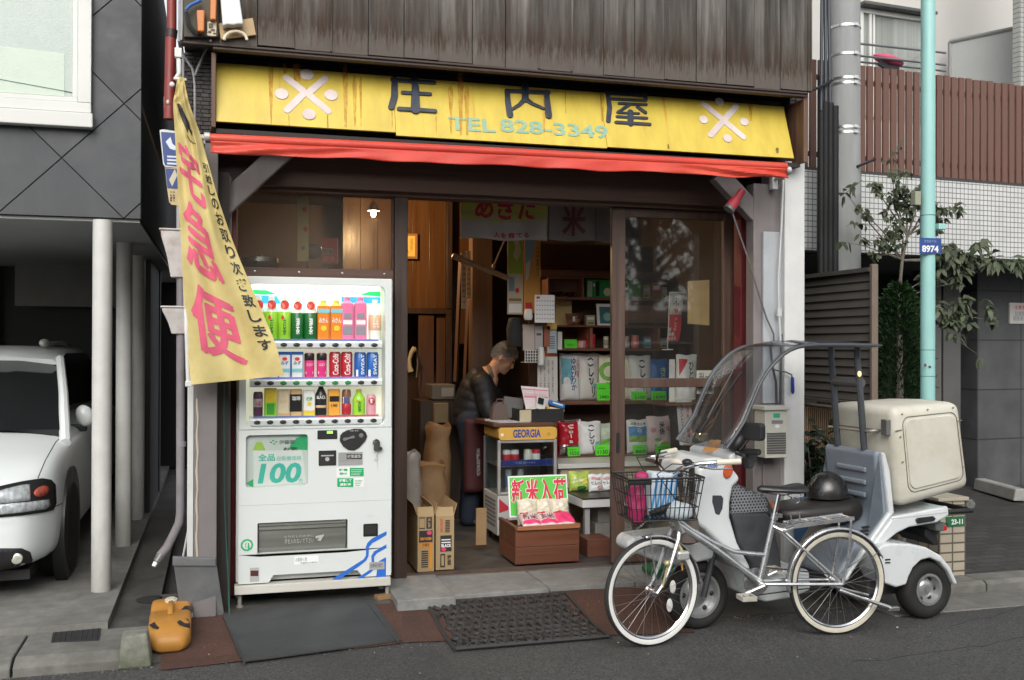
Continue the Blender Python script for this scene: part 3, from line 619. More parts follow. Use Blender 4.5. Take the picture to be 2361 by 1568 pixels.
lamp_sheet([(-40,1167),(0,1162),(60,1158),(108,1152),(112,1166),(100,1174),(50,1181),(0,1185),(-40,1187)],0.012,0.006,refl,'lens',hl)
lamp_sheet([(91+17*math.cos(k*0.52),1134+12*math.sin(k*0.52)-0.25*17*math.cos(k*0.52))for k in range(12)],0.015,0.008,M('amber_lens',(0.42,0.09,0.06),0.2,var=0.3,scale=30),'indicator',hl)
fl=lamp_sheet([(-40,1265),(0,1264),(50,1264),(68,1272),(74,1290),(74,1302),(0,1312),(-40,1314)],0.002,0.010,blackpl,'bumper_intake',CAR)
a=hpt(37,1287,0.010);b=MB();b.lathe([(0.024,-0.008),(0.030,-0.004),(0.030,0.02)],tuple(a),'y',18);b.build('fog_lamp',M('fog_lens',(0.55,0.55,0.48),0.15,0.3,var=0.3,scale=30),fl)
seamm=P('panel_gap',(0.03,0.032,0.033),0.7)
def seam_line(P2,nm,r=0.003):
 q=[]
 for(x0,y0),(x1,y1)in zip(P2,P2[1:]):q+=[hpt(x0+(x1-x0)*k/6,y0+(y1-y0)*k/6,0.0)for k in range(6)]
 b=MB();b.tube(q,r,5);b.build(nm,seamm,CAR)
seam_line(((82,1318),(83,1336),(80,1346)),'panel_gap');seam_line(((87,1103),(105,1060),(128,1020),(150,999)),'bonnet_gap');seam_line(((126,1168),(150,1158),(166,1147)),'bumper_gap')
# greenhouse: dark glass volume, white roof and pillars
G=[(1.0,0.755,0.94),(1.75,0.635,1.385),(2.15,0.625,1.43),(3.3,0.62,1.425),(4.0,0.60,1.36),(4.5,0.70,0.95)]
b=MB();b.loft([[(CXC-w,CY0+y,0.90),(CXC-w,CY0+y,z),(CXC-w*0.6,CY0+y-0.05,z+0.006),(CXC,CY0+y-0.07,z+0.008),(CXC+w*0.6,CY0+y-0.05,z+0.006),(CXC+w,CY0+y,z),(CXC+w,CY0+y,0.90)]for y,w,z in G],None);b.build('windscreen',carglass,CAR,auto=30)
b=MB();b.loft([[(CXC-w*1.0,CY0+y,z-0.012),(CXC-w*0.93,CY0+y,z+0.022),(CXC-w*0.5,CY0+y-0.03,z+0.045),(CXC,CY0+y-0.04,z+0.05),(CXC+w*0.5,CY0+y-0.03,z+0.045),(CXC+w*0.93,CY0+y,z+0.022),(CXC+w*1.0,CY0+y,z-0.012),(CXC,CY0+y,z-0.012)]for y,w,z in[(1.68,0.655,1.36)]+[(a_,w_+0.012,c_+0.005)for a_,w_,c_ in G[1:5]]]);b.build('roof',carp,CAR,auto=50)
b=MB();b.tube([(CXC+0.80,CY0+0.90,0.86),(CXC+0.725,CY0+1.36,1.165),(CXC+0.65,CY0+1.75,1.39)],[0.036,0.030,0.028],8);b.build('pillar',carp,CAR)
b=MB();b.ell((CXC+0.50,CY0+2.05,1.50),(0.035,0.09,0.03));b.tube([(CXC+0.50,CY0+2.0,1.49),(CXC+0.50,CY0+3.0,1.505),(CXC+0.50,CY0+3.8,1.44)],0.016,8);b.build('roof_rail',M('rail_paint',(0.55,0.55,0.52),0.4),CAR)
# wheel, arch and mirror on the side we see; the far front wheel as well
def tyre(b,c,R,w,rim):
 b.lathe([(rim,-w/2),(R-0.03,-w/2),(R,-w/2+0.03),(R,w/2-0.03),(R-0.03,w/2),(rim,w/2)],c,'x',32)
for sx in(1,-1):
 c=(CXC+sx*0.765,CY0+0.86,0.035+0.30);b=MB();tyre(b,c,0.30,0.185,0.20);w=b.build('wheel',rubber,CAR)
 b=MB();b.lathe([(0.02,sx*0.06),(0.19,sx*0.065),(0.205,sx*0.085),(0.205,-sx*0.08)],c,'x',24)
 for k in range(5):
  a=k*2*math.pi/5;b.cbox((c[0]+sx*0.075,c[1]+0.10*math.cos(a),c[2]+0.10*math.sin(a)),(0.025,0.05,0.19),Matrix.Rotation(a-math.pi/2,3,'X'))
 b.build('rim',M('alloy',(0.30,0.31,0.32),0.35,0.8),w)
 b=MB();b.lathe([(0.30,sx*0.088),(0.37,sx*0.089),(0.37,sx*0.02),(0.30,sx*0.02)],(CXC+sx*0.762,CY0+0.86,0.345),'x',40);b.build('wheel_arch',blackpl,CAR)
b=MB();b.box(CXC-0.7,CXC+0.7,CY0+0.25,CY0+4.3,0.14,0.196);b.build('underbody',blackpl,CAR)
p=atY(197,962,CY0+1.5)
b=MB();b.ell((p.x-0.005,p.y,p.z+0.01),(0.060,0.045,0.078),rot=Matrix.Rotation(-0.35,3,'Y'));b.build('mirror',carp,CAR)
b=MB();b.cbox((p.x-0.055,p.y+0.02,p.z-0.075),(0.13,0.05,0.05));b.build('mirror_foot',blackpl,CAR,bevel=0.012)
b=MB();b.tube([(CXC+0.2,CY0+1.0,0.97),(CXC+0.55,CY0+1.06,0.965)],0.008,6);b.build('wiper',blackpl,CAR)
# ================================================================ SMALL THINGS OF THE FORECOURT AND ALLEY
# drain grate
g=[atZ(x,y,0.036)for x,y in((122,1460),(233,1450),(228,1476),(118,1481))]
g=[atZ(x,y,0.002)for x,y in((122,1460),(233,1450),(228,1476),(118,1481))]
b=MB();c0=sum(g,V())/4;b.slab([(p.x,p.y)for p in g],-0.004,0.006);gr=tag(b.build('drain_grate',P('grate_black',(0.02,0.02,0.023),0.6),loc=tuple(c0)),'black ribbed drain cover let into the concrete forecourt','drain cover')
b=MB()
for k in range(9):
 t=(k+0.5)/9;a=g[0].lerp(g[1],t);d=g[3].lerp(g[2],t);b.tube([a+V((0,0,0.004)),d+V((0,0,0.004))],0.003,4)
b.build('ribs',P('grate_black',(0.02,0.02,0.023)),gr)
# mossy concrete block
mossy=zstain(M('mossy_concrete',(0.22,0.22,0.19),0.9,var=0.3,scale=16,bump=0.5,bscale=60,dirt=(0.05,0.06,0.03),dscale=3,damt=0.9),-0.06,0.14,(0.045,0.06,0.018),0.9,7,(1,1,1),0.06)
c=atZ(310,1543,RZ);q=2335/c.y
hb=(1543-1470)/2335*c.y*0.97
b=MB();b.loft([[(c.x-0.078,c.y,RZ),(c.x+0.078,c.y,RZ),(c.x+0.078,c.y+0.15,RZ),(c.x-0.078,c.y+0.15,RZ)],[(c.x-0.062,c.y+0.02,RZ+hb),(c.x+0.056,c.y+0.015,RZ+hb+0.004),(c.x+0.056,c.y+0.13,RZ+hb),(c.x-0.062,c.y+0.13,RZ+hb)]],smooth=False)
tag(b.build('concrete_block',mossy,loc=(c.x,c.y,RZ),bevel=0.012),'mossy tapered concrete block at the kerb beside the orange jerrycan','block')
# orange jerrycan lying on its back with black tape patches
oc=M('orange_polythene',(0.44,0.205,0.04),0.5,var=0.12,dirt=(0.28,0.13,0.03),dscale=4,damt=0.6,spec=0.4)
J=thing('jerrycan','orange plastic jerrycan with black tape patches lying on the brown carpet','jerrycan',(-0.16,5.55,-0.03))
A,B_=atZ(390,1513,-0.07),atZ(398,1385,0.0)
ax=(V((B_.x,B_.y,0))-V((A.x,A.y,0)));Ln=0.40;ax.normalize();sd=V((ax.y,-ax.x,0));slope=0.17
Mj=Matrix(((sd.x*0.92,ax.x*1.22,0,A.x),(sd.y*0.92,ax.y*1.22,0,A.y),(0,slope*0.5,0.76,-0.07),(0,0,0,1)))
def jring(y,hw,z0,z1,r):
 P_=[]
 for cx,cz,qd in((hw-r,z1-r,0),(-hw+r,z1-r,1),(-hw+r,z0+r,2),(hw-r,z0+r,3)):
  for i in range(5):t=(qd+i/4)*math.pi/2;P_.append((cx+r*math.cos(t),y,cz+r*math.sin(t)))
 return P_
b=MB();b.M=Mj
b.loft([jring(0.0,0.065,0.035,0.095,0.028),jring(0.012,0.085,0.018,0.125,0.045),jring(0.045,0.106,0.004,0.158,0.055),jring(0.10,0.114,0.0,0.178,0.045),jring(0.235,0.114,0.0,0.180,0.03),jring(0.25,0.112,0.0,0.165,0.03),jring(0.30,0.112,0.0,0.163,0.03),jring(0.315,0.112,0.0,0.180,0.03),jring(0.40,0.110,0.0,0.180,0.03),jring(0.435,0.10,0.006,0.165,0.03),jring(0.45,0.08,0.02,0.14,0.03)])
b.build('body',oc,J,auto=60)
b=MB();b.M=Mj;b.tube([(0,0.19,0.172),(0,0.215,0.192),(0,0.27,0.198),(0,0.325,0.190)],0.016,10);b.build('handle',oc,J)
b=MB();b.M=Mj;b.lathe([(0.036,0.18),(0.036,0.192),(0.022,0.196),(0.022,0.20),(0.01,0.20)],(0.0,0.37,0),seg=18);b.build('cap',P('cap_pale',(0.55,0.50,0.40),0.5),J)
tp=P('black_tape',(0.02,0.02,0.022),0.7)
for k,(x,y,rx,ry)in enumerate(((-0.075,0.075,0.035,0.035),(0.07,0.085,0.035,0.04),(0.085,0.26,0.028,0.05),(0.055,0.41,0.045,0.035))):
 b=MB();b.M=Mj;zt=0.176 if y>0.2 else 0.170
 if k==2:zt=0.164
 if k==3:zt=0.176
 b.loft([[(x+rx*1.05,y-ry*0.4,zt-0.035),(x+rx*0.2,y-ry*0.9,zt-0.006),(x-rx*0.5,y-ry*0.7,zt+0.002),(x-rx*0.9,y,zt+0.004),(x-rx*0.2,y+ry*0.9,zt+0.004),(x+rx*0.8,y+ry*0.7,zt+0.003),(x+rx*1.1,y+ry*0.1,zt-0.02)],[(x+rx*1.05,y-ry*0.4,zt-0.03),(x+rx*0.2,y-ry*0.9,zt+0.000),(x-rx*0.5,y-ry*0.7,zt+0.008),(x-rx*0.9,y,zt+0.008),(x-rx*0.2,y+ry*0.9,zt+0.008),(x+rx*0.8,y+ry*0.7,zt+0.008),(x+rx*1.1,y+ry*0.1,zt-0.014)]],smooth=False);b.build('tape_patch',tp,J)
# grey board leaning against the pillar foot
pb=[atY(398,1285,5.76),atY(497,1288,5.76)];bt_=[atZ(418,1426,0.0),atZ(517,1418,0.0)]
b=MB();b.add([bt_[0],bt_[1],pb[1],pb[0]]+[p+V((0,0.02,0.004))for p in(bt_[0],bt_[1],pb[1],pb[0])],[(0,1,2,3),(7,6,5,4),(0,4,5,1),(1,5,6,2),(2,6,7,3),(3,7,4,0)])
b.add([p+V((0,-0.004,0))for p in(pb[0]-V((0,0,.045)),pb[1]-V((0,0,.04)),pb[1],pb[0])]+[p+V((0,0.0,0.002))for p in(pb[0]-V((0,0,.045)),pb[1]-V((0,0,.04)),pb[1],pb[0])],[(0,1,2,3),(7,6,5,4),(0,4,5,1),(1,5,6,2),(2,6,7,3),(3,7,4,0)])
tag(b.build('rubber_sheet',M('grey_sheet',(0.115,0.12,0.125),0.6,var=0.18,scale=5,dirt=(0.22,0.22,0.22),dscale=6,damt=0.5,bump=0.1,bscale=15),loc=tuple(bt_[0]),bevel=0.002),'grey rubber sheet leaning on the foot of the left pillar','rubber sheet')
b=MB();c=atZ(350,1384,-0.012);b.lathe([(0.085,0.0),(0.088,0.008),(0.06,0.012),(0.005,0.012)],(c.x,c.y,-0.012),seg=24);tag(b.build('manhole_cover',P('lid_dark',(0.03,0.03,0.028),0.6),loc=(c.x,c.y,-0.012)),'round black drain lid on the alley floor','drain cover')
# red upper drainpipe, hoppers and grey downpipe
redp=M('red_pipe',(0.23,0.035,0.03),0.45,var=0.15,dirt=(0.12,0.04,0.035),dscale=4,damt=0.5)
PYY2=6.05
RP=thing('red_drainpipe','red painted drainpipe down the dark gap beside the slate house','drainpipe',tuple(atY(393,265,PYY2)))
b=MB();t0,t1,t2,t3=atY(396,-60,PYY2),atY(396,72,PYY2),atY(394,82,PYY2),atY(390,275,PYY2)
b.tube([t0,t1],0.027,14);b.tube([t2,t3],0.030,14);b.build('pipe',redp,RP)
b=MB();b.tube([t1+V((0,0,0.008)),t2-V((0,0,0.012))],0.033,14);b.build('joint',P('joint_dark',(0.03,0.015,0.015)),RP)
b=MB();b.box(t3.x-0.03,t3.x+0.06,PYY2+0.02,PYY2+0.03,t3.z+0.05,t3.z+0.13);b.ell(t3+V((-0.005,-0.032,0.09)),(0.010,0.006,0.014));b.build('pipe_clip',P('clip_grey',(0.5,0.45,0.43),0.5,metal=0.3),RP)
hopm=M('hopper_paint',(0.50,0.47,0.46),0.55,var=0.1,dirt=(0.20,0.075,0.045),dscale=5,damt=0.8)
for(x0,x1,y0,y1,nm)in((371,432,534,640,'tall rust streaked rain hopper, the upper one beside the yellow banner'),(374,432,711,770,'short pale rain hopper, the lower one beside the yellow banner')):
 Yh=5.98;xa,xb,za,zb=rect(x0,y0,x1,y1,Yh);b=MB();h=zb-za
 ks=[(1.0,1.0),(0.97,0.86),(0.86,0.66),(0.74,0.40),(0.66,0.14),(0.62,0.0)]
 b.loft([[(xb-(xb-xa)*k,Yh-0.06*k,za+h*u),(xb+0.02,Yh-0.06*k,za+h*u),(xb+0.02,Yh+0.05,za+h*u),(xb-(xb-xa)*k,Yh+0.05,za+h*u)]for k,u in ks],smooth=False)
 b.box(xa-0.008,xb+0.022,Yh-0.068,Yh+0.052,zb+0.001,zb+0.012)
 tag(b.build('rain_hopper',hopm,loc=(xb,Yh,za),bevel=0.006),nm,'rain hopper')
dpm=M('grey_pipe',(0.20,0.185,0.20),0.45,var=0.18,scale=8,dirt=(0.11,0.095,0.09),dscale=3,damt=0.6)
DP=thing('grey_downpipe','grey downpipe with a kinked foot ending in a bottle neck over the alley','drainpipe',tuple(atY(415,1200,5.98)))
b=MB();q=[atY(x,y,5.98)for x,y in((417,640),(416,1180),(413,1205),(404,1225))]+[atY(385,1262,5.90),atY(368,1283,5.86)]
b.tube(q,0.024,14);b.build('pipe',dpm,DP)
b=MB();b.tube([atY(418,1018,5.98),atY(418,1030,5.98)],0.028,14);b.build('collar',dpm,DP)
b=MB();b.tube([atY(370,1281,5.86),atY(360,1296,5.84)],[0.023,0.018],12);b.build('bottle_neck',glass('bottle_clear',(0.6,0.65,0.68),2.0,0.25),DP)
b=MB();b.tube([atY(359,1297,5.84),atY(354,1306,5.83)],[0.013,0.011],12);b.build('bottle_cap',white,DP)
b=MB();b.tube([atY(433,1225,5.84),atY(422,1283,5.84)],0.006,6);tag(b.build('conduit',P('conduit_pale',(0.4,0.4,0.39),0.5),loc=tuple(atY(422,1283,5.84))),'thin pale conduit slanting out of the left pillar foot','pipe')
b=MB();b.tube([atY(516,885,5.90),atY(517,1150,5.90),atY(527,1360,5.86),atZ(529,1418,0.006)],0.004,6);tag(b.build('garden_hose',P('hose_green',(0.02,0.09,0.07),0.5),loc=tuple(atZ(529,1418,0.0))),'thin green hose hanging beside the vending machine','hose')
# blue road signs behind the banner
RS=thing('road_sign','blue one way road sign with white arrows and tan plate, half behind the banner','road sign',tuple(atY(408,470,6.0)))
def rs(px,py,Y=6.0):p=atY(px,py,Y);return(p.x,p.z)
b=MB();b.sheet([rs(*p)for p in((368,300),(376,298),(430,306),(436,390),(380,384),(376,378))],6.0,6.006,whitepaint);b.sheet([rs(*p)for p in((380,386),(437,390),(445,478),(396,472),(390,466),(386,440))],6.0,6.006,P('sign_tan',(0.50,0.38,0.20),0.5));b.build('sign_plate',None,RS)
b=MB();sb=P('sign_blue',(0.02,0.05,0.20),0.4);b.sheet([rs(*p)for p in((371,304),(430,309),(434,387),(381,381),(378,374))],5.998,5.9995,sb);b.sheet([rs(*p)for p in((381,388),(437,392),(440,438),(386,434))],5.998,5.9995,sb)
wv_=P('sign_arrow',(0.6,0.65,0.72),0.4)
b.sheet([rs(*p)for p in((382,327),(393,316),(398,332),(408,340),(404,347),(392,343))],5.9965,5.9978,wv_);b.sheet([rs(*p)for p in((390,415),(403,390),(409,404),(397,430))],5.9965,5.9978,P('sign_gold',(0.5,0.46,0.36)))
for y in(359,367,375):b.sheet([rs(*p)for p in((385,y),(430,y+2),(430,y+6),(386,y+4))],5.9965,5.9978,wv_)
x0,z0=rs(392,465);x1,z1=rs(404,442);b.text('ここ\nまで',x0,x1,z0,z1,5.998,black,0.03);b.build('sign_face',None,RS)
b=MB();b.tube([atY(412,290,6.02),atY(414,560,6.02)],0.018,10);b.build('post',P('post_grey',(0.3,0.3,0.3),0.5,metal=0.4),RS)
# ================================================================ BANNER (nobori)
NB=thing('banner_flag','yellow cloth courier banner with pink characters on a white pole left of the vending machine','banner',(-0.20,5.62,0.2))
NY=5.62
polem=M('banner_pole',(0.62,0.62,0.6),0.4)
p0,p1=atY(411,125,NY+0.02),atY(434,892,NY+0.02)
b=MB();b.tube([p0,p1],0.011,10);b.build('pole',polem,NB)
b=MB();b.box(p0.x-0.018,p0.x+0.018,NY,NY+0.04,p0.z-0.02,p0.z+0.03);b.tube([p0+V((0.004,-0.015,-0.03)),p0+V((0.006,-0.01,-0.10)),p0+V((-0.015,-0.01,-0.14))],0.012,8);b.ell(p0+V((-0.03,-0.01,-0.165)),(0.014,0.012,0.014));b.build('pole_head',M('head_grey',(0.6,0.6,0.58),0.5),NB,bevel=0.003)
b=MB();b.tube([atY(400,181,NY),atY(430,184,NY)],0.007,8);b.build('cross_bar',polem,NB)
b=MB();b.cbox(atY(436,885,NY+0.01),(0.04,0.03,0.03));b.build('pole_clip',polem,NB,bevel=0.004)
LE=[(410,176),(403,215),(399,240),(402,290),(406,360),(411,450),(417,560),(424,680),(431,790),(441,887)]
RE=[(424,178),(431,215),(440,250),(462,310),(484,390),(507,470),(546,580),(592,690),(634,790),(655,866)]
def crv(C,t):
 # piecewise-linear by cumulative y, smoothed by Catmull-Rom
 n=len(C)-1;f=t*n;i=min(int(f),n-1);u=f-i
 P_=[C[max(0,min(n,k))]for k in(i-1,i,i+1,i+2)]
 return tuple(0.5*((2*P_[1][d])+(-P_[0][d]+P_[2][d])*u+(2*P_[0][d]-5*P_[1][d]+4*P_[2][d]-P_[3][d])*u*u+(-P_[0][d]+3*P_[1][d]-3*P_[2][d]+P_[3][d])*u**3)for d in(0,1))
def banner(u,t,lift=0.0):
 l,r=crv(LE,t),crv(RE,t);px,py=l[0]+(r[0]-l[0])*u,l[1]+(r[1]-l[1])*u
 fold=0.055*math.exp(-((u-0.70)/0.10)**2)*(1-0.55*t)*(0.4+0.6*math.sin(math.pi*min(1,t*1.2)))
 y=NY-0.01-0.05*u*t-fold*0.6+0.045*math.sin(u*5+t*6)*t*u+0.020*math.sin(u*11-t*13)*(0.3+0.7*t)+0.010*math.sin(u*19+t*9)*t+0.006*math.sin(t*60+u*9)*(1-t)-lift
 return atY(px,py,y)
b=MB();nu,ntt=28,70
vs=[banner(i/nu,j/ntt)for j in range(ntt+1)for i in range(nu+1)]
b.add(vs,[(j*(nu+1)+i,j*(nu+1)+i+1,(j+1)*(nu+1)+i+1,(j+1)*(nu+1)+i)for j in range(ntt)for i in range(nu)],None,True)
bcl=M('banner_cloth',(0.70,0.58,0.25),0.75,var=0.06,scale=4,dirt=(0.42,0.31,0.09),dscale=3.5,damt=0.55,bump=0.25,bscale=9)
nt_=bcl.node_tree;bs_=nt_.nodes['Principled BSDF'];tr_=nt_.nodes.new('ShaderNodeBsdfTranslucent');mx_=nt_.nodes.new('ShaderNodeMixShader');mx_.inputs[0].default_value=0.28
nt_.links.new(bs_.inputs['Base Color'].links[0].from_socket,tr_.inputs[0]);nt_.links.new(bs_.outputs[0],mx_.inputs[1]);nt_.links.new(tr_.outputs[0],mx_.inputs[2]);nt_.links.new(mx_.outputs[0],nt_.nodes['Material Output'].inputs[0])
b.build('cloth',bcl,NB)
b=MB()
def btext(t,u0,u1,t0,t1,m,bold=0.0,lift=0.004,sub=0.02,sl_=0.0):b.text(t,u0,u1,-t1,-t0,0,m,bold,fn=lambda a,c:banner(a,-c+sl_*(a-0.35),lift),sub=sub)
bpink=P('banner_pink',(0.60,0.10,0.17),0.8,var=0.2)
for ch,t0,t1,u1 in(('宅',0.395,0.555,0.64),('急',0.575,0.730,0.60),('便',0.765,0.925,0.63)):[btext(ch,0.10+du,u1+du,t0+dt,t1+dt,bpink,0.0,0.004+0.0004*k,0.02,0.085)for k,(du,dt)in enumerate(((0,0),(0.020,0),(-0.020,0),(0.010,0.003),(-0.010,-0.003)))]
for i,ch in enumerate('引越しのお取り次ぎ致します'):
 t0=0.43+i*0.0375;btext(ch,0.80-0.0*i,0.955,t0,t0+0.030,black,0.02,0.006)
def bpoly(P2,m):
 pts,fs=subdivide2(P2,[list(range(len(P2)))],0.03);b.add([banner(a,c,0.004)for a,c in pts],fs,m)
bpoly([(0.22,0.215),(0.34,0.205),(0.50,0.235),(0.58,0.27),(0.66,0.30),(0.60,0.31),(0.62,0.345),(0.54,0.325),(0.50,0.345),(0.42,0.315),(0.36,0.30),(0.42,0.265),(0.36,0.24)],black)
bpoly([(0.58,0.335),(0.66,0.325),(0.68,0.335),(0.64,0.352)],black)
bpoly([(0.45,0.352),(0.52,0.366),(0.62,0.374),(0.72,0.374),(0.62,0.379),(0.52,0.373),(0.44,0.358)],black)
b.build('lettering',None,NB)
# ================================================================ ELECTRICS ON THE UPPER WALL
EY=UY-0.03
def e1(x,y):return((560+x*540/2352)*0.61484,(y*540/2352)*0.61484)
def ebox(pts,y0,y1,m,nm,par,bevel=0.003):b=MB();b.sheet([(atY(*e1(x,y),y0).x,atY(*e1(x,y),y0).z)for x,y in pts],y0,y1);return b.build(nm,m,par,bevel=bevel)
EL=thing('fuse_board','rough board with orange fuse holders and wires at the corner of the upper wall','fuse board',tuple(atY(*e1(800,600),EY)))
ebox(((560,-500),(1130,-500),(1130,600),(560,600)),EY,EY+0.025,wood('old_board',(0.05,0.045,0.035),(0.11,0.10,0.075),'z',1,0.8),'board',EL)
orm=M('fuse_orange',(0.50,0.16,0.03),0.4,var=0.12)
ebox(((770,160),(905,160),(895,510),(790,510)),EY-0.05,EY-0.001,orm,'fuse_holder',EL,0.006);ebox(((1000,-200),(1105,-200),(1090,320),(990,320)),EY-0.055,EY-0.001,orm,'fuse_holder',EL,0.006)
ebox(((945,350),(1100,350),(1095,590),(945,590)),EY-0.02,EY-0.001,P('terminal_cream',(0.50,0.42,0.28),0.5),'terminal_block',EL)
b=MB()
for(x0,y0,x1,y1)in((970,390,1040,450),(1000,480,1070,500),(960,510,1010,530),(1040,540,1090,550)):p,q=atY(*e1(x0,y1),EY-0.025),atY(*e1(x1,y0),EY-0.025);b.box(p.x,q.x,EY-0.024,EY-0.0205,min(p.z,q.z),max(p.z,q.z)+0.002)
b.build('terminal',P('terminal_dark',(0.05,0.045,0.04),0.4,metal=0.5),EL)
b=MB();b.tube([atY(*e1(x,y),EY-0.04)for x,y in((600,160),(650,100),(720,60),(790,30),(840,0))],0.009,8);b.build('blue_wire',P('wire_blue',(0.02,0.10,0.35),0.4),EL)
b=MB();b.tube([atY(*e1(x,y),EY-0.02)for x,y in((840,500),(870,560),(930,590),(1000,600))],0.005,6);b.tube([atY(*e1(x,y),EY-0.02)for x,y in((600,200),(640,400),(720,500),(800,560))],0.012,6);b.build('black_wire',blackpl,EL)
MT=thing('meter_box','white tilted meter cover on a tan plywood backing under the eaves','meter box',tuple(atY(*e1(1380,400),EY)))
ebox(((1130,380),(1690,290),(1745,570),(1170,640)),EY,EY+0.022,M('plywood',(0.42,0.30,0.16),0.7,var=0.1),'backing',MT)
ebox(((1140,-300),(1440,-300),(1535,390),(1440,390),(1380,405),(1280,395),(1200,420)),EY-0.07,EY-0.001,M('meter_white',(0.66,0.67,0.66),0.4,var=0.04),'cover',MT,0.008)
b=MB();pts=[]
for k in range(13):a=math.pi*k/12;pts.append(atY(*e1(1408-185*math.cos(a),655-145*math.sin(a)),EY-0.03))
b.tube(pts,0.0085,8);b.build('cable_loop',P('loop_cream',(0.6,0.55,0.42),0.5),MT)
gc=P('cable_grey',(0.28,0.28,0.29),0.5)
for nm,P_ in(('grey service cable running down from the roof past the banner pole',((490,-200),(490,300),(480,660),(500,780),(560,900),(640,1030),(700,1120),(725,1240),(740,1400),(745,2100),(740,2900))),('thin grey cable looping from the sign corner down to the service cable',((1000,660),(960,760),(900,860),(850,980),(790,1110),(745,1230))),('second grey service cable close beside the first one',((530,-200),(535,300),(520,640),(540,800),(555,1000),(550,1300),(560,2000)))):
 b=MB();q=[atY(*e1(x,y),5.80 if y>700 else UY-0.02)for x,y in P_];b.tube(q,0.0065,7);tag(b.build('cable',gc,loc=tuple(q[-1])),nm,'cable')
# ================================================================ MATS AND CARPET IN FRONT OF THE SHOP
def apron(y):return RZ+0.004 if y<5.3 else(RZ+0.004+(0.0-RZ-0.004)*(y-5.3)/0.55 if y<5.85 else 0.0)
def onapron(px,py,dz=0.0):
 z=0.0
 for _ in range(12):p=atZ(px,py,z+dz);z=apron(p.y)
 return V((p.x,p.y,z+dz))
def sheetmesh(corners,nx,ny,th,off,wave=0.0):
 q=[onapron(*c)for c in corners];b=MB();vs=[]
 for j in range(ny+1):
  for i in range(nx+1):
   u,v=i/nx,j/ny;p=q[0].lerp(q[1],u).lerp(q[3].lerp(q[2],u),v);vs.append(V((p.x,p.y,apron(p.y)+off+wave*noise.noise(p*5))))
 k=len(vs);vs2=[p+V((0,0,th))for p in vs];idx=lambda i,j:j*(nx+1)+i;fs=[]
 for j in range(ny):
  for i in range(nx):fs+=[(idx(i,j),idx(i+1,j),idx(i+1,j+1),idx(i,j+1)),tuple(k+a for a in(idx(i,j),idx(i,j+1),idx(i+1,j+1),idx(i+1,j)))]
 edge=[idx(i,0)for i in range(nx+1)]+[idx(nx,j)for j in range(1,ny+1)]+[idx(i,ny)for i in range(nx-1,-1,-1)]+[idx(0,j)for j in range(ny-1,0,-1)]
 for a,c in zip(edge,edge[1:]+edge[:1]):fs.append((a,c,c+k,a+k))
 b.add(vs+vs2,fs);return b,q
carpet=M('brown_carpet',(0.098,0.056,0.044),0.95,var=0.3,scale=90,bump=0.5,bscale=200,dirt=(0.055,0.04,0.036),dscale=1.6,damt=0.85,spec=0.1)
b,q=sheetmesh(((372,1418),(930,1392),(925,1484),(370,1546)),24,12,0.004,0.002,0.004);tag(b.build('carpet',carpet,loc=tuple(q[0])),'rust brown carpet sheet under the black mat in front of the vending machine','carpet')
b,q=sheetmesh(((900,1386),(1560,1350),(1600,1458),(926,1482)),24,12,0.004,0.0015,0.003);tag(b.build('carpet',carpet,loc=tuple(q[0])),'brown carpet sheet before the doorstep, under the openwork mat','carpet')
matm=M('black_mat',(0.036,0.038,0.040),0.65,var=0.15,scale=5,bump=0.12,bscale=140,dirt=(0.075,0.077,0.08),dscale=2.5,damt=0.6)
b,q=sheetmesh(((514,1420),(850,1384),(926,1482),(560,1532)),24,12,0.007,0.009,0.004);mt=tag(b.build('rubber_mat',matm,loc=tuple(q[0])),'plain charcoal rubber mat lying askew before the vending machine','mat')
b=MB();
for(c0,c1)in(((517,1422),(564,1529)),((846,1387),(918,1480))):b.tube([onapron(c0[0]+(c1[0]-c0[0])*k/8,c0[1]+(c1[1]-c0[1])*k/8,0.017)for k in range(9)],0.006,5)
b.build('mat_border',matm,mt)
# openwork rubber mat
OM=thing('openwork_mat','black openwork rubber doormat with curling cut outs before the shop door','mat',tuple(onapron(1200,1450)))
omm=M('openwork_rubber',(0.028,0.027,0.027),0.7,var=0.2,bump=0.15,bscale=120)
oc_=[onapron(*c)for c in((985,1396),(1305,1372),(1404,1472),(1050,1502))]
def om(u,v,dz=0.0):p=oc_[0].lerp(oc_[1],u).lerp(oc_[3].lerp(oc_[2],u),v);return V((p.x,p.y,apron(p.y)+0.006+dz))
b=MB()
for(a,c)in(((0,0),(1,0)),((1,0),(1,1)),((1,1),(0,1)),((0,1),(0,0))):b.tube([om(a[0]+(c[0]-a[0])*k/10,a[1]+(c[1]-a[1])*k/10,0.006)for k in range(11)],0.011,5)
b.build('mat_rim',omm,OM)
b=MB();random.seed(4)
for j in range(9):
 for i in range(15):
  u,v=0.06+0.88*(i+0.5*(j%2))/14.5,0.07+0.86*j/8
  core=3<=i<=11 and 2<=j<=6
  if core:
   ru,rv=0.031,0.056;w1,w2=random.uniform(0.75,1.1),random.uniform(0.7,1.1);b.tube([om(u+ru*w1*math.cos(t*math.pi/6)+0.008*math.sin(t*math.pi/3+j),v+rv*w2*math.sin(t*math.pi/6),0.006)for t in range(12)],0.0135,5,closed=True)
  else:
   a0=random.uniform(0,6.28);pts=[]
   for k in range(12):t=a0+k*0.42;r=0.035-0.0016*k;pts.append(om(min(0.99,max(0.01,u+r*math.cos(t))),min(0.99,max(0.01,v+2.0*r*math.sin(t))),0.006))
   b.tube(pts,0.0135,5)
b.build('mat_pattern',omm,OM)
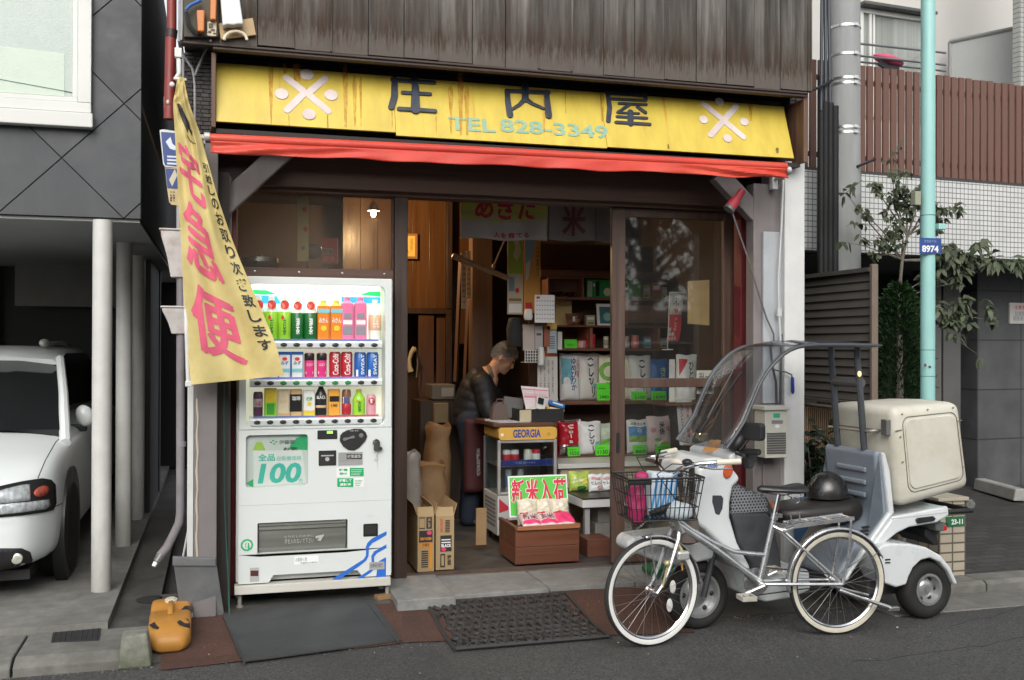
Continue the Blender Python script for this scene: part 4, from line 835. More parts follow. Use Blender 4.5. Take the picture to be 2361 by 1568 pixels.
# bits of wood under the machine's corner
b=MB();p=onapron(885,1380);b.cbox((p.x,p.y,0.012),(0.10,0.06,0.024),Matrix.Rotation(0.3,3,'Z'));tag(b.build('wood_scrap',M('scrap_wood',(0.25,0.15,0.07),0.8),loc=tuple(p),bevel=0.002),'scrap of wood wedged under the vending machine by the doorstep','wood scrap')
# ================================================================ VENDING MACHINE
VY=5.95
def v7(x,y,Y=VY):p=atY((860+x*0.4464)*0.61484,(1600+y*0.4464)*0.61484,Y);return p.x,p.z
def v6(x,y,Y=VY):p=atY((860+x*0.4209)*0.61484,(1000+y*0.4209)*0.61484,Y);return p.x,p.z
vx0,vx1,vz0,vz1=0.104,1.000,0.10,1.885
vwhite=M('machine_white',(0.61,0.645,0.635),0.38,var=0.02,coat=0.15,dirt=(0.58,0.60,0.57),dscale=3,damt=0.35)
VM=thing('vending_machine','white drinks vending machine lit from inside with blue waves on its lower corner','vending machine',(0.55,6.1,0.0))
def rr2(x0,x1,z0,z1,r,n=8):
 p=[]
 for cx,cy,q in((x1-r,z1-r,0),(x0+r,z1-r,1),(x0+r,z0+r,2),(x1-r,z0+r,3)):
  for i in range(n+1):t=(q+i/n)*math.pi/2;p.append((cx+r*math.cos(t),cy+r*math.sin(t)))
 return p
def plate_hole(b,x0,x1,z0,z1,inner,y0,y1,m=None):
 out=[(x1,z1),(x0,z1),(x0,z0),(x1,z0)];n=len(inner);q=n//4 # inner comes from rr2: arcs in the same corner order
 V2=out+list(inner);fs=[]
 for c in range(4):
  fs+=[(c,4+c*q+i,4+c*q+i+1)for i in range(q-1)]
  fs.append((c,4+c*q+q-1,4+((c+1)%4)*q,(c+1)%4))
 N=len(V2)
 b.add([(p[0],y0,p[1])for p in V2]+[(p[0],y1,p[1])for p in V2],fs+[tuple(i+N for i in f)for f in fs]
  +[(i,(i+1)%4,(i+1)%4+N,i+N)for i in range(4)]+[(4+i,4+(i+1)%n,4+(i+1)%n+N,4+i+N)for i in range(n)],m)
 return b
dx0,dz1=v6(150,150);dx1,dz0=v6(1388,1408);dx0=v6(150,900)[0]
zs=v6(700,1445)[1]
b=MB();plate_hole(b,vx0+0.012,vx1-0.012,zs,vz1,rr2(dx0,dx1,dz0,dz1,0.045),VY,VY+0.045);b.build('display_surround',vwhite,VM,bevel=0.004)
# lower door panel with poster opening, hatch opening and the kick recess
b=MB();c=[v7(*p)for p in((52,1378),(318,1362),(345,1318),(1035,1295),(1078,1340),(1338,1335))]
k0,k1=0.235,0.80;kz=0.175
plate_hole(b,vx0+0.012,vx1-0.012,0.58,zs-0.001,rr2(v7(138,300)[0],v7(662,300)[0],v7(400,508)[1],v7(400,68)[1],0.022),VY,VY+0.045)
plate_hole(b,vx0+0.012,vx1-0.012,0.30,0.579,rr2(v7(236,900)[0],v7(994,900)[0],v7(600,1075)[1],v7(600,795)[1],0.008),VY,VY+0.045)
b.sheet([(vx0+0.012,0.2995),(vx0+0.012,0.135),(0.285,0.135),(0.312,0.176),(0.79,0.176),(0.822,0.135),(vx1-0.012,0.135),(vx1-0.012,0.2995)],VY,VY+0.045)
b.build('lower_panel',vwhite,VM,bevel=0.002)
b=MB();b.box(vx0,vx0+0.02,VY+0.050,6.255,0.135,vz1-0.004);b.box(vx1-0.02,vx1,VY+0.050,6.255,0.135,vz1-0.004);b.box(vx0+0.0201,vx1-0.0201,VY+0.05,6.255,vz1-0.03,vz1-0.0045);b.box(vx0+0.0201,vx1-0.0201,6.235,6.254,0.136,vz1-0.0301);b.box(vx0+0.0201,vx1-0.0201,VY+0.06,6.2345,0.136,zs-0.02);b.build('cabinet',M('machine_side',(0.60,0.62,0.60),0.45,var=0.04),VM,bevel=0.004)
b=MB();b.box(vx0-0.008,vx1-0.016,VY-0.02,VY+0.06,0.078,0.128);b.build('base_bar',M('machine_base',(0.55,0.54,0.49),0.6,var=0.08,dirt=(0.3,0.28,0.23),damt=0.5),VM,bevel=0.004)
for x,y in((0.125,5.97),(0.97,5.97),(0.125,6.2),(0.97,6.2)):
 b=MB();b.lathe([(0.022,0.0),(0.022,0.01),(0.012,0.012),(0.012,0.134)],(x,y,0),seg=12);b.build('foot',M('foot_metal',(0.3,0.29,0.26),0.6,0.4),VM)
# lit display: box, backboard, tubes
BY=VY+0.16
lit=P('lit_backboard',(0.8,0.82,0.72),0.5,emis=(1.0,1.0,0.80),estr=0.22)
b=MB();b.box(dx0-0.02,dx1+0.02,BY,BY+0.01,dz0-0.02,dz1+0.02);b.build('backboard',lit,VM)
lin=P('display_lining',(0.72,0.75,0.66),0.4)
b=MB();b.box(dx0-0.02,dx0-0.002,VY+0.0455,BY-0.001,dz0-0.02,dz1+0.02);b.box(dx1+0.002,dx1+0.02,VY+0.0455,BY-0.001,dz0-0.02,dz1+0.02);b.box(dx0-0.0015,dx1+0.0015,VY+0.0455,BY-0.001,dz1+0.002,dz1+0.02);b.box(dx0-0.0015,dx1+0.0015,VY+0.0455,BY-0.001,dz0-0.02,dz0-0.002);b.build('display_box',lin,VM)
b=MB();b.box(dx0+0.03,dx1-0.03,VY+0.052,VY+0.075,dz1-0.02,dz1-0.006);b.build('lamp_tube',P('tube_light',(0.9,0.9,0.85),0.5,emis=(0.97,1.0,0.86),estr=3.0),VM)
gy=VY+0.118
ggreen=P('lit_green',(0.01,0.42,0.10),0.5,emis=(0.005,0.55,0.13),estr=0.55);gblue=P('lit_blue',(0.03,0.28,0.62),0.5,emis=(0.02,0.30,0.75),estr=0.6);gcyan=P('lit_cyan',(0.25,0.65,0.8),0.5,emis=(0.45,0.9,1.0),estr=0.7);gwhite=P('lit_white',(0.85,0.9,0.85),0.5,emis=(0.95,1,0.92),estr=0.32)
b=MB()
def g6(pts,m,d):b.sheet([v6(x,y,gy)for x,y in pts],gy-d,gy-d+0.001,m)
g6([(195,160),(1345,160),(1345,640),(195,640)],gwhite,0)
g6([(195,205),(330,210),(420,246),(300,250),(195,240)],ggreen,0.002);g6([(1345,222),(1250,222),(1160,250),(1345,268)],ggreen,0.002)
g6([(195,252),(420,262),(460,330),(195,330)],gblue,0.002);g6([(1345,272),(1000,268),(1000,320),(1345,330)],gblue,0.002)
g6([(420,262),(700,262),(680,310),(640,345),(460,330)],gcyan,0.002);g6([(999,268),(850,262),(800,300),(860,340),(999,322)],gcyan,0.002);g6([(195,331),(700,331),(700,620),(195,620)],gcyan,0.0015)
b.build('graphic_panel',None,VM)
bar=M('shelf_bar',(0.66,0.70,0.70),0.3,0.2,var=0.03)
bt=P('button_dark',(0.035,0.04,0.035),0.3);btg=P('button_green_ring',(0.02,0.22,0.05),0.3)
rows=[(690,10,255),(1032,10,252),(1380,10,248)]
SHZ=[]
for r,(yc,n,xs)in enumerate(rows):
 x0,zc=v6(180,yc,VY+0.05);x1,_=v6(1352,yc,VY+0.05)
 b=MB();b.rbox(x0,x1,VY+0.035-0.03,VY+0.03,zc-0.026,zc+0.02,0.012,'x');sh=b.build('shelf',bar,VM)
 b=MB();b.box(x0,x1,VY+0.031,VY+0.13,zc+0.018,zc+0.026);b.build('shelf_plate',bar,sh)
 b=MB();b.box(x0+0.02,x1-0.02,VY+0.026,VY+0.0305,zc+0.0205,zc+0.030);b.build('price_strip',(P('strip_blue',(0.12,0.16,0.5),0.4),P('strip_violet',(0.2,0.2,0.6),0.4),P('strip_mix',(0.15,0.2,0.45),0.4))[r],sh)
 if r==2:
  b=MB();b.box((x0+x1)/2,x1-0.02,VY+0.024,VY+0.0258,zc+0.0205,zc+0.030);b.build('price_strip',P('strip_red',(0.5,0.08,0.1),0.4),sh)
 for i in range(n):
  bx=v6(xs+i*115.3,yc,VY)[0];b=MB();b.lathe([(0.019,0.0),(0.019,-0.004),(0.015,-0.006),(0.001,-0.006)],(0,0,0),'y',16)
  b.v=[V((bx+p.x,VY+0.006+p.y,zc-0.003+p.z*0.62))for p in b.v];b.build('button',btg if r==1 and 2<=i<=7 else bt,sh)
 SHZ.append(zc+0.0265)
# controls on the lower panel
def dec(b,P7,m,d=0.001,t=0.001):b.sheet([v7(x,y)for x,y in P7],VY-d-t,VY-d,m)
def box7(x0,y0,x1,y1,t,m,name,r=None,par=None,d=0.0):
 xa,za=v7(x0,(y0+y1)/2)[0],v7((x0+x1)/2,y1)[1];xb,zb=v7(x1,(y0+y1)/2)[0],v7((x0+x1)/2,y0)[1];b=MB()
 if r:b.rbox(xa,xb,VY-t-d,VY-d,za,zb,r)
 else:b.box(xa,xb,VY-t-d,VY-d,za,zb)
 return b.build(name,m,par or VM,bevel=0.0015 if t>0.004 else 0)
# poster behind the opening
b=MB();b.box(v7(100,300)[0],v7(700,300)[0],VY+0.030,VY+0.040,v7(400,540)[1],v7(400,40)[1]);po=b.build('poster',P('poster_grey',(0.62,0.64,0.62),0.4),VM)
def p7(x,y):p=atY((860+x*0.4464)*0.61484,(1600+y*0.4464)*0.61484,VY+0.029);return p.x,p.z
b=MB();PYY=VY+0.029
teal=P('teal_print',(0.06,0.50,0.40),0.5);lime=P('lime_print',(0.36,0.55,0.08),0.5);mgreen=P('mid_green_print',(0.03,0.38,0.15),0.5);greyp=P('grey_print',(0.12,0.14,0.13),0.6)
b.sheet([p7(x,y)for x,y in((200,205),(610,195),(645,470),(205,500))],PYY-0.0005,PYY+0.0005,white)
b.sheet([p7(x,y)for x,y in((195,198),(225,130),(275,130),(305,198))],PYY-0.001,PYY+0.0005,lime)
b.sheet([p7(x,y)for x,y in((500,190),(520,140),(560,100),(610,72),(655,70),(655,195))],PYY-0.001,PYY+0.0005,mgreen)
b.sheet([p7(x,y)for x,y in((142,475),(200,440),(203,508),(170,500))],PYY-0.001,PYY+0.0005,mgreen)
for cx,cy in((368,118),(392,128),(350,132),(375,146)):b.sheet([(p7(cx,cy)[0]+0.007*math.cos(k*0.7),p7(cx,cy)[1]+0.004*math.sin(k*0.7))for k in range(9)],PYY-0.001,PYY+0.0005,mgreen)
def ptext(t,x0,y0,x1,y1,m,bold=0.0,dy=0.0012,sh=0.0):b.text(t,p7(x0,y0)[0],p7(x1,y0)[0],p7((x0+x1)/2,y1)[1],p7((x0+x1)/2,y0)[1],PYY-dy,m,bold,shear=sh)
ptext('伊藤園',418,112,545,148,greyp,0.01);ptext('お茶',452,172,575,200,black,0.02)
ptext('100',238,305,605,475,teal,0.035,sh=0.15);ptext('円',585,440,612,472,teal,0.01);ptext('全品',240,228,385,290,teal,0.03);ptext('自販機価格',400,245,605,285,teal,0.0)
b.build('poster_print',None,po)
b=MB();b.box(v7(139,300)[0],v7(661,300)[0],VY+0.012,VY+0.014,v7(400,507)[1],v7(400,69)[1]);b.build('poster_cover',glass('clear_cover',(0.93,0.95,0.94),1.0),VM)
o=box7(740,30,907,105,0.003,blackpl,'amount_display',0.004)
b=MB();x0,z0=v7(820,58);x1,z1=v7(868,36);b.text('888',x0,x1,z0,z1,VY-0.0035,P('led_green',(0.1,0.5,0.02),0.5,emis=(0.2,1.0,0.05),estr=2.5),0.03);b.build('digits',None,o)
b=MB();pts=[v7(*p)for p in((985,30),(1050,15),(1110,18),(1145,45),(1157,80),(1140,120),(1095,170),(1050,198),(1000,195),(955,165),(926,115),(930,75),(950,48))];b.sheet(pts,VY-0.010,VY,blackpl);cm=b.build('coin_panel',None,VM,bevel=0.003)
b=MB();a,c=v7(965,105),v7(1040,85);b.capsule2([a,((a[0]+c[0])/2,(a[1]+c[1])/2),c],[0.009,0.005,0.008],VY-0.017,VY-0.0105);b.build('lever',P('lever_grey',(0.16,0.16,0.16),0.4),cm)
b=MB();a=v7(1105,72);b.lathe([(0.013,-0.012),(0.013,-0.0105)],(a[0],VY,a[1]),'y',20);b.lathe([(0.009,-0.014),(0.009,-0.0121)],(a[0],VY,a[1]),'y',20);b.build('coin_slot',steel,cm)
b=MB();b.text('硬貨',*[v7(1010,35)[0],v7(1085,35)[0],v7(1010,42)[1],v7(1010,26)[1]],VY-0.0108,P('grey_lettering',(0.3,0.3,0.3),0.5));b.build('coin_text',None,cm)
o=box7(750,200,897,326,0.006,blackpl,'note_slot',0.004)
b=MB();a=v7(822,272);b.lathe([(0.012,-0.0085),(0.012,-0.0062)],(a[0],VY,a[1]),'y',14);b.box(v7(770,240)[0],v7(875,240)[0],VY-0.009,VY-0.0061,v7(800,248)[1],v7(800,238)[1]);b.build('note_mark',P('mark_grey',(0.4,0.4,0.4),0.5),o)
o=box7(915,215,1120,325,0.0015,M('brushed_plate',(0.42,0.42,0.41),0.45,0.5,var=0.15,scale=2,stretch=(1,1,60)),'instruction_plate')
b=MB();dec(b,((985,230),(1112,230),(1112,272),(985,272)),black,0.0016);b.text('故障連絡',v7(992,0)[0],v7(1105,0)[0],v7(1000,266)[1],v7(1000,236)[1],VY-0.003,P('plate_text',(0.5,0.5,0.5),0.5),0.01);b.build('plate_print',None,o)
for(y0,y1,xg0,xg1,xw0,xw1,t1)in((342,418,1012,1128,902,1010,'節電'),(430,510,906,1042,1044,1130,'節電して')):
 o=box7(min(xg0,xw0),y0,max(xg1,xw1),y1,0.0012,white,'sticker')
 b=MB();dec(b,((xg0,y0+3),(xg1,y0+3),(xg1,y1-3),(xg0,y1-3)),P('sticker_green',(0.005,0.36,0.12),0.5),0.0013)
 tx0,tx1,mt=(xw0,xw1,mgreen)if y0<400 else(xg0,xg1,white)
 b.text(t1,v7(tx0+16,y0)[0],v7(tx1-16,y0)[0],v7(tx0,(y0+y1)/2-2)[1],v7(tx0,y0+12)[1],VY-0.0031,mt,0.03);b.text('運転中' if y0<400 else '運転中',v7(tx0+22,y0)[0],v7(tx1-22,y0)[0],v7(tx0,y1-10)[1],v7(tx0,(y0+y1)/2+6)[1],VY-0.0031,mt,0.03)
 ox0,ox1,mo=(xg0,xg1,white)if y0<400 else(xw0,xw1,mgreen)
 for q in range(4):zz=y0+18+q*14;dec(b,((ox0+10,zz),(ox1-12-q*7,zz),(ox1-12-q*7,zz+3),(ox0+10,zz+3)),mo,0.0031)
 b.build('sticker_print',None,o)
a=v7(1232,150);b=MB();b.lathe([(0.021,-0.02),(0.021,0)],(a[0],VY,a[1]+0.012),'y',20);b.rbox(a[0]-0.017,a[0]+0.019,VY-0.03,VY-0.0201,a[1]-0.035,a[1]+0.02,0.008);b.rbox(a[0]+0.012,a[0]+0.034,VY-0.026,VY-0.0202,a[1]-0.034,a[1]-0.012,0.006);lk=b.build('lock',M('lock_steel',(0.2,0.2,0.2),0.35,0.9,var=0.3),VM,bevel=0.002)
b=MB();b.tube([(a[0]+0.002,VY-0.021,a[1]-0.04),(a[0]+0.001,VY-0.02,a[1]-0.06),(a[0]-0.002,VY-0.018,a[1]-0.075)],0.0022,6);b.lathe([(0.001,-0.005),(0.007,-0.004),(0.007,0),(0.001,0.001)],(a[0]-0.002,VY-0.012,a[1]-0.082),'y',12);b.tube([(a[0]+0.006,VY-0.006,a[1]-0.05),(a[0]+0.009,VY-0.003,a[1]-0.10),(a[0]+0.009,VY-0.003,a[1]-0.15)],0.0008,4,P('string',(0.55,0.55,0.5)));b.build('key',None,lk)
# delivery hatch
hx0,hx1,hz0,hz1=v7(236,900)[0],v7(994,900)[0],v7(600,1075)[1],v7(600,795)[1]
b=MB();b.box(hx0-0.005,hx1+0.005,VY+0.0455,VY+0.052,hz0-0.005,hz1+0.005);b.build('hatch_box',blackpl,VM)
b=MB()
prof=[(VY+0.012,hz1-0.004),(VY+0.010,hz1-0.02),(VY+0.018,hz1-0.024),(VY+0.016,hz1-0.044),(VY+0.026,hz1-0.050),(VY+0.022,(hz0+hz1)/2),(VY+0.028,hz0+0.055),(VY+0.034,hz0+0.03),(VY+0.040,hz0+0.022),(VY+0.044,hz0+0.004),(VY+0.045,hz1-0.004)]
b.prism(prof,lambda a_,c_,d:(hx0+0.008+d*(hx1-hx0-0.016),a_,c_));hf=b.build('hatch_flap',M('hatch_grey',(0.20,0.205,0.185),0.22,0.3,var=0.15,scale=1.5,stretch=(1,1,12)),VM)
b=MB();hp=P('hatch_lettering',(0.42,0.42,0.38),0.5)
for q,(tx,y0,y1)in enumerate((('とりだし口の中に',915,935),('手を入れないで下さい',942,985))):b.text(tx,v7(470,0)[0],v7(715,0)[0],v7(600,y1)[1],v7(600,y0)[1],VY+0.0185,hp)
b.sheet([v7(x,y)for x,y in((725,925),(800,910),(770,965),(740,960),(760,935),(730,945))],VY+0.017,VY+0.018,hp);b.build('hatch_text',None,hf)
o=box7(1125,815,1248,922,0.002,blackpl,'coin_return',0.006)
xa,za=v7(1140,905);xb,zb=v7(1232,832);b=MB();b.rbox(xa,xb,VY-0.006,VY-0.0021,za,zb,0.004);b.build('return_flap',P('flap_dark',(0.03,0.03,0.03),0.3),o)
b=MB();a=v7(148,995);R=0.0345
n=28;vs=[];
for i in range(n):t=2*math.pi*i/n;r1=R*(1.0+0.03*math.cos(t*9));vs+=[(a[0]+r1*math.cos(t),VY-0.001,a[1]+r1*math.sin(t)),(a[0]+0.7*R*math.cos(t),VY-0.001,a[1]+0.7*R*math.sin(t))]
b.add(vs,[(2*i,2*i+1,(2*i+3)%(2*n),(2*i+2)%(2*n))for i in range(n)],mgreen)
b.capsule2([(a[0]-0.006,a[1]-0.015),(a[0]-0.008,a[1]+0.006),(a[0]-0.002,a[1]+0.012)],0.0022,VY-0.0012,VY-0.0006,mgreen);b.capsule2([(a[0]+0.009,a[1]-0.016),(a[0]+0.009,a[1]+0.01)],[0.006,0.003],VY-0.0012,VY-0.0006,mgreen);b.build('recycling_mark',None,VM)
b=MB();wv=P('wave_blue',(0.02,0.13,0.52),0.45);dd=0.0012
dec(b,((862,1282),(1085,1140),(1130,1112),(1148,1080),(1146,1010),(1160,975),(1200,938),(1260,908),(1320,878),(1320,908),(1262,945),(1200,978),(1172,1015),(1170,1085),(1150,1125),(1100,1165),(925,1282)),wv)
dec(b,((1045,1288),(1150,1222),(1185,1198),(1196,1160),(1192,1085),(1215,1048),(1320,988),(1320,1018),(1240,1062),(1216,1095),(1218,1160),(1208,1205),(1185,1228),(1075,1296)),wv)
dec(b,((1145,1332),(1205,1300),(1232,1265),(1240,1210),(1240,1160),(1255,1130),(1316,1096),(1314,1330)),wv);b.build('wave_decal',None,VM)
o=box7(1175,1135,1302,1200,0.002,P('plate_grey',(0.33,0.33,0.33),0.5),'maker_plate',d=0.0025)
b=MB();b.text('自動販売機',v7(1190,0)[0],v7(1290,0)[0],v7(1200,1185)[1],v7(1200,1150)[1],VY-0.0048,P('plate_lettering',(0.12,0.12,0.12)),0.02);b.build('maker_text',None,o)
o=box7(172,1185,250,1302,0.0015,P('label_grey',(0.40,0.39,0.38),0.5),'rating_label')
b=MB();dec(b,((178,1208),(244,1208),(244,1255),(178,1255)),P('label_brown',(0.07,0.02,0.02)),0.0016);b.build('label_print',None,o)
o=box7(545,1088,750,1155,0.001,P('notice_paper',(0.76,0.79,0.78),0.5),'paper_notice')
b=MB();b.text('お客様へ 釣',v7(560,0)[0],v7(655,0)[0],v7(600,1132)[1],v7(600,1100)[1],VY-0.0018,greyp);b.text('釣銭切れの場合は',v7(602,0)[0],v7(748,0)[0],v7(600,1154)[1],v7(600,1138)[1],VY-0.0018,greyp);b.build('notice_text',None,o)
b=MB();b.text('返却口',v7(1160,0)[0],v7(1215,0)[0],v7(1200,760)[1],v7(1200,742)[1],VY-0.001,P('faint_grey',(0.5,0.52,0.52)));b.build('return_text',None,VM)
# ---------------------------------------------------------------- display drinks
DY=VY+0.085
def dmat(n,c):return P('drink_'+n,c,0.3)
clearp=P('drink_clear',(0.75,0.80,0.72),0.2)
def drink(kind,name,cat,label,cx,base,top,w,body,lab=None,cap=None,words=(),group=None,band=(0.0,0.62),row=0):
 x,zb=v6(cx,base,DY);_,zt=v6(cx,top,DY);zb=SHZ[row];r=(v6(cx+w/2,base,DY)[0]-v6(cx-w/2,base,DY)[0])/2;r=min(r*1.08,0.0385)
 h=(zt-zb)*1.06;t=thing(name,label,cat,(x,DY,zb),group)
 b=MB()
 if kind=='bottle':
  pr=[(r*0.9,0),(r,0.01),(r,h*0.60),(r*0.97,h*0.64),(r*0.62,h*0.80),(r*0.42,h*0.87),(r*0.42,h*0.90)]
 elif kind=='pack':
  pr=None
 else:pr=[(r*0.86,0),(r*0.92,0.003),(r,0.012),(r,h-0.014),(r*0.86,h-0.003),(r*0.84,h),(r*0.80,h-0.002)]
 if pr:b.lathe(pr,(x,DY,zb),seg=20)
 else:b.rbox(x-r,x+r,DY-r*0.9,DY+r*0.9,zb,zb+h*0.86,0.012,'z')
 b.build('body',body,t,bevel=0.003 if kind=='pack' else 0)
 if kind in('bottle','pack')and cap is not None:
  b=MB()
  if kind=='pack':b.lathe([(r*0.9,h*0.861),(r*0.5,h*0.92),(r*0.5,h)],(x,DY,zb),seg=14)
  else:b.lathe([(r*0.46,h*0.895),(r*0.46,h*0.995),(r*0.40,h)],(x,DY,zb),seg=14)
  b.build('cap',cap,t)
 if lab is not None:
  b=MB();z0,z1=zb+h*band[0]+0.004,zb+h*band[1]
  if kind=='pack':b.rbox(x-r-0.0008,x+r+0.0008,DY-r*0.9-0.0008,DY+r*0.9,z0,z1,0.012,'z')
  else:b.lathe([(r+0.0004,z0-zb),(r+0.0009,z0-zb+0.001),(r+0.0009,z1-zb-0.001),(r+0.0004,z1-zb)],(x,DY,zb),seg=20)
  b.build('label',lab,t)
 if words:
  b=MB()
  for(tx,u0,u1,f0,f1,m,vert)in words:
   za,zc=zb+h*f0,zb+h*f1;xa,xc=x+r*u0,x+r*u1;R=r+0.0016
   yy=DY-r*0.9-0.0015 if kind=='pack' else None
   cyl=(lambda a,c:(a,yy,c))if kind=='pack' else(lambda a,c:(x+R*math.sin((a-x)/R),DY-R*math.cos((a-x)/R),c))
   if vert=='rot':
    b.text(tx,za,zc,-xc,-xa,0,m,0.02,fn=lambda a,c:cyl(-c,a),sub=0.012)
   elif tx=='#':b.prism([(xa,za),(xc,za),(xc,zc),(xa,zc)],lambda a,c,d:(V(cyl(a,c))+V((0,-0.0003+d*0.0006,0))),m)
   elif tx=='@':
    b2=MB();b2.prism([((xa+xc)/2+(xc-xa)/2*math.cos(k*0.449),(za+zc)/2+(zc-za)/2*math.sin(k*0.449))for k in range(14)],lambda a,c,d:(V(cyl(a,c))+V((0,-0.0003-0.0008*d,0))),m);b2.build('badge',None,t)
   else:b.text('\n'.join(tx)if vert=='v' else tx,xa,xc,za,zc,0,m,0.02,fn=cyl,sub=0.02)
  if b.v:b.build('lettering',None,t)
 return t
lg,dg_,og,pk=dmat('lime',(0.30,0.62,0.04)),dmat('green',(0.012,0.13,0.03)),dmat('orange',(0.75,0.22,0.02)),dmat('pink',(0.72,0.18,0.34))
rd,bl,wh,yl,bk,br_=dmat('red',(0.42,0.02,0.035)),dmat('blue',(0.02,0.12,0.42)),dmat('white',(0.75,0.76,0.74)),dmat('yellow',(0.72,0.55,0.06)),dmat('black',(0.02,0.02,0.02)),dmat('tan',(0.62,0.42,0.22))
grp='drinks on show in the vending machine';badge=dmat('badge',(0.70,0.06,0.04))
for i,(cx,nm)in enumerate(((262,'lime green tea bottle half hidden by the yellow banner, leftmost on the top shelf'),(375,'lime green tea bottle on the top shelf, just right of the banner'),(490,'lime green tea bottle beside the dark green bottles on the top shelf'))):
 drink('bottle','drink_bottle','bottle',nm,cx,600,285,108,clearp,lg,clearp,[('お茶',-0.30,0.25,0.10,0.48,dg_,'v'),('@',-0.75,0.75,0.70,0.90,badge,''),('@',-0.6,-0.1,0.46,0.56,badge,'')],grp,(0.0,0.64),0)
for i,(cx,nm)in enumerate(((606,'dark green tea bottle on the top shelf, left one of the pair'),(722,'dark green tea bottle on the top shelf, right one next to the orange packs'))):
 drink('bottle','drink_bottle','bottle',nm,cx,600,290,108,clearp,dg_,clearp,[('濃茶',-0.32,0.32,0.12,0.50,wh,'v'),('@',-0.7,0.7,0.70,0.88,badge,'')],grp,(0.0,0.62),0)
for cx,nm in((836,'orange drink carton with white lettering on the top shelf, left of two'),(951,'orange drink carton with white lettering, touching the pink bottles on the top shelf')):
 drink('pack','drink_carton','carton',nm,cx,615,320,100,og,None,yl,[('#',-0.95,0.95,0.68,0.78,dmat('aqua',(0.2,0.55,0.6)),''),('みかん',-0.75,0.75,0.42,0.56,wh,''),('@',-0.5,0.5,0.22,0.36,yl,'')],grp,row=0)
for cx,nm in((1048,'pink bottle with grey picture on the top shelf, left of two'),(1165,'pink bottle with grey picture on the top shelf, beside the peach bottle')):
 drink('pack','drink_bottle','bottle',nm,cx,615,295,100,pk,None,pk,[('#',-0.75,0.75,0.12,0.32,dmat('grey',(0.25,0.25,0.28)),''),('#',-0.75,0.75,0.36,0.46,wh,''),('うめ',-0.6,0.6,0.375,0.45,rd,''),('#',-0.6,0.6,0.50,0.62,dmat('grey',(0.25,0.25,0.28)),'')],grp,row=0)
drink('bottle','drink_bottle','bottle','clear peach drink bottle at the right end of the top shelf',1297,600,315,105,clearp,dmat('peach',(0.72,0.45,0.28)),clearp,[('もも',-0.5,0.5,0.30,0.52,wh,'')],grp,(0.22,0.62),0)
for cx,nm in((380,'white and blue carton mostly behind the banner on the middle shelf'),(490,'white and blue carton cut by the banner edge on the middle shelf'),(601,'white and blue carton fully in view on the middle shelf')):
 drink('pack','drink_carton','carton',nm,cx,960,735,104,wh,None,None,[('#',-0.98,0.98,0.76,0.855,bl,''),('#',-0.98,-0.86,0.02,0.76,bl,''),('#',0.86,0.98,0.02,0.76,bl,''),('#',-0.8,0.8,0.18,0.30,dmat('aqua',(0.2,0.55,0.7)),''),('みず',-0.6,0.6,0.42,0.55,bl,''),('@',-0.4,0.4,0.56,0.68,badge,'')],grp,row=1)
for cx,nm in((712,'small pink and black can on the middle shelf, beside the white carton'),(822,'small pink and black can on the middle shelf, beside the red cans')):
 drink('can','drink_can','can',nm,cx,960,780,82,dmat('magenta',(0.68,0.04,0.22)),bk,None,[('ココア',-0.7,0.7,0.46,0.56,wh,''),('#',-0.8,0.8,0.14,0.24,wh,'')],grp,(0.66,0.96),1)
for cx,nm in((940,'red cola can on the middle shelf, left one of the red pair'),(1045,'red cola can on the middle shelf, right one next to the blue cans')):
 drink('can','drink_can','can',nm,cx,957,772,96,rd,None,None,[('Coca-Cola',-0.5,0.55,0.10,0.92,wh,'rot')],grp,row=1)
for cx,nm in((1165,'blue sports drink can on the middle shelf, left one of the blue pair'),(1275,'blue sports drink can at the right end of the middle shelf')):
 drink('can','drink_can','can',nm,cx,960,775,100,bl,None,None,[('SWEAT',0.02,0.62,0.10,0.92,wh,'rot'),('#',-0.85,-0.45,0.03,0.30,wh,'')],grp,row=1)
drink('can','drink_can','can','small dark purple can at the left end of the bottom shelf',255,1310,1128,80,dmat('plum',(0.10,0.04,0.09)),dmat('lilac',(0.5,0.42,0.45)),None,[('小豆',-0.6,0.6,0.42,0.62,rd,'')],grp,(0.36,0.72),2)
drink('pack','drink_carton','carton','green and yellow drink carton on the bottom shelf',365,1310,1060,102,lg,yl,None,[('#',-0.6,0.6,0.06,0.4,dmat('leaf',(0.06,0.35,0.05)),'')],grp,(0.42,0.86),2)
drink('pack','drink_carton','carton','cream coloured drink carton on the bottom shelf',480,1310,1068,98,dmat('cream',(0.70,0.60,0.42)),None,None,[('ミルク',-0.6,0.6,0.42,0.52,br_,''),('#',-0.98,0.98,0.02,0.10,br_,'')],grp,row=2)
drink('pack','drink_carton','carton','black and orange drink carton on the bottom shelf',592,1310,1068,98,br_,bk,None,[('珈琲',-0.7,0.7,0.50,0.64,wh,'')],grp,(0.12,0.70),2)
drink('pack','drink_carton','carton','white and yellow lemon carton on the bottom shelf',708,1310,1080,100,wh,yl,None,[('@',-0.35,0.35,0.34,0.48,yl,''),('檸檬',-0.5,0.5,0.5,0.64,green,'')],grp,(0.0,0.18),2)
drink('bottle','drink_bottle','bottle','tall black coffee bottle in the middle of the bottom shelf',815,1310,1055,96,bk,br_,bk,[('BLACK',-0.85,0.85,0.52,0.62,wh,'')],grp,(0.22,0.32),2)
drink('pack','drink_carton','carton','orange and black drink carton right of the black bottle',930,1310,1070,98,dmat('amber',(0.72,0.34,0.05)),None,None,[('#',-0.8,0.8,0.46,0.64,bk,''),('紅茶',-0.6,0.6,0.47,0.63,yl,''),('190',-0.5,0.5,0.28,0.38,bk,'')],grp,row=2)
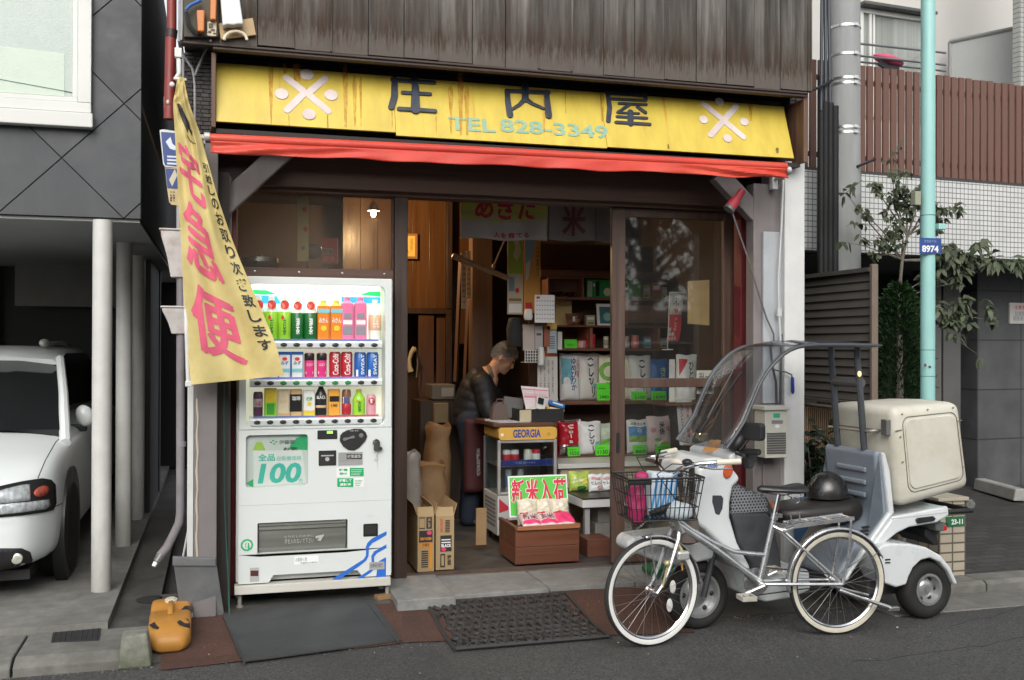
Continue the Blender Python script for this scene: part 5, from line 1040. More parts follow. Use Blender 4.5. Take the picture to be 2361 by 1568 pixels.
drink('can','drink_can','can','tall red, white and brown can on the bottom shelf',1043,1310,1108,76,dmat('brown',(0.20,0.09,0.05)),rd,None,[('#',-0.9,0.9,0.46,0.72,wh,''),('炭焼',-0.7,0.7,0.48,0.70,bl,'')],grp,(0.03,0.45),2)
drink('bottle','drink_bottle','bottle','small lime green tea bottle with yellow cap on the bottom shelf',1153,1310,1105,104,lg,None,yl,[('お茶',-0.3,0.3,0.12,0.56,dg_,'v'),('@',-0.6,-0.2,0.5,0.6,og,'')],grp,row=2)
drink('can','drink_can','can','short pink can at the right end of the bottom shelf',1262,1310,1150,78,dmat('rose',(0.62,0.30,0.36)),None,None,[('@',-0.75,0.75,0.50,0.86,rd,''),('果',-0.4,0.4,0.54,0.8,wh,'')],grp,row=2)
# ================================================================ INSIDE THE SHOP
SHY=7.75
brownsh=wood('shelf_wood',(0.11,0.045,0.026),(0.19,0.085,0.05),'x',0.7,0.5,0.15)
backsh=wood('shelf_back',(0.05,0.022,0.014),(0.085,0.04,0.026),'x',0.7,0.6,0.1)
SHF=thing('shelf_unit','dark brown wooden shelf unit behind the counter holding bags of rice','shelf',(2.9,SHY+0.15,0.02))
def zat(y,Y,x=1345):return atY(x,y,Y).z
sL=atY(1248,780,SHY).x;sM=atY(1283,860,SHY).x;sR=3.62
b=MB();b.box(sL,sR,SHY+0.33,SHY+0.35,0.03,2.35);b.build('shelf_back',backsh,SHF)
for nm,y,x0,t in(('shelf',806,sM,0.022),('shelf',929,sM,0.03),('shelf',752,sM,0.016),('shelf',688,sL,0.02),('beam',632,sL,0.06),('shelf',1056,sM,0.03)):
 z=zat(y,SHY);b=MB();b.box(x0,sR,SHY+(0.0 if nm=='shelf' else 0.02),SHY+0.329,z-t/2,z+t/2);b.build(nm,brownsh,SHF,bevel=0.002)
for px,ya,yb in((1283,810,1052),(1364,756,802),(1446,690,748),(1520,756,802)):
 x=atY(px,(ya+yb)/2,SHY).x;b=MB();b.box(x-0.010,x+0.010,SHY+0.004,SHY+0.328,zat(yb,SHY),zat(ya,SHY));b.build('divider',wood('divider_wood',(0.20,0.07,0.035),(0.30,0.12,0.06),'z',0.7),SHF)
b=MB();x0,x1,z0,z1=rect(1440,705,1665,745,SHY+0.05);b.box(x0,x1,SHY+0.05,SHY+0.07,z0,z1);b.build('drawer_front',wood('drawer_wood',(0.13,0.055,0.03),(0.21,0.095,0.055),'x',0.7),SHF)
# ---- bags
def bagsurf(x0,x1,z0,z1,Y,th,seal=0.06,ax=0.0):
 def f(u,v,lift=0.0):
  e=(max(0,1-(2*u-1)**2)**0.55)*(max(0,1-(2*v-1)**4)**0.7)if v<1-seal else 0.0
  if v>=1-seal-0.02:e*=max(0.0,(1-v-0.0)/max(seal+0.02,1e-3))*0.4
  wr=0.003*math.sin(u*17+v*9)+0.0025*math.sin(v*31-u*11)
  return V((x0+(x1-x0)*u+ax*v,Y-th*e*0.5+wr*e*1.0-lift+0.02*v,z0+(z1-z0)*v+0.004*math.sin(u*9+x0*40)*v))
 return f
def bag(name,label,cat,px,Y,th,mat,decor=(),group=None,seal=0.06,ax=0.0,base=None):
 x0,x1,z0,z1=rect(*px,Y)
 if base is not None:z0=base
 t=thing(name,label,cat,((x0+x1)/2,Y,z0),group);f=bagsurf(x0,x1,z0,z1,Y,th,seal,ax);b=MB();nu,nv=14,18
 vs=[f(i/nu,j/nv)for j in range(nv+1)for i in range(nu+1)];k=len(vs);g=lambda i,j:j*(nu+1)+i
 vs+=[V((p.x,2*(Y+0.02*j/nv)-p.y+0.003,p.z))for j in range(nv+1)for p in vs[j*(nu+1):(j+1)*(nu+1)]];fs=[]
 for j in range(nv):
  for i in range(nu):fs+=[(g(i,j),g(i+1,j),g(i+1,j+1),g(i,j+1)),(k+g(i,j),k+g(i,j+1),k+g(i+1,j+1),k+g(i+1,j))]
 ed=[g(i,0)for i in range(nu+1)]+[g(nu,j)for j in range(1,nv+1)]+[g(i,nv)for i in range(nu-1,-1,-1)]+[g(0,j)for j in range(nv-1,0,-1)]
 for a,c in zip(ed,ed[1:]+ed[:1]):fs.append((a,c,c+k,a+k))
 b.add(vs,fs,None,True);b.build('sack',mat,t,auto=70)
 if decor:printed(decor,f,t)
 return t
def printed(decor,f,t,nm='print',lift0=0.0022):
 b=MB()
 for n,(kind,u0,u1,v0,v1,m,*rest)in enumerate(decor):
  lift=lift0+0.0003*n;fn=lambda a,c,lift=lift:tuple(f(a,c,lift))
  if kind=='rect':pts,fs=subdivide2([(u0,v0),(u1,v0),(u1,v1),(u0,v1)],[(0,1,2,3)],0.09);b.add([fn(*p)for p in pts],fs,m)
  elif kind=='dot':pts,fs=subdivide2([((u0+u1)/2+(u1-u0)/2*math.cos(i*0.3927),(v0+v1)/2+(v1-v0)/2*math.sin(i*0.3927))for i in range(16)],[tuple(range(16))],0.09);b.add([fn(*p)for p in pts],fs,m)
  elif kind=='ring':
   n_=20;vs=[]
   for i in range(n_):
    a=2*math.pi*i/n_
    for k in(1.0,0.55):vs.append(fn((u0+u1)/2+(u1-u0)/2*k*math.cos(a),(v0+v1)/2+(v1-v0)/2*k*math.sin(a)))
   b.add(vs,[(2*i,2*i+1,(2*i+3)%(2*n_),(2*i+2)%(2*n_))for i in range(n_)],m)
  elif kind=='poly':pts,fs=subdivide2(rest[0],[tuple(range(len(rest[0])))],0.09);b.add([fn(*p)for p in pts],fs,m)
  elif kind=='brush':
   pts=rest[0];b.capsule2(pts,rest[1],0,0,m,lambda a,c,d,fn=fn:fn(a,c)if d else tuple(V(fn(a,c))+V((0,0.0008,0))))
  else:b.text('\n'.join(rest[0])if kind=='v' else rest[0],u0,u1,v0,v1,0,m,rest[1]if len(rest)>1 else 0.015,fn=fn,sub=0.08)
 return b.build(nm,None,t)
def flat(name,label,cat,px,Y,th,mat,decor=(),group=None,tilt=0.0,base=None,bev=0.0):
 x0,x1,z0,z1=rect(*px,Y)
 if base is not None:z1+=base-z0;z0=base
 t=thing(name,label,cat,((x0+x1)/2,Y,z0),group);b=MB();b.prism([(x0,z0),(x1,z0),(x1,z1),(x0,z1)],lambda a,c,d:(a,Y+tilt*(c-z0)/(z1-z0)+d*th,c));b.build('panel' if th>0.01 else 'sheet',mat,t,bevel=bev)
 if decor:printed(decor,lambda u,v,l=0:V((x0+(x1-x0)*u,Y+tilt*v-l,z0+(z1-z0)*v)),t,lift0=0.0008)
 return t
fluo=P('fluo_green',(0.10,0.72,0.02),0.6);cream=P('bag_cream',(0.74,0.70,0.52),0.45);bagw=M('bag_white',(0.74,0.75,0.76),0.35,var=0.06,scale=5);bagg=M('bag_grey',(0.60,0.58,0.55),0.45,var=0.08,scale=5)
bagb=M('bag_blue',(0.03,0.15,0.45),0.35,var=0.2,scale=6);skyb=P('print_sky',(0.05,0.25,0.55));field=P('print_field',(0.22,0.40,0.10));aqua=P('print_aqua',(0.16,0.42,0.52));rosep=P('print_rose',(0.60,0.30,0.34));bagp=M('bag_pink',(0.72,0.58,0.59),0.4,var=0.12,scale=8)
z929=zat(929,SHY)+0.016;z1070=zat(1056,SHY)+0.016;z806=zat(806,SHY)+0.012
BF=SHY+0.10
G1='rice bags on the shelves'
koshi=lambda m,s=1.0:[('brush',0,0,0,0,m,[(0.42,0.88),(0.55,0.90),(0.62,0.86)],0.018),('brush',0,0,0,0,m,[(0.40,0.78),(0.48,0.74),(0.60,0.76)],0.018),('brush',0,0,0,0,m,[(0.45,0.68),(0.43,0.55),(0.52,0.52),(0.62,0.58)],0.02),('brush',0,0,0,0,m,[(0.42,0.46),(0.50,0.46),(0.46,0.38),(0.52,0.34),(0.60,0.40),(0.62,0.46)],0.018),('brush',0,0,0,0,m,[(0.56,0.28),(0.57,0.16)],0.02),('brush',0,0,0,0,m,[(0.68,0.28),(0.69,0.14),(0.62,0.08)],0.02)]
bag('rice_bag','white and aqua rice bag with blue vertical writing, leftmost on the upper shelf','rice bag',(1291,815,1337,925),BF,0.09,bagw,[('rect',0.06,0.55,0.35,0.90,aqua),('v',0.5,0.78,0.22,0.9,navy,'ゆめぴりか',0.02),('v',0.80,0.92,0.5,0.88,red,'北海道',0.01),('dot',0.12,0.45,0.3,0.5,bagw)],G1,base=z929)
bag('rice_bag','beige rice bag with black brush writing, second on the upper shelf','rice bag',(1334,815,1383,924),BF+0.01,0.09,bagg,koshi(black)+[('v',0.82,0.94,0.6,0.9,rosep,'新潟',0.01),('h',0.6,0.9,0.25,0.36,aqua,'新',0.02)],G1,base=z929)
bag('rice_bag','cream rice bag with a green ring, half behind the door stile on the upper shelf','rice bag',(1378,818,1428,924),BF+0.02,0.08,cream,[('ring',0.05,0.85,0.42,0.85,P('print_leaf',(0.16,0.42,0.05))),('v',0.3,0.6,0.1,0.4,green,'無洗米',0.01)],G1,base=z929)
bag('rice_bag','narrow cream rice bag at the left edge of the door glass, upper shelf','rice bag',(1430,820,1458,925),BF+0.03,0.07,cream,[('rect',0.7,0.95,0.1,0.9,bagw)],G1,base=z929)
bag('rice_bag','white rice bag with black brush writing behind the door glass, upper shelf','rice bag',(1452,820,1502,925),BF,0.09,bagw,koshi(black),G1,base=z929)
bag('rice_bag','blue rice bag behind the door glass, upper shelf','rice bag',(1498,828,1548,925),BF,0.09,bagb,[('v',0.42,0.68,0.25,0.8,P('print_pale_green',(0.45,0.6,0.4)),'きらら',0.02),('rect',0.85,0.95,0.1,0.9,P('print_ice',(0.4,0.5,0.6)))],G1,base=z929)
SDS=thing('side_shelf','short dark shelves against the right hand wall behind the sliding door glass','shelf',(3.4,7.0,0.02))
SDY=6.92;zsu=atY(1580,927,SDY).z;zsl=atY(1580,1064,SDY).z
for z_ in(zsu,zsl):b=MB();b.box(3.17,3.655,SDY-0.06,SDY+0.30,z_-0.025,z_);b.build('shelf',brownsh,SDS,bevel=0.002)
b=MB();b.box(3.63,3.656,SDY-0.04,SDY+0.29,0.02,zsu+0.35);b.build('upright',backsh,SDS)
bag('rice_bag','white rice bag with a red corner behind the door glass, rightmost on the upper shelf','rice bag',(1556,818,1604,925),SDY+0.06,0.09,bagw,[('poly',0,0,0,0,red,[(0.08,0.9),(0.5,0.92),(0.1,0.55)]),('v',0.5,0.75,0.3,0.85,black,'ひとめ',0.02)],G1,ax=0.02,base=zsu+0.0005)
flat('paper_strip','upright white card just left of the red cornered rice bag','card',(1543,826,1556,924),SDY+0.04,0.003,white,base=zsu+0.0005)
bag('rice_bag','small tan rice bag low behind the hanging strip, lower side shelf','rice bag',(1600,1000,1636,1062),SDY+0.06,0.08,M('bag_tan',(0.50,0.40,0.26),0.45,var=0.1),[('h',0.2,0.8,0.5,0.7,red,'新米',0.02)],G1,base=zsl+0.0005)
bag('rice_bag','red foil pouch with white cola script, leftmost on the lower shelf','pouch',(1288,968,1342,1062),BF,0.08,M('pouch_red',(0.50,0.015,0.03),0.25,var=0.2),[('rect',0.05,0.95,0.0,0.30,M('pouch_silver',(0.45,0.43,0.42),0.2,0.8,var=0.4,scale=20)),('rect',0.1,0.95,0.92,1.0,M('pouch_silver',(0.45,0.43,0.42),0.2,0.8)),('v',0.36,0.60,0.36,0.88,white,'Cola',0.03)],G1,base=z1070,ax=0.0)
bag('rice_bag','pale grey rice bag with black brush writing, in the middle of the lower shelf','rice bag',(1334,972,1386,1062),BF-0.03,0.09,bagw,koshi(black)+[('h',0.66,0.92,0.2,0.42,aqua,'新',0.02)],G1,base=z1070)
bag('rice_bag','pale green rice bag half behind the door stile, lower shelf','rice bag',(1378,976,1428,1062),BF+0.02,0.08,M('bag_mint',(0.48,0.56,0.44),0.4,var=0.1),[('rect',0.1,0.6,0.3,0.5,P('print_leaf',(0.16,0.42,0.05)))],G1,base=z1070)
bag('rice_bag','rice bag printed with blue sky over a green field, behind the lower door glass','rice bag',(1446,968,1494,1062),BF,0.08,bagw,[('rect',0.06,0.94,0.52,0.80,skyb),('rect',0.06,0.94,0.34,0.53,field),('dot',0.4,0.65,0.62,0.76,P('print_ice',(0.4,0.5,0.6))),('h',0.12,0.88,0.84,0.92,black,'ふるさと米',0.02)],G1,base=z1070)
bag('rice_bag','pink blossom printed rice bag, rightmost behind the lower door glass','rice bag',(1492,960,1550,1062),BF-0.02,0.09,bagp,[('v',0.42,0.64,0.5,0.88,black,'米俵',0.02),('dot',0.45,0.8,0.22,0.32,P('print_yellow',(0.6,0.4,0.08))),('dot',0.25,0.5,0.32,0.42,P('print_leaf',(0.16,0.42,0.05))),('dot',0.1,0.3,0.55,0.7,rosep),('dot',0.68,0.88,0.6,0.74,rosep)],G1,base=z1070)
for px,tx,nm,bz in(((1377,884,1406,924),'2880','tall fluorescent green price card reading 2880',z929),((1457,909,1491,929),'2100','fluorescent green price card reading 2100',z929),((1501,909,1537,929),'1890','fluorescent green price card reading 1890',z929),((1547,908,1575,928),'2200','fluorescent green price card at the right end of the upper shelf row',z929),((1309,1040,1338,1061),'1550','fluorescent green price card reading 1550',z1070),((1373,1038,1404,1062),'1150','fluorescent green price card reading 1150',z1070),((1460,1042,1491,1063),'860','fluorescent green price card reading 860',z1070),((1511,1043,1546,1064),'780','fluorescent green price card reading 780',z1070)):
 flat('price_card',nm,'price card',px,SHY+0.012,0.0015,fluo,[('h',0.18,0.92,0.12,0.5 if px[3]-px[1]<30 else 0.30,black,tx,0.015),('rect',0.15,0.7,0.66,0.72,P('card_ink',(0.04,0.25,0.03)))],'green price cards',tilt=0.012,base=bz)
flat('price_card','small fluorescent green card beside the pink cans on the top goods shelf','price card',(1302,781,1331,801),SHY+0.03,0.0015,fluo,[('h',0.2,0.8,0.2,0.5,P('card_ink',(0.04,0.25,0.03)),'特価',0.01)],'green price cards',tilt=0.01,base=z806)
def can(label,px,y0,y1,Y,m,base,w=20,lab=None,name='drink_can',top=steel):
 x,_,z=atY(px,(y0+y1)/2,Y);r=w/2/2335*Y*1.03;h=atY(px,y0,Y).z-atY(px,y1,Y).z
 t=thing(name,label,'can',(x,Y,base));b=MB();b.lathe([(r*0.88,0),(r,0.006),(r,h-0.008),(r*0.86,h),(r*0.8,h-0.002)],(x,Y,base),seg=18);b.build('body',m,t)
 if lab:b=MB();b.lathe([(r+0.0005,h*0.25),(r+0.001,h*0.27),(r+0.001,h*0.7),(r+0.0005,h*0.72)],(x,Y,base),seg=18);b.build('label',lab,t)
 return t
can('pink can with red label standing beside the green card on the goods shelf',1362,768,800,SHY+0.08,P('can_pink',(0.55,0.05,0.12),0.3),z806,22,red)
can('red and silver can lying low behind the pink can on the goods shelf',1341,783,800,SHY+0.10,P('can_rose',(0.5,0.25,0.27),0.3),z806,22)
can('small white bottle by the door stile on the goods shelf',1397,774,801,SHY+0.08,P('bottle_white',(0.6,0.58,0.5),0.4),z806,12,P('bottle_label',(0.35,0.3,0.2)))
can('pale pink can seen through the door glass on the goods shelf',1464,774,804,SHY+0.08,P('can_coral',(0.62,0.16,0.13),0.3),z806,18)
can('grey pink can at the left edge of the door glass on the goods shelf',1444,776,804,SHY+0.09,P('can_grey_pink',(0.4,0.27,0.25),0.3),z806,16)
b=MB();x,_,z=atY(1323,740,SHY+0.07);bz=zat(752,SHY)+0.009;b.lathe([(0.050,0),(0.066,0.085),(0.070,0.086),(0.070,0.094),(0.001,0.096)],(x,SHY+0.08,bz),seg=24);t=thing('noodle_cup','instant noodle cup with a busy dark and orange print on the shelf','noodle cup',(x,SHY+0.08,bz));b.build('cup',M('cup_print',(0.10,0.05,0.03),0.4,var=0.9,scale=45),t)
b=MB();R=0.0615
for tx,u0,u1,f0,f1,m in(('麺',-0.45,0.2,0.3,0.85,white),('旨',0.3,0.8,0.2,0.6,P('cup_orange',(0.6,0.2,0.03)))):b.text(tx,R*u0,R*u1,0.085*f0,0.085*f1,0,m,0.02,fn=lambda a,c:(x+(0.052+0.015*c/0.085)*math.sin(a/R),SHY+0.08-(0.052+0.015*c/0.085)*math.cos(a/R),bz+c),sub=0.02)
b.build('print',None,t)
flat('paper_sheet','buff sheet of card standing behind the noodle cup','card',(1281,695,1318,752),SHY+0.2,0.004,P('buff',(0.55,0.42,0.20),0.7),base=zat(752,SHY)+0.009)
flat('photo_frame','white framed teal picture leaning on the shelf beside the door stile','picture',(1378,716,1414,766),SHY+0.06,0.012,white,[('rect',0.16,0.95,0.08,0.86,P('pic_teal',(0.05,0.16,0.18))),('dot',0.4,0.9,0.2,0.6,P('pic_pale',(0.25,0.42,0.42)))],tilt=0.03,base=zat(752,SHY)+0.009)
flat('green_packet','green printed packets on the upper shelf beside the door stile','packet',(1352,644,1412,686),SHY+0.08,0.06,P('packet_green',(0.03,0.30,0.07),0.4),[('rect',0.04,0.22,0.05,0.9,P('print_pale_green',(0.45,0.6,0.4))),('rect',0.36,0.5,0.1,0.9,black),('dot',0.66,0.95,0.1,0.55,cream),('dot',0.25,0.33,0.6,0.8,white)],base=zat(688,SHY)+0.011,bev=0.006)
flat('green_packet','plain green packet behind the door glass, next to the stile','packet',(1438,646,1478,688),SHY+0.08,0.06,P('packet_green',(0.03,0.30,0.07),0.4),[('ring',0.0,0.3,0.45,0.95,white)],base=zat(688,SHY)+0.011,bev=0.006)
b=MB();x0,x1,z0,z1=rect(1262,640,1346,688,SHY);b.box(x0,x1,SHY+0.02,SHY+0.03,z0,z0+0.01);
for a in((x0,x0+0.015,z0,z1),(x1-0.015,x1,z0,z1),(x0+0.0151,x1-0.0151,z0,z0+0.012),(x0+0.0151,x1-0.0151,z1-0.012,z1)):b.box(a[0],a[1],SHY-0.01,SHY+0.15,a[2],a[3])
b.box(x0+0.015,x1-0.015,SHY+0.12,SHY+0.13,z0+0.012,z1-0.012);t=thing('wooden_box','open wooden box on the top shelf with two dark bowls in it','box',((x0+x1)/2,SHY+0.05,z0));b.build('box',brownsh,t,bevel=0.002)
for k in(0.32,0.68):b=MB();b.lathe([(0.02,0.0),(0.05,0.04),(0.045,0.041),(0.01,0.008)],(x0+(x1-x0)*k,SHY+0.05,z0+0.013),seg=16);tag(b.build('bowl',P('bowl_dark',(0.03,0.014,0.01),0.3),loc=(x0+(x1-x0)*k,SHY+0.05,z0+0.013)),'dark bowl in the wooden box, '+('left' if k<0.5 else 'right')+' one of the two','bowl')
# small banner on a stand, cardboard and notices on the door glass, hanging strip
BS=thing('small_banner','little red and white table banner on a thin stand behind the door glass','banner',(atY(1540,806,7.0).x,7.0,atY(1540,808,7.0).z))
b=MB();a,c=atY(1539,806,7.0),atY(1544,674,7.0);b.tube([a,c],0.004,6);b.tube([c,atY(1579,676,7.0)],0.003,6);b.box(a.x-0.035,a.x+0.035,6.98,7.02,a.z-0.004,a.z+0.004);b.build('stand',P('stand_white',(0.6,0.6,0.58)),BS)
p4=[atY(x,y,6.998)for x,y in((1541,787),(1565,786),(1578,679),(1545,677))]
fB=lambda u,v,l=0.0:p4[0].lerp(p4[1],u).lerp(p4[3].lerp(p4[2],u),v)+V((0,-l+0.008*math.sin(v*7+u*3),0))
b=MB();b.add([fB(i/4,j/10)for j in range(11)for i in range(5)],[(j*5+i,j*5+i+1,j*5+i+6,j*5+i+5)for j in range(10)for i in range(4)],None,True);o=b.build('cloth',P('small_banner_grey',(0.42,0.40,0.37),0.7),BS);md=o.modifiers.new('solid','SOLIDIFY');md.thickness=0.0015
printed([('rect',0.0,1.0,0.0,0.56,P('banner_red',(0.45,0.03,0.05),0.7)),('h',0.28,0.72,0.76,0.94,black,'米',0.02),('poly',0,0,0,0,red,[(0.3,0.66),(0.5,0.58),(0.7,0.66),(0.62,0.70),(0.5,0.67),(0.38,0.70)]),('v',0.40,0.62,0.08,0.50,P('banner_pale',(0.6,0.35,0.3)),'ごはん',0.01)],fB,BS)
b=MB();x0,x1,z0,z1=rect(1584,645,1634,750,6.32);b.sheet([(x0,z0+0.01),(x0+0.002,z1-0.012),(x1,z1),(x1,z0)],6.310,6.314);tag(b.build('cardboard_sheet',M('cardboard',(0.30,0.20,0.09),0.8,var=0.12,scale=12),loc=(x0,6.31,z0)),'brown cardboard sheet taped inside the sliding door glass','cardboard')
flat('door_notice','small white notice on the inside of the door glass above the mid rail','notice',(1606,854,1646,908),6.345,0.0012,P('notice_white',(0.6,0.6,0.56)),[('h',0.1,0.42,0.6,0.9,black,'引\n戸',0.02),('rect',0.5,0.9,0.7,0.74,black),('rect',0.1,0.8,0.25,0.29,black)])
SB2=[atY(x,y,6.9)for x,y in((1567,1026),(1597,1030),(1594,921),(1559,921))]
fS=lambda u,v,l=0.0:SB2[0].lerp(SB2[1],u).lerp(SB2[3].lerp(SB2[2],u),v)+V((0,-l,0))
t=thing('hanging_strip','white hanging strip with red vertical writing behind the lower door glass','banner',tuple(SB2[0]));b=MB();b.add([fS(0,0),fS(1,0),fS(1,1),fS(0,1)],[(0,1,2,3)]);o=b.build('sheet',P('strip_white',(0.6,0.6,0.62)),t);md=o.modifiers.new('solid','SOLIDIFY');md.thickness=0.002;md.offset=-1
printed([('v',0.20,0.42,0.22,0.86,P('strip_plum',(0.25,0.04,0.08)),'コシヒカリ',0.015),('v',0.60,0.80,0.6,0.93,red,'新潟米',0.01),('rect',0.60,0.84,0.2,0.38,red)],fS,t,lift0=0.004)
b=MB();b.tube([SB2[3]+V((-0.02,0,0.006)),SB2[2]+V((0.03,0,0.006))],0.004,6);b.build('rod',white,t)
# counter on the right with the white edge, and the low goods table before it
CT=thing('display_counter','beige fronted counter with a white edged top along the right hand shelves','counter',(3.0,7.4,0.02))
x0,x1,z0,z1=rect(1287,1066,1560,1077,7.35)
b=MB();b.box(x0,3.55,7.35,SHY-0.002,z0,z1);b.build('top',P('counter_white',(0.55,0.55,0.53),0.45),CT,bevel=0.004)
b=MB();b.box(x0+0.03,3.54,7.38,SHY-0.01,0.03,z0-0.001);b.build('front',M('counter_beige',(0.42,0.34,0.22),0.6,var=0.08),CT)
TB_=thing('goods_table','low white edged table with snack bags beside the wooden crate','table',(2.75,6.95,0.02))
q=[atY(1311,1146,7.2),atY(1352,1170,6.78)]
tz=atY(1380,1160,6.78).z;tx0=atY(1343,1160,6.78).x
b=MB();b.slab([(tx0-0.02,7.30),(tx0,6.78),(3.3,6.78),(3.3,7.30)],tz-0.03,tz+0.028);b.build('top',P('table_white',(0.55,0.55,0.54),0.45),TB_,bevel=0.003)
b=MB();b.box(tx0+0.0,3.3,6.775,7.3,tz+0.0285,tz+0.040);b.build('edge',P('table_dark',(0.03,0.025,0.022),0.4),TB_)
for x in(tx0+0.05,3.22):
 for y in(6.83,7.24):b=MB();b.box(x-0.018,x+0.018,y-0.018,y+0.018,0.019,tz-0.031);b.build('leg',P('table_leg',(0.3,0.3,0.3),0.5),TB_)
tt=tz+0.041
bag('snack_bag','lime green and yellow bag on the low goods table','bag',(1313,1088,1362,1146),7.12,0.07,M('bag_lime',(0.42,0.55,0.10),0.35,var=0.35,scale=12),[('dot',0.3,0.75,0.02,0.3,P('print_dark_green',(0.02,0.14,0.03))),('dot',0.5,0.95,0.4,0.7,P('print_lemon',(0.65,0.6,0.08))),('h',0.15,0.6,0.5,0.7,white,'お米',0.02)],base=tt)
for k,(x0,x1,nm)in enumerate(((1358,1390,'white bag with pink print on the low goods table, beside the lime bag'),(1386,1416,'white bag with dark print on the low goods table, by the door stile'))):bag('snack_bag',nm,'bag',(x0,1094,x1,1148),7.05+0.02*k,0.06,bagw,[('h',0.1,0.9,0.42,0.62,black,'せんべい',0.02),('rect',0.15,0.8,0.7,0.85,rosep),('dot',0.5,0.9,0.15,0.38,rosep)],base=tt)
cardb=M('carton_brown',(0.34,0.24,0.125),0.75,var=0.08,scale=6,dirt=(0.26,0.18,0.09),dscale=3,damt=0.4)
x0,x1,z0,z1=rect(1352,1170,1405,1290,6.95)
b=MB();b.box(x0+0.05,x0+0.34,6.9,7.2,0.019,0.20);b.box(x0+0.08,x0+0.33,6.92,7.18,0.201,0.36);tag(b.build('storage_carton',M('carton_grey',(0.20,0.19,0.17),0.8,var=0.3,scale=6),loc=(x0+0.2,7,0.019),bevel=0.003),'stacked grey brown cartons under the low goods table','carton')
x0,x1,z0,z1=rect(1345,1243,1402,1296,6.62);b=MB();b.box(x0+0.03,x1+0.02,6.62,6.82,0.019,z1);tag(b.build('small_crate',wood('crate_dark',(0.10,0.035,0.02),(0.17,0.065,0.04),'x',0.8,0.5),loc=(x0,6.62,0.019),bevel=0.004),'small dark wooden box on the floor right of the big crate','box')
# ---------------------------------------------------------------- big wooden crate with the new rice sign
cratew=wood('crate_wood',(0.095,0.030,0.015),(0.17,0.060,0.028),'x',0.8,0.45,0.25,dirt=(0.05,0.02,0.012),damt=0.6)
c0,c1=atZ(1191,1305,0.036),atZ(1342,1298,0.036);cy=6.45;cx0,cx1=c0.x,c1.x;cz1=atY(1265,1213,cy).z
CR=thing('wooden_crate','reddish brown wooden crate on the shop sill holding packs of new rice','crate',((cx0+cx1)/2,cy+0.15,0.036))
cyb=6.86
b=MB();zb=0.037;hs_=(cz1-0.02-zb)/2
for k in range(2):b.box(cx0,cx1,cy,cy+0.018,zb+k*hs_+0.0008,zb+(k+1)*hs_-0.0008);b.box(cx0,cx0+0.018,cy+0.0185,cyb,zb+k*hs_+0.001,zb+(k+1)*hs_-0.001);b.box(cx1-0.018,cx1,cy+0.0185,cyb,zb+k*hs_+0.001,zb+(k+1)*hs_-0.001);b.box(cx0+0.0185,cx1-0.0185,cyb-0.018,cyb,zb+k*hs_+0.001,zb+(k+1)*hs_-0.001)
b.box(cx0+0.019,cx1-0.019,cy+0.019,cyb-0.019,zb+0.01,cz1-0.05)
b.build('crate_body',cratew,CR,bevel=0.003)
b=MB();xm=cx0-0.0;xa,_,_=atY(1178,1195,cy-0.02);b.prism([(cx0+0.005,cz1-0.019),(cx1-0.003,cz1-0.019),(cx1+0.002,cz1+0.012),(cx0+0.01,cz1+0.008)],lambda a,c,d:(a,cy-0.022+d*0.02,c));b.build('front_ledge',wood('ledge_wood',(0.26,0.085,0.036),(0.36,0.14,0.06),'x',0.8,0.5),CR,bevel=0.003)
b=MB();b.box(cx0-0.004,cx0+0.02,cy-0.001,cyb+0.002,cz1-0.0185,cz1+0.004);b.box(cx1-0.02,cx1+0.004,cy-0.001,cyb+0.002,cz1-0.0185,cz1+0.004);b.build('rim',cratew,CR,bevel=0.003)
for k,(xa,xb,tx,gname)in enumerate(((1205,1248,'新米','flat pack of rice with pink print on the crate, leftmost in the front row'),(1246,1286,'玄米','flat pack of rice with pink print on the crate, middle of the front row'),(1283,1326,'白米','bright pink printed pack of rice on the crate, rightmost in the front row'))):
 Y=cy+0.02;x0,x1,z0,z1=rect(xa,1168,xb,1200,Y);t=thing('rice_pack',gname,'rice pack',((x0+x1)/2,Y+0.06,cz1),'rice packs on the crate')
 def fP(u,v,l=0.0,x0=x0,x1=x1,k=k):e=(max(0,1-(2*u-1)**4)**0.5)*(max(0,1-(2*v-1)**4)**0.5);return V((x0+(x1-x0)*u,cy+0.0+0.14*v,cz1+0.004+0.055*v+0.028*e+0.003*math.sin(u*11+v*8+k)+l))
 b=MB();nn=10;vs=[fP(i/nn,j/nn)for j in range(nn+1)for i in range(nn+1)];kk=len(vs);vs+=[V((p.x,p.y,cz1-0.002+0.05*(p.y-cy)/0.14))for p in vs];g=lambda i,j:j*(nn+1)+i;fs=[]
 for j in range(nn):
  for i in range(nn):fs+=[(g(i,j),g(i+1,j),g(i+1,j+1),g(i,j+1)),(kk+g(i,j),kk+g(i,j+1),kk+g(i+1,j+1),kk+g(i+1,j))]
 ed=[g(i,0)for i in range(nn+1)]+[g(nn,j)for j in range(1,nn+1)]+[g(i,nn)for i in range(nn-1,-1,-1)]+[g(0,j)for j in range(nn-1,0,-1)]
 fs+=[(a,c,c+kk,a+kk)for a,c in zip(ed,ed[1:]+ed[:1])];b.add(vs,fs,None,True);b.build('pack',M('pack_film',(0.60,0.50,0.50),0.25,var=0.25,scale=14),t,auto=60)
 printed([('rect',0.04,0.96,0.04,0.22,P('pack_pink',(0.70,0.05,0.16),0.3)),('h',0.12,0.88,0.26,0.66,(P('pack_plum',(0.22,0.03,0.06))if k<2 else white),tx,0.02),('rect',0.08,0.5,0.74,0.90,red)]+([('rect',0.05,0.95,0.22,0.72,P('pack_pink',(0.70,0.05,0.16),0.3))]if k==2 else[]),lambda u,v,l=0.0:fP(u,v,l),t)
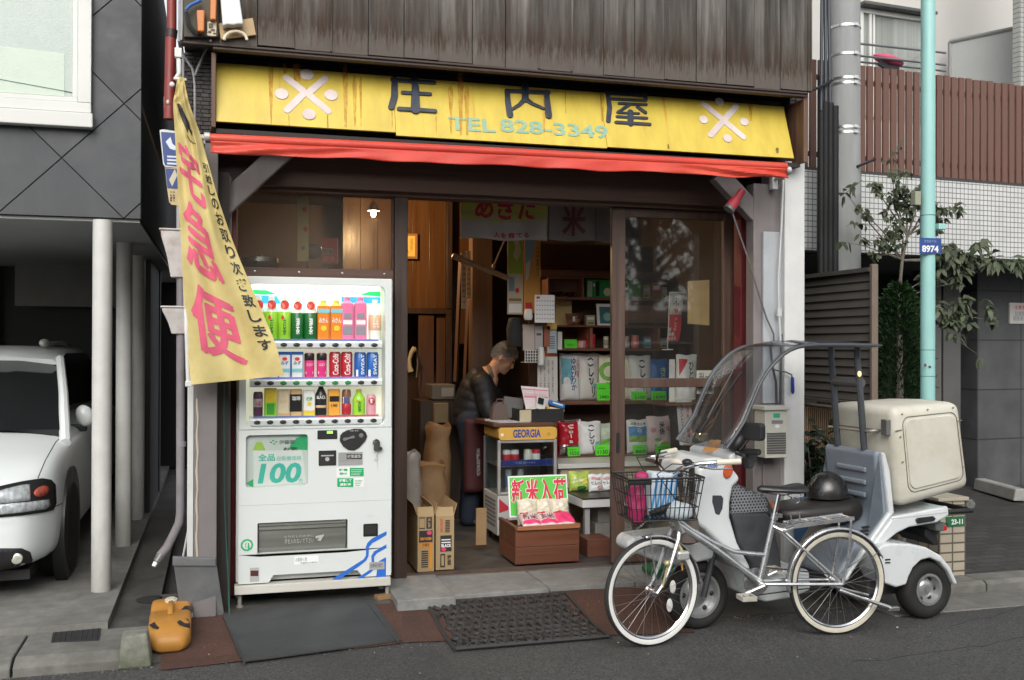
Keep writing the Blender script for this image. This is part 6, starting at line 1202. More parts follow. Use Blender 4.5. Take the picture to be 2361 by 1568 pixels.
for k,(xa,xb,nm)in enumerate(((1194,1240,'clear pack of white rice standing behind the front row, left'),(1238,1276,'clear pack of white rice standing behind the front row, middle'),(1272,1312,'clear pack of white rice standing behind the front row, right'))):
 bag('rice_pack',nm,'rice pack',(xa,1151,xb,1192),cy+0.175,0.06,M('rice_clear',(0.62,0.56,0.44),0.3,var=0.12,scale=30),[],'rice packs on the crate',base=cz1-0.02)
sgx0,sgx1,sgz0,sgz1=rect(1175,1103,1312,1192,cy+0.25)
t=flat('sale_sign','green card with red brush characters announcing new rice, standing in the crate','sign',(1175,1098,1312,1190),cy+0.24,0.004,white,[('rect',0.025,0.978,0.035,0.965,P('sale_green',(0.10,0.50,0.07),0.4))]+[('h',0.05+0.235*i+dx,0.05+0.235*i+0.215+dx,0.30+dy,0.92+dy,(white if q<4 else P('sale_red',(0.62,0.02,0.06),0.5)),ch,0.02)for q,(dx,dy)in enumerate(((-0.009,0),(0.009,0),(0,0.016),(0,-0.016),(0,0),(0.004,0.004)))for i,ch in enumerate('新米入荷')],tilt=0.05)
# ---------------------------------------------------------------- drinks cooler
FYc=7.20;fx0,fx1,fz0,fz1=rect(1148,985,1284,1233,FYc);cd=0.42
CO=thing('drinks_cooler','small upright glass fronted drinks cooler with a yellow header behind the crate','cooler',((fx0+fx1)/2,FYc+0.2,0.02))
cwh=P('cooler_white',(0.50,0.51,0.50),0.4);hdm=P('cooler_yellow',(0.62,0.36,0.07),0.45)
zh0=atY(1216,1014,FYc).z;zl=atY(1216,1140,FYc).z
b=MB();b.box(fx0,fx1,FYc+0.01,FYc+cd,fz0,zl);b.build('lower_body',cwh,CO,bevel=0.006)
b=MB();b.rbox(fx0+0.002,fx1-0.002,FYc-0.01,FYc+cd,zh0,fz1,0.03,'y');hd=b.build('header',hdm,CO,bevel=0.003)
b=MB();hp_=lambda x,y:atY(x,y,FYc-0.011)
b.text('GEORGIA',hp_(1183,1000).x,hp_(1247,1000).x,hp_(1215,1009).z,hp_(1215,990).z,FYc-0.0115,P('georgia_blue',(0.015,0.05,0.28),0.5),0.035);b.ell(hp_(1158,1003)+V((0,0,0)),(0.012,0.001,0.012),m=white);b.ell(hp_(1265,1000),(0.012,0.001,0.012),m=P('logo_tan',(0.5,0.25,0.05)));b.build('lettering',None,hd)
fr=0.022
b=MB();b.box(fx0,fx0+fr,FYc,FYc+0.03,zl+0.001,zh0-0.001);b.box(fx1-fr,fx1,FYc,FYc+0.03,zl+0.001,zh0-0.001);b.box(fx0+fr,fx1-fr,FYc,FYc+0.03,zh0-0.022,zh0-0.001);b.box(fx0+fr,fx1-fr,FYc,FYc+0.03,zl+0.001,zl+0.02);b.build('door_frame',M('cooler_alu',(0.5,0.5,0.5),0.35,0.6),CO,bevel=0.003)
b=MB();b.box(fx0,fx0+0.02,FYc+cd-0.02,FYc+cd,zl+0.001,zh0-0.001);b.box(fx1-0.02,fx1,FYc+cd-0.02,FYc+cd,zl+0.001,zh0-0.001);b.box(fx0+0.0201,fx1-0.0201,FYc+cd-0.015,FYc+cd-0.002,zl+0.001,zh0-0.001);b.build('rear_panel',P('cooler_grey',(0.16,0.17,0.18),0.5),CO)
cg=glass('cooler_glass',(0.86,0.89,0.89),1.2)
b=MB();b.box(fx0+fr-0.004,fx1-fr+0.004,FYc+0.012,FYc+0.016,zl+0.018,zh0-0.02);b.build('pane',cg,CO);b=MB();b.box(fx0+0.006,fx0+0.010,FYc+0.031,FYc+cd-0.021,zl+0.002,zh0-0.002);b.build('pane',cg,CO);b=MB();b.box(fx1-0.010,fx1-0.006,FYc+0.031,FYc+cd-0.021,zl+0.002,zh0-0.002);b.build('pane',cg,CO)
zs1=atY(1216,1074,FYc).z
b=MB();b.box(fx0+0.012,fx1-0.012,FYc+0.035,FYc+cd-0.022,zs1-0.008,zs1);sh=b.build('shelf',M('shelf_steel',(0.45,0.46,0.47),0.35,0.6),CO)
b=MB();b.box(fx0+fr+0.004,fx1-fr-0.004,FYc+0.026,FYc+0.0345,zs1-0.002,zs1+0.042);b.build('shelf_label',P('cooler_blue',(0.015,0.03,0.20),0.4),sh)
b=MB();b.text('つめた～い',atY(1188,1065,FYc).x,atY(1236,1065,FYc).x,zs1+0.012,zs1+0.03,FYc+0.0255,P('label_pale',(0.45,0.5,0.6)),0.01);b.build('lettering',None,sh)
for px,m1,m2,nm in((1168,white,red,'white can with red print in the cooler, leftmost on the shelf'),(1187,white,red,'white can with red print in the cooler, second from the left'),(1217,cream,white,'cream can in the cooler, left of the red one'),(1236,red,white,'red and white can in the cooler, rightmost on the shelf')):
 can(nm,px,1032,1066,FYc+0.10,m1,zs1+0.0005,19,m2)
for px,nm in((1172,'clear bottle neck in the cooler, lower left'),(1200,'clear bottle neck in the cooler, lower right')):
 can(nm,px,1085,1139,FYc+0.12,M('cooler_bottle',(0.30,0.33,0.36),0.15,var=0.3),zl+0.0005,16,P('bottle_blue',(0.08,0.15,0.35)),name='drink_bottle')
b=MB();p=lambda x,y:(atY(x,y,FYc+0.009).x,atY(x,y,FYc+0.009).z)
b.sheet([p(1151,1150),p(1172,1168),p(1172,1176),p(1151,1183)],FYc+0.008,FYc+0.0095,P('poster_red',(0.5,0.03,0.05)));b.sheet([p(1151,1198),p(1172,1196),p(1172,1222),p(1151,1222)],FYc+0.008,FYc+0.0095,P('poster_red',(0.5,0.03,0.05)));b.build('front_print',None,CO)
b=MB()
for k in range(7):z=fz0+0.06+k*0.03;b.box(fx0-0.003,fx0-0.0005,FYc+0.06,FYc+cd-0.06,z,z+0.018)
b.build('vent_grille',P('vent_grey',(0.2,0.2,0.2)),CO)
for x in(fx0+0.04,fx1-0.04):
 for y in(FYc+0.05,FYc+cd-0.05):
  b=MB();b.lathe([(0.018,-0.012),(0.024,-0.008),(0.024,0.008),(0.018,0.012)],(x,y,0.043),'x',14);b.box(x-0.014,x+0.014,y-0.015,y+0.015,0.06,fz0-0.001);b.build('castor',blackpl,CO)
# counter board on the cooler, with tray, folder, calculator, boxes
zc=fz1+0.004
b=MB();b.box(fx0-0.03,fx1-0.01,FYc+0.02,FYc+0.62,zc,zc+0.025);tag(b.build('counter_board',wood('counter_dark',(0.07,0.03,0.02),(0.13,0.06,0.04),'x',0.8,0.4),loc=(fx0,FYc,zc),bevel=0.003),'dark wooden counter board lying on top of the drinks cooler','counter')
zt=zc+0.0255
b=MB();b.cbox((fx0+0.14,FYc+0.18,zt+0.002),(0.26,0.2,0.004),Matrix.Rotation(0.15,3,'Z'));b.cbox((fx0+0.08,FYc+0.30,zt+0.006),(0.2,0.15,0.003),Matrix.Rotation(-0.2,3,'Z'));tag(b.build('paper_stack',P('paper_grey',(0.45,0.46,0.5),0.7),loc=(fx0+0.1,FYc+0.2,zt)),'loose papers on the counter board beside the black tray','papers')
x0,x1,z0,z1=rect(1198,944,1300,973,FYc+0.12)
TR=thing('desk_tray','black desk tray with a cream end standing on the counter','tray',((x0+x1)/2,FYc+0.2,zt))
b=MB();x0c=x0+0.0
b.box(x0,x1,FYc+0.12,FYc+0.128,zt,zt+(z1-z0));b.box(x0,x1,FYc+0.36,FYc+0.368,zt,zt+(z1-z0));b.box(x0,x0+0.008,FYc+0.1285,FYc+0.3595,zt,zt+(z1-z0));b.box(x1-0.008,x1,FYc+0.1285,FYc+0.3595,zt,zt+(z1-z0));b.box(x0+0.0085,x1-0.0085,FYc+0.1285,FYc+0.3595,zt,zt+0.05);b.build('tray',blackpl,TR)
b=MB();b.box(x0,x0+0.09,FYc+0.114,FYc+0.1195,zt+0.005,zt+(z1-z0)-0.005);b.build('end_card',P('tray_cream',(0.48,0.42,0.28),0.6),TR)
fpts=[(1201,890),(1264,895),(1266,946),(1213,946)]
F4=[atY(x,y,FYc+0.20+(0.05 if y<920 else 0))for x,y in fpts];fF=lambda u,v,l=0.0:F4[3].lerp(F4[2],u).lerp(F4[0].lerp(F4[1],u),v)+V((0,-l,0))
t=thing('order_folder','pink and white ruled order sheet propped up in the black tray','papers',tuple(F4[3]));b=MB();b.add([fF(0,0),fF(1,0),fF(1,1),fF(0,1)],[(0,1,2,3)]);o=b.build('sheet',P('sheet_white',(0.66,0.60,0.62),0.6),t);md=o.modifiers.new('solid','SOLIDIFY');md.thickness=0.004;md.offset=-1
rl=P('rule_pink',(0.62,0.16,0.24));printed([('rect',0.02,0.98,0.86,0.91,rl),('rect',0.02,0.98,0.55,0.60,rl),('rect',0.46,0.48,0.05,0.95,rl)]+[('rect',0.05,0.95,0.08+0.09*k,0.09+0.09*k,P('rule_pale',(0.6,0.4,0.45)))for k in range(9)]+[('rect',0.06+0.11*k,0.12+0.11*k,0.65,0.70,P('rule_pale',(0.6,0.4,0.45)))for k in range(8)],fF,t,lift0=0.006)
p=atY(1247,930,FYc+0.16);R_=Matrix.Rotation(0.25,3,'Y')@Matrix.Rotation(-0.6,3,'X')
t=thing('calculator','white desk calculator with a dark display leaning in the tray','calculator',tuple(p));b=MB();b.cbox(p,(0.075,0.11,0.012),Matrix.Rotation(0.3,3,'Y')@Matrix.Rotation(1.1,3,'X'));b.build('body',P('calc_white',(0.6,0.6,0.56),0.4),t,bevel=0.003)
b=MB();b.cbox(p+V((-0.004,-0.012,0.018)),(0.045,0.05,0.010),Matrix.Rotation(0.3,3,'Y')@Matrix.Rotation(1.1,3,'X'));b.build('display',P('calc_screen',(0.02,0.03,0.03),0.2),t)
for px,py,sz,m,nm,ro in((1283,932,(0.12,0.06,0.035),P('box_blue',(0.02,0.16,0.50),0.4),'blue and white packet in the tray',0.3),(1279,943,(0.14,0.06,0.02),P('box_yellow',(0.65,0.42,0.05),0.4),'yellow packet in the tray under the blue one',0.15),(1225,944,(0.09,0.05,0.02),P('box_pale',(0.55,0.56,0.5),0.4),'pale printed packet at the foot of the order sheet',-0.2)):
 p=atY(px,py,FYc+0.17);b=MB();b.cbox(p,sz,Matrix.Rotation(ro,3,'Y'));t=thing('packet',nm,'packet',tuple(p));b.build('box',m,t,bevel=0.003);b=MB();b.cbox(p+V((0,-0.004,0.004)),(sz[0]*0.7,sz[1],sz[2]*0.3),Matrix.Rotation(ro,3,'Y'));b.build('print',white,t)
p=atY(1182,940,FYc+0.34);b=MB();b.cbox(p,(0.16,0.02,0.16),Matrix.Rotation(0.15,3,'Y'));tag(b.build('grey_file',P('file_grey',(0.14,0.135,0.13),0.6),loc=tuple(p)),'grey file box standing on the counter beside the man','file')
p=atY(1150,950,FYc+0.30);b=MB();b.loft([[(p.x+sx*0.055*k,p.y+sy*0.04*k,p.z+dz)for sx,sy in((-1,-1),(1,-1),(1,1),(-1,1))]for k,dz in((1.1,-0.07),(1.15,-0.02),(0.9,0.04),(0.55,0.075))]);b.tube([p+V((-0.03,-0.02,0.05)),p+V((-0.025,-0.035,0.10)),p+V((0.02,-0.035,0.10)),p+V((0.03,-0.02,0.05))],0.006,6);tag(b.build('hand_bag',P('bag_brown',(0.11,0.075,0.065),0.7),loc=tuple(p)),'small brown bag with loop handles on the counter before the man','bag')
# ---------------------------------------------------------------- cartons and sacks at the left of the doorway
def carton(label,px,Y,depth,decor,side=None):
 x0,x1,z0,z1=rect(*px,Y);z0=0.0355;t=thing('cardboard_box',label,'cardboard box',((x0+x1)/2,Y+depth/2,z0));w=x1-x0
 b=MB();k=0.004
 b.box(x0,x1,Y,Y+k,z0,z1);b.box(x0,x1,Y+depth-k,Y+depth,z0,z1);b.box(x0,x0+k,Y+k*1.01,Y+depth-k*1.01,z0,z1);b.box(x1-k,x1,Y+k*1.01,Y+depth-k*1.01,z0,z1);b.box(x0+k*1.01,x1-k*1.01,Y+k*1.01,Y+depth-k*1.01,z0,z1-0.05)
 b.build('box',cardb,t,bevel=0.0015)
 for(P4)in(((x0+0.002,Y,z1),(x1-0.002,Y,z1),(x1-0.002,Y+0.03,z1+0.055),(x0+0.002,Y+0.03,z1+0.055)),((x0,Y+0.01,z1),(x0,Y+depth-0.01,z1),(x0-0.03,Y+depth-0.01,z1+0.085),(x0-0.03,Y+0.01,z1+0.08)),((x1,Y+0.01,z1),(x1,Y+depth-0.01,z1),(x1+0.025,Y+depth-0.01,z1+0.08),(x1+0.025,Y+0.02,z1+0.075))):
  b=MB();b.add(P4,[(0,1,2,3)]);o=b.build('flap',cardb,t);md=o.modifiers.new('solid','SOLIDIFY');md.thickness=0.004
 printed(decor,lambda u,v,l=0.0:V((x0+w*u,Y-l,z0+(z1-z0)*v)),t,lift0=0.0008);return t
inkb=P('carton_ink',(0.02,0.018,0.02),0.7);ora=P('carton_orange',(0.55,0.22,0.02));pkd=P('carton_pink',(0.62,0.05,0.14))
bars=lambda u0,u1,v0,v1,n:[('rect',u0,u1,v0+(v1-v0)*k/n,v0+(v1-v0)*(k+0.5)/n,inkb)for k in range(n)]
carton('open cardboard box with orange and black print in the doorway, left of the pair',(963,1190,1001,1327),6.42,0.44,[('rect',0.08,0.44,0.77,0.98,inkb),('rect',0.10,0.42,0.79,0.96,cardb),('rect',0.52,0.86,0.77,0.98,inkb),('v',0.6,0.78,0.79,0.96,cardb,'緑茶',0.02),('rect',0.08,0.90,0.53,0.74,inkb),('h',0.14,0.84,0.56,0.62,ora,'珈琲',0.03),('dot',0.55,0.85,0.66,0.735,pkd),('rect',0.08,0.90,0.44,0.52,ora),('h',0.3,0.7,0.455,0.51,inkb,'185',0.02),('rect',0.70,0.88,0.04,0.42,ora)]+bars(0.22,0.62,0.08,0.40,8))
carton('open cardboard box with red and black print in the doorway, right of the pair',(1005,1190,1047,1323),6.44,0.40,[('v',0.22,0.40,0.70,0.95,P('carton_red',(0.45,0.05,0.04)),'取扱注意',0.01),('rect',0.24,0.86,0.34,0.64,inkb),('h',0.30,0.84,0.42,0.48,white,'BLACK',0.04),('rect',0.3,0.8,0.55,0.57,white),('rect',0.3,0.8,0.50,0.52,white),('dot',0.30,0.56,0.35,0.42,pkd),('rect',0.24,0.50,0.05,0.30,inkb),('rect',0.30,0.44,0.08,0.27,cardb),('v',0.62,0.84,0.08,0.28,inkb,'糖類',0.01)]+bars(0.50,0.76,0.70,0.94,8))
papers=M('sack_paper',(0.24,0.14,0.065),0.75,var=0.22,scale=7,bump=0.4,bscale=12)
def sack(label,px,Y,depth,m,top_open=True,lean=0.0,cat='paper sack'):
 x0,x1,z0,z1=rect(*px,Y);z0=0.019;b=MB();rings=[];xc,w=(x0+x1)/2,(x1-x0)/2
 for k,(s,h)in enumerate(((0.92,0),(1.0,0.05),(1.02,0.25),(0.97,0.5),(1.0,0.68),(0.86,0.80),(0.80,0.88),(0.92,0.97),(0.80,1.0),(0.74,0.93))):
  R=[]
  for i in range(26):
   a=2*math.pi*i/26;q=1+0.05*noise.noise(V((math.cos(a)*2,math.sin(a)*2,h*5+x0*3)))+0.03*noise.noise(V((math.cos(a)*6,math.sin(a)*6,h*11+x0)))
   R.append((xc+lean*h+w*s*q*abs(math.cos(a))**0.7*(1 if math.cos(a)>0 else-1),Y+depth/2+depth/2*s*q*abs(math.sin(a))**0.7*(1 if math.sin(a)>0 else-1),z0+(z1-z0)*(h+0.02*math.sin(a*3+x0*9)*(h>0.8))))
  rings.append(R)
 b.loft(rings);return tag(b.build('rice_sack',m,loc=(xc,Y+depth/2,z0),auto=60),label,cat)
sack('rolled top brown paper sack leaning against the wall behind the grey plastic sack',(982,982,1042,1150),7.9,0.35,papers,lean=0.03)
sack('squat brown paper sack on the floor behind the cardboard boxes',(962,1070,1038,1190),7.6,0.28,papers)
sack('grey plastic sack twisted shut behind the left cardboard box',(928,1046,978,1200),7.25,0.24,M('sack_plastic',(0.28,0.25,0.22),0.35,var=0.2,bump=0.4,bscale=14),cat='plastic sack')
b=MB();p0,p1=atY(1113,1258,6.95),atY(1108,1172,6.98);b.cbox((p0+p1)/2+V((0.0,0.02,0)),(0.075,0.02,(p1-p0).length),Matrix.Rotation(0.04,3,'X'));tag(b.build('plank',M('plank_tan',(0.30,0.19,0.09),0.7,var=0.15),loc=tuple(p0)),'short tan plank standing against the side of the cooler','plank')
b=MB();b.box(atZ(1042,1202,0.02).x,2.2,8.45,8.50,0.018,0.10);b.box(1.2,2.6,8.501,9.0,0.018,0.10);tag(b.build('raised_step',wood('step_edge',(0.07,0.05,0.04),(0.14,0.11,0.09),'x',0.8),loc=(1.8,8.6,0.018)),'low raised wooden floor step at the back of the shop','step')
# ---------------------------------------------------------------- hangings over the doorway
NOY=6.75
def hang(name,label,cat,px,Y,mat,decor,waves=5,amp=0.012,seed=0.0):
 x0,x1,z0,z1=rect(*px,Y);t=thing(name,label,cat,((x0+x1)/2,Y,z1));
 f=lambda u,v,l=0.0:V((x0+(x1-x0)*u,Y-l+amp*math.sin(u*waves*2*math.pi+seed+0.6*v)*(1.15-v),z0+(z1-z0)*v+0.006*math.sin(u*9+seed)*(1-v)))
 b=MB();nu,nv=40,8;b.add([f(i/nu,j/nv)for j in range(nv+1)for i in range(nu+1)],[(j*(nu+1)+i,j*(nu+1)+i+1,(j+1)*(nu+1)+i+1,(j+1)*(nu+1)+i)for j in range(nv)for i in range(nu)],None,True);o=b.build('cloth',mat,t)
 md=o.modifiers.new('solid','SOLIDIFY');md.thickness=0.0012;md.offset=1
 if decor:printed(decor,f,t)
 return t
akr=P('akita_red',(0.40,0.02,0.04),0.7);lim=P('akita_lime',(0.40,0.42,0.08),0.7)
clothg=P('akita_grey',(0.34,0.32,0.30),0.8)
hang('shop_curtain','lime and grey cloth curtain with red brush lettering hung over the doorway','curtain',(1062,446,1262,553),NOY,clothg,[('rect',0.0,1.0,0.60,1.0,lim)]+[('rect',0.0,1.0,0.36+0.045*k,0.375+0.02*k*0.3+0.045*k,lim)for k in range(5)]+[('h',0.16,0.86,0.44,0.98,akr,'あきた',0.03),('h',0.37,0.78,0.05,0.17,akr,'人を育てる',0.02)],2.5,0.014)
hang('shop_curtain','plain grey cloth curtain with a dim red character, right half over the doorway','curtain',(1261,452,1410,556),NOY+0.01,P('curtain_grey',(0.20,0.19,0.19),0.8),[('h',0.22,0.60,0.12,0.8,P('curtain_mark',(0.16,0.05,0.06),0.8),'米',0.03),('rect',0.02,0.035,0.0,1.0,P('curtain_seam',(0.07,0.05,0.05))),('rect',0.74,0.75,0.0,1.0,P('curtain_seam',(0.07,0.05,0.05)))],2,0.012,2.0)
b=MB();b.tube([(atY(1055,445,NOY).x,NOY,atY(1150,445,NOY).z),(atY(1420,455,NOY).x,NOY,atY(1350,450,NOY).z)],0.008,8);tag(b.build('curtain_rod',blackpl,loc=tuple(atY(1230,448,NOY))),'thin dark rod carrying the cloth curtains over the doorway','rod')
# posters, calendar, newspapers and strips hung at the back
pY=7.55
flat('poster','tall green and white map poster hung left of the shelf unit','poster',(1170,520,1206,725),pY,0.002,P('poster_cream',(0.50,0.42,0.30),0.6),[('rect',0.05,0.97,0.46,0.99,P('map_green',(0.28,0.38,0.04))),('poly',0,0,0,0,P('map_pale',(0.5,0.5,0.3)),[(0.3,0.9),(0.7,0.85),(0.9,0.7),(0.6,0.6),(0.35,0.66),(0.5,0.76)]),('rect',0.1,0.9,0.15,0.18,P('map_ink',(0.2,0.14,0.1))),('dot',0.5,0.75,0.24,0.30,red),('rect',0.1,0.45,0.26,0.42,P('map_blue',(0.15,0.25,0.32))),('rect',0.08,0.92,0.02,0.12,white)])
flat('poster','tall blue and orange landscape poster hung beside the map poster','poster',(1208,520,1246,722),pY+0.01,0.002,P('poster_orange',(0.55,0.27,0.05),0.6),[('poly',0,0,0,0,P('poster_sky',(0.22,0.36,0.50)),[(0.05,0.98),(0.7,0.98),(0.62,0.75),(0.35,0.5),(0.1,0.42)]),('poly',0,0,0,0,P('poster_snow',(0.5,0.52,0.5)),[(0.1,0.55),(0.4,0.62),(0.3,0.42),(0.12,0.36)]),('rect',0.1,0.5,0.04,0.12,red),('v',0.7,0.95,0.4,0.75,P('map_ink',(0.2,0.14,0.1)),'日本海',0.01)])
flat('calendar','white wall calendar hanging in front of the posters','calendar',(1233,680,1279,744),pY-0.25,0.003,P('cal_paper',(0.68,0.67,0.67),0.7),[('rect',0.08,0.25,0.86,0.94,red)]+[('rect',0.08+0.13*i,0.14+0.13*i,0.12+0.16*j,0.16+0.16*j,P('cal_ink',(0.25,0.25,0.27)))for i in range(7)for j in range(5)])
for px,nm,m,dec_,Y in(((1240,822,1286,926),'newspaper sheets hanging below the calendar at the shelf end',P('news_grey',(0.46,0.44,0.41),0.8),[('v',0.1+0.2*i,0.2+0.2*i,0.1+0.08*(i%2),0.92,P('news_ink',(0.06,0.06,0.06)),'新米入荷案内表'[:5+(i%2)],0.0)for i in range(4)],pY-0.05),((1206,748,1233,808),'grey brown paper slips clipped in a bundle above the basket',P('slip_brown',(0.40,0.34,0.31),0.8),[],pY-0.1),((1234,752,1252,806),'narrow pale paper slips hanging right of the bundle',P('slip_pale',(0.34,0.32,0.33),0.8),[('rect',0.2,0.8,0.6,0.7,P('news_ink',(0.06,0.06,0.06)))],pY-0.12),((1262,762,1284,814),'blue grey printed slip pinned at the shelf end',P('slip_blue',(0.30,0.36,0.40),0.7),[('rect',0.2,0.8,0.2+0.1*k,0.24+0.1*k,P('news_ink',(0.06,0.06,0.06)))for k in range(6)],pY-0.1)):
 flat('paper_slips',nm,'papers',px,Y,0.004,m,dec_,tilt=0.01)
KB=thing('plastic_basket','white plastic mesh basket hanging under the paper slips','basket',tuple(atY(1225,835,pY-0.1)));x0,x1,z0,z1=rect(1211,808,1241,835,pY-0.1);b=MB()
for k in range(6):x=x0+(x1-x0)*k/5;b.box(x-0.003,x+0.003,pY-0.1,pY-0.094,z0,z1)
for k in range(5):z=z0+(z1-z0)*k/4;b.box(x0,x1,pY-0.1035,pY-0.1002,z-0.003,z+0.003)
b.box(x0,x1,pY-0.093,pY+0.02,z0-0.004,z0);b.build('mesh',P('basket_white',(0.5,0.5,0.48)),KB)
# wooden beater pole, white strips, posts, frame, telephone, crate at the back left
b=MB();p0,p1=atY(1046,591,7.2),atY(1168,640,7.5);b.tube([p0-V((0.01,0,-0.004)),p0,p1],[0.012,0.024,0.022],12);tag(b.build('wooden_pole',M('pole_tan',(0.36,0.22,0.115),0.6,var=0.12),loc=tuple(p1)),'pale round wooden pole jutting out level above the man','pole')
b=MB();b.tube([atY(1139,612,7.6),atY(1164,552,7.6)],0.006,6);b.ell(atY(1138,614,7.6),(0.015,0.015,0.02));tag(b.build('pull_cord',P('cord_tan',(0.30,0.24,0.17)),loc=tuple(atY(1164,552,7.6))),'short pale cord with a knob hanging above the wooden pole','cord')
for k,(px,nm)in enumerate((((1064,582,1076,712),'long white paper strip hanging at the back, left of the pair'),((1076,578,1086,690),'long white paper strip hanging at the back, right of the pair'))):flat('paper_strip',nm,'paper strip',px,8.0+0.03*k,0.002,P('strip_ivory',(0.52,0.42,0.33),0.7),[('rect',0.2,0.8,0.1+0.1*j,0.13+0.1*j,P('strip_ink',(0.30,0.22,0.17)))for j in range(7)],tilt=0.02)
b=MB();x0,x1,z0,z1=rect(1088,560,1136,900,8.3);b.box(x0,x1,8.3,8.42,0.02,2.8);tag(b.build('inner_post',wood('post_brown',(0.085,0.045,0.026),(0.15,0.085,0.05),'z',0.7,0.5),loc=(x0,8.3,0.02),bevel=0.006),'thick brown wooden post at the back of the shop above the man','post')
for k,(a,c,nm)in enumerate((((1050,880),(1062,600),'dark slanting board leaning against the back post, left'),((1072,875),(1084,600),'thin slanting board leaning against the back post, right'))):b=MB();b.tube([atY(*a,8.6),atY(*c,8.6)],0.02,4);tag(b.build('leaning_board',wood('lean_wood',(0.07,0.03,0.018),(0.12,0.055,0.03),'z',0.7),loc=tuple(atY(*a,8.6))),nm,'board')
flat('picture_frame','small wooden picture frame with yellow paper on the panelled wall','picture',(926,538,963,597),8.95,0.03,wood('frame_brown',(0.20,0.09,0.03),(0.30,0.14,0.05),'z',0.7),[('rect',0.12,0.84,0.10,0.90,P('frame_yellow',(0.62,0.40,0.08),0.6)),('v',0.52,0.70,0.3,0.8,P('frame_ink',(0.2,0.1,0.02)),'福寿',0.0),('brush',0,0,0,0,P('frame_ink',(0.2,0.1,0.02)),[(0.25,0.3),(0.35,0.42),(0.42,0.25)],0.02)],bev=0.003)
t=thing('telephone','old ivory telephone handset hanging on the dark cupboard','telephone',tuple(atY(955,835,8.95)));b=MB();q=[atY(x,y,8.9)for x,y in((947,857),(944,845),(944,828),(949,812),(957,803))];b.tube(q,[0.028,0.020,0.017,0.020,0.028],10);b.build('handset',P('phone_ivory',(0.50,0.43,0.30),0.4),t);b=MB();b.tube([atY(x,y,8.93)for x,y in((957,800),(961,812),(963,840),(960,870))],0.006,6);b.build('cord',P('phone_cord',(0.25,0.22,0.18)),t)
b=MB();x0,x1,z0,z1=rect(996,887,1050,921,8.4);b.box(x0,x1,8.4,8.7,z0,z1);t=thing('grey_crate','flat grey plastic crate behind the man with a paper label','crate',(x0,8.4,z0));b.build('crate',P('crate_grey',(0.13,0.115,0.10),0.6),t,bevel=0.006);b=MB();x0,x1,z0,z1=rect(1018,894,1046,914,8.398);b.box(x0,x1,8.396,8.3985,z0,z1);b.build('label',P('crate_label',(0.30,0.27,0.23)),t)
b=MB();x0,x1,z0,z1=rect(990,922,1060,1000,8.5);b.box(x0-0.1,x1,8.38,8.8,0.02,z1);tag(b.build('back_cabinet',wood('cab_dark',(0.03,0.018,0.012),(0.055,0.034,0.022),'z',0.7),loc=(x0,8.5,0.02)),'low dark cabinet carrying the grey crate at the back','cabinet')
# window shelf things: pan, sticker, strip
flat('window_strip','narrow yellow strip with red marks hanging behind the upper left window','banner',(686,440,712,602),6.36,0.002,P('strip_yellow',(0.50,0.42,0.22),0.7),[('dot',0.5,0.9,0.42,0.49,red),('dot',0.4,0.8,0.70,0.77,red),('dot',0.3,0.7,0.16,0.21,P('strip_blue_ink',(0.1,0.15,0.2)))])
flat('window_poster','small red poster stuck behind the upper left window','poster',(742,549,780,608),6.40,0.002,P('wposter_red',(0.40,0.04,0.06),0.6),[('rect',0.05,0.70,0.36,0.60,P('wposter_grey',(0.25,0.22,0.21))),('h',0.1,0.66,0.40,0.56,P('wposter_ink',(0.05,0.05,0.05)),'新米',0.02),('h',0.1,0.8,0.06,0.32,P('wposter_pink',(0.5,0.2,0.2)),'お米',0.02),('rect',0.94,0.98,0.03,0.97,P('wposter_edge',(0.5,0.4,0.38)))])
b=MB();p=atY(598,606,6.55);b.lathe([(0.09,-0.05),(0.125,-0.03),(0.13,0.0),(0.118,0.004),(0.115,0.03),(0.02,0.04),(0.02,0.052),(0.001,0.053)],tuple(p),seg=28);tag(b.build('steel_pot',M('pot_steel',(0.35,0.36,0.36),0.3,0.9,var=0.2),loc=tuple(p)),'lidded steel pot standing on the ledge behind the upper left window','pot')
b=MB();p=atY(740,598,6.5);b.tube([p+V((0.09*math.cos(k*0.5)*1.0,0.03*math.sin(k*0.5),0.07*math.sin(k*0.5+0.4)))for k in range(12)],0.008,6);b.ell(p+V((-0.05,0,0.05)),(0.06,0.05,0.05));tag(b.build('rolled_bag',P('roll_grey',(0.18,0.18,0.18),0.4),loc=tuple(p)),'crumpled grey plastic roll on the ledge behind the upper left window','bag')
b=MB();b.box(0.12,1.04,6.42,6.70,atY(700,628,6.5).z-0.03,atY(700,628,6.5).z-0.01);tag(b.build('window_ledge',blackwood,loc=(0.5,6.5,1.9)),'dark wooden ledge inside the upper left window','ledge')
# hanging bulb: the lamp the photograph shows lit
LP_=atY(861,492,8.2)
t=thing('hanging_lamp','bare bulb under a small dark conical shade glowing behind the upper left window','lamp',tuple(LP_))
b=MB();b.lathe([(0.018,0.09),(0.026,0.08),(0.05,0.02),(0.047,0.02),(0.022,0.075)],tuple(LP_),seg=24);b.build('shade',P('shade_metal',(0.35,0.33,0.28),0.4,metal=0.4),t)
b=MB();b.ell(LP_+V((0,0,0.0)),(0.022,0.022,0.032));b.build('bulb',P('bulb_glow',(1,0.85,0.6),0.5,emis=(1.0,0.70,0.36),estr=30.0),t)
b=MB();b.tube([LP_+V((0,0,0.09)),V((LP_.x,LP_.y,2.82))],0.004,5);b.build('cord',blackpl,t)
ld=bpy.data.lights.new('lamp_light','POINT');ld.energy=38;ld.color=(1.0,0.66,0.33);ld.shadow_soft_size=0.05;lo=bpy.data.objects.new('lamp_light',ld);COL.objects.link(lo);lo.location=LP_-V((0,0,0.07))

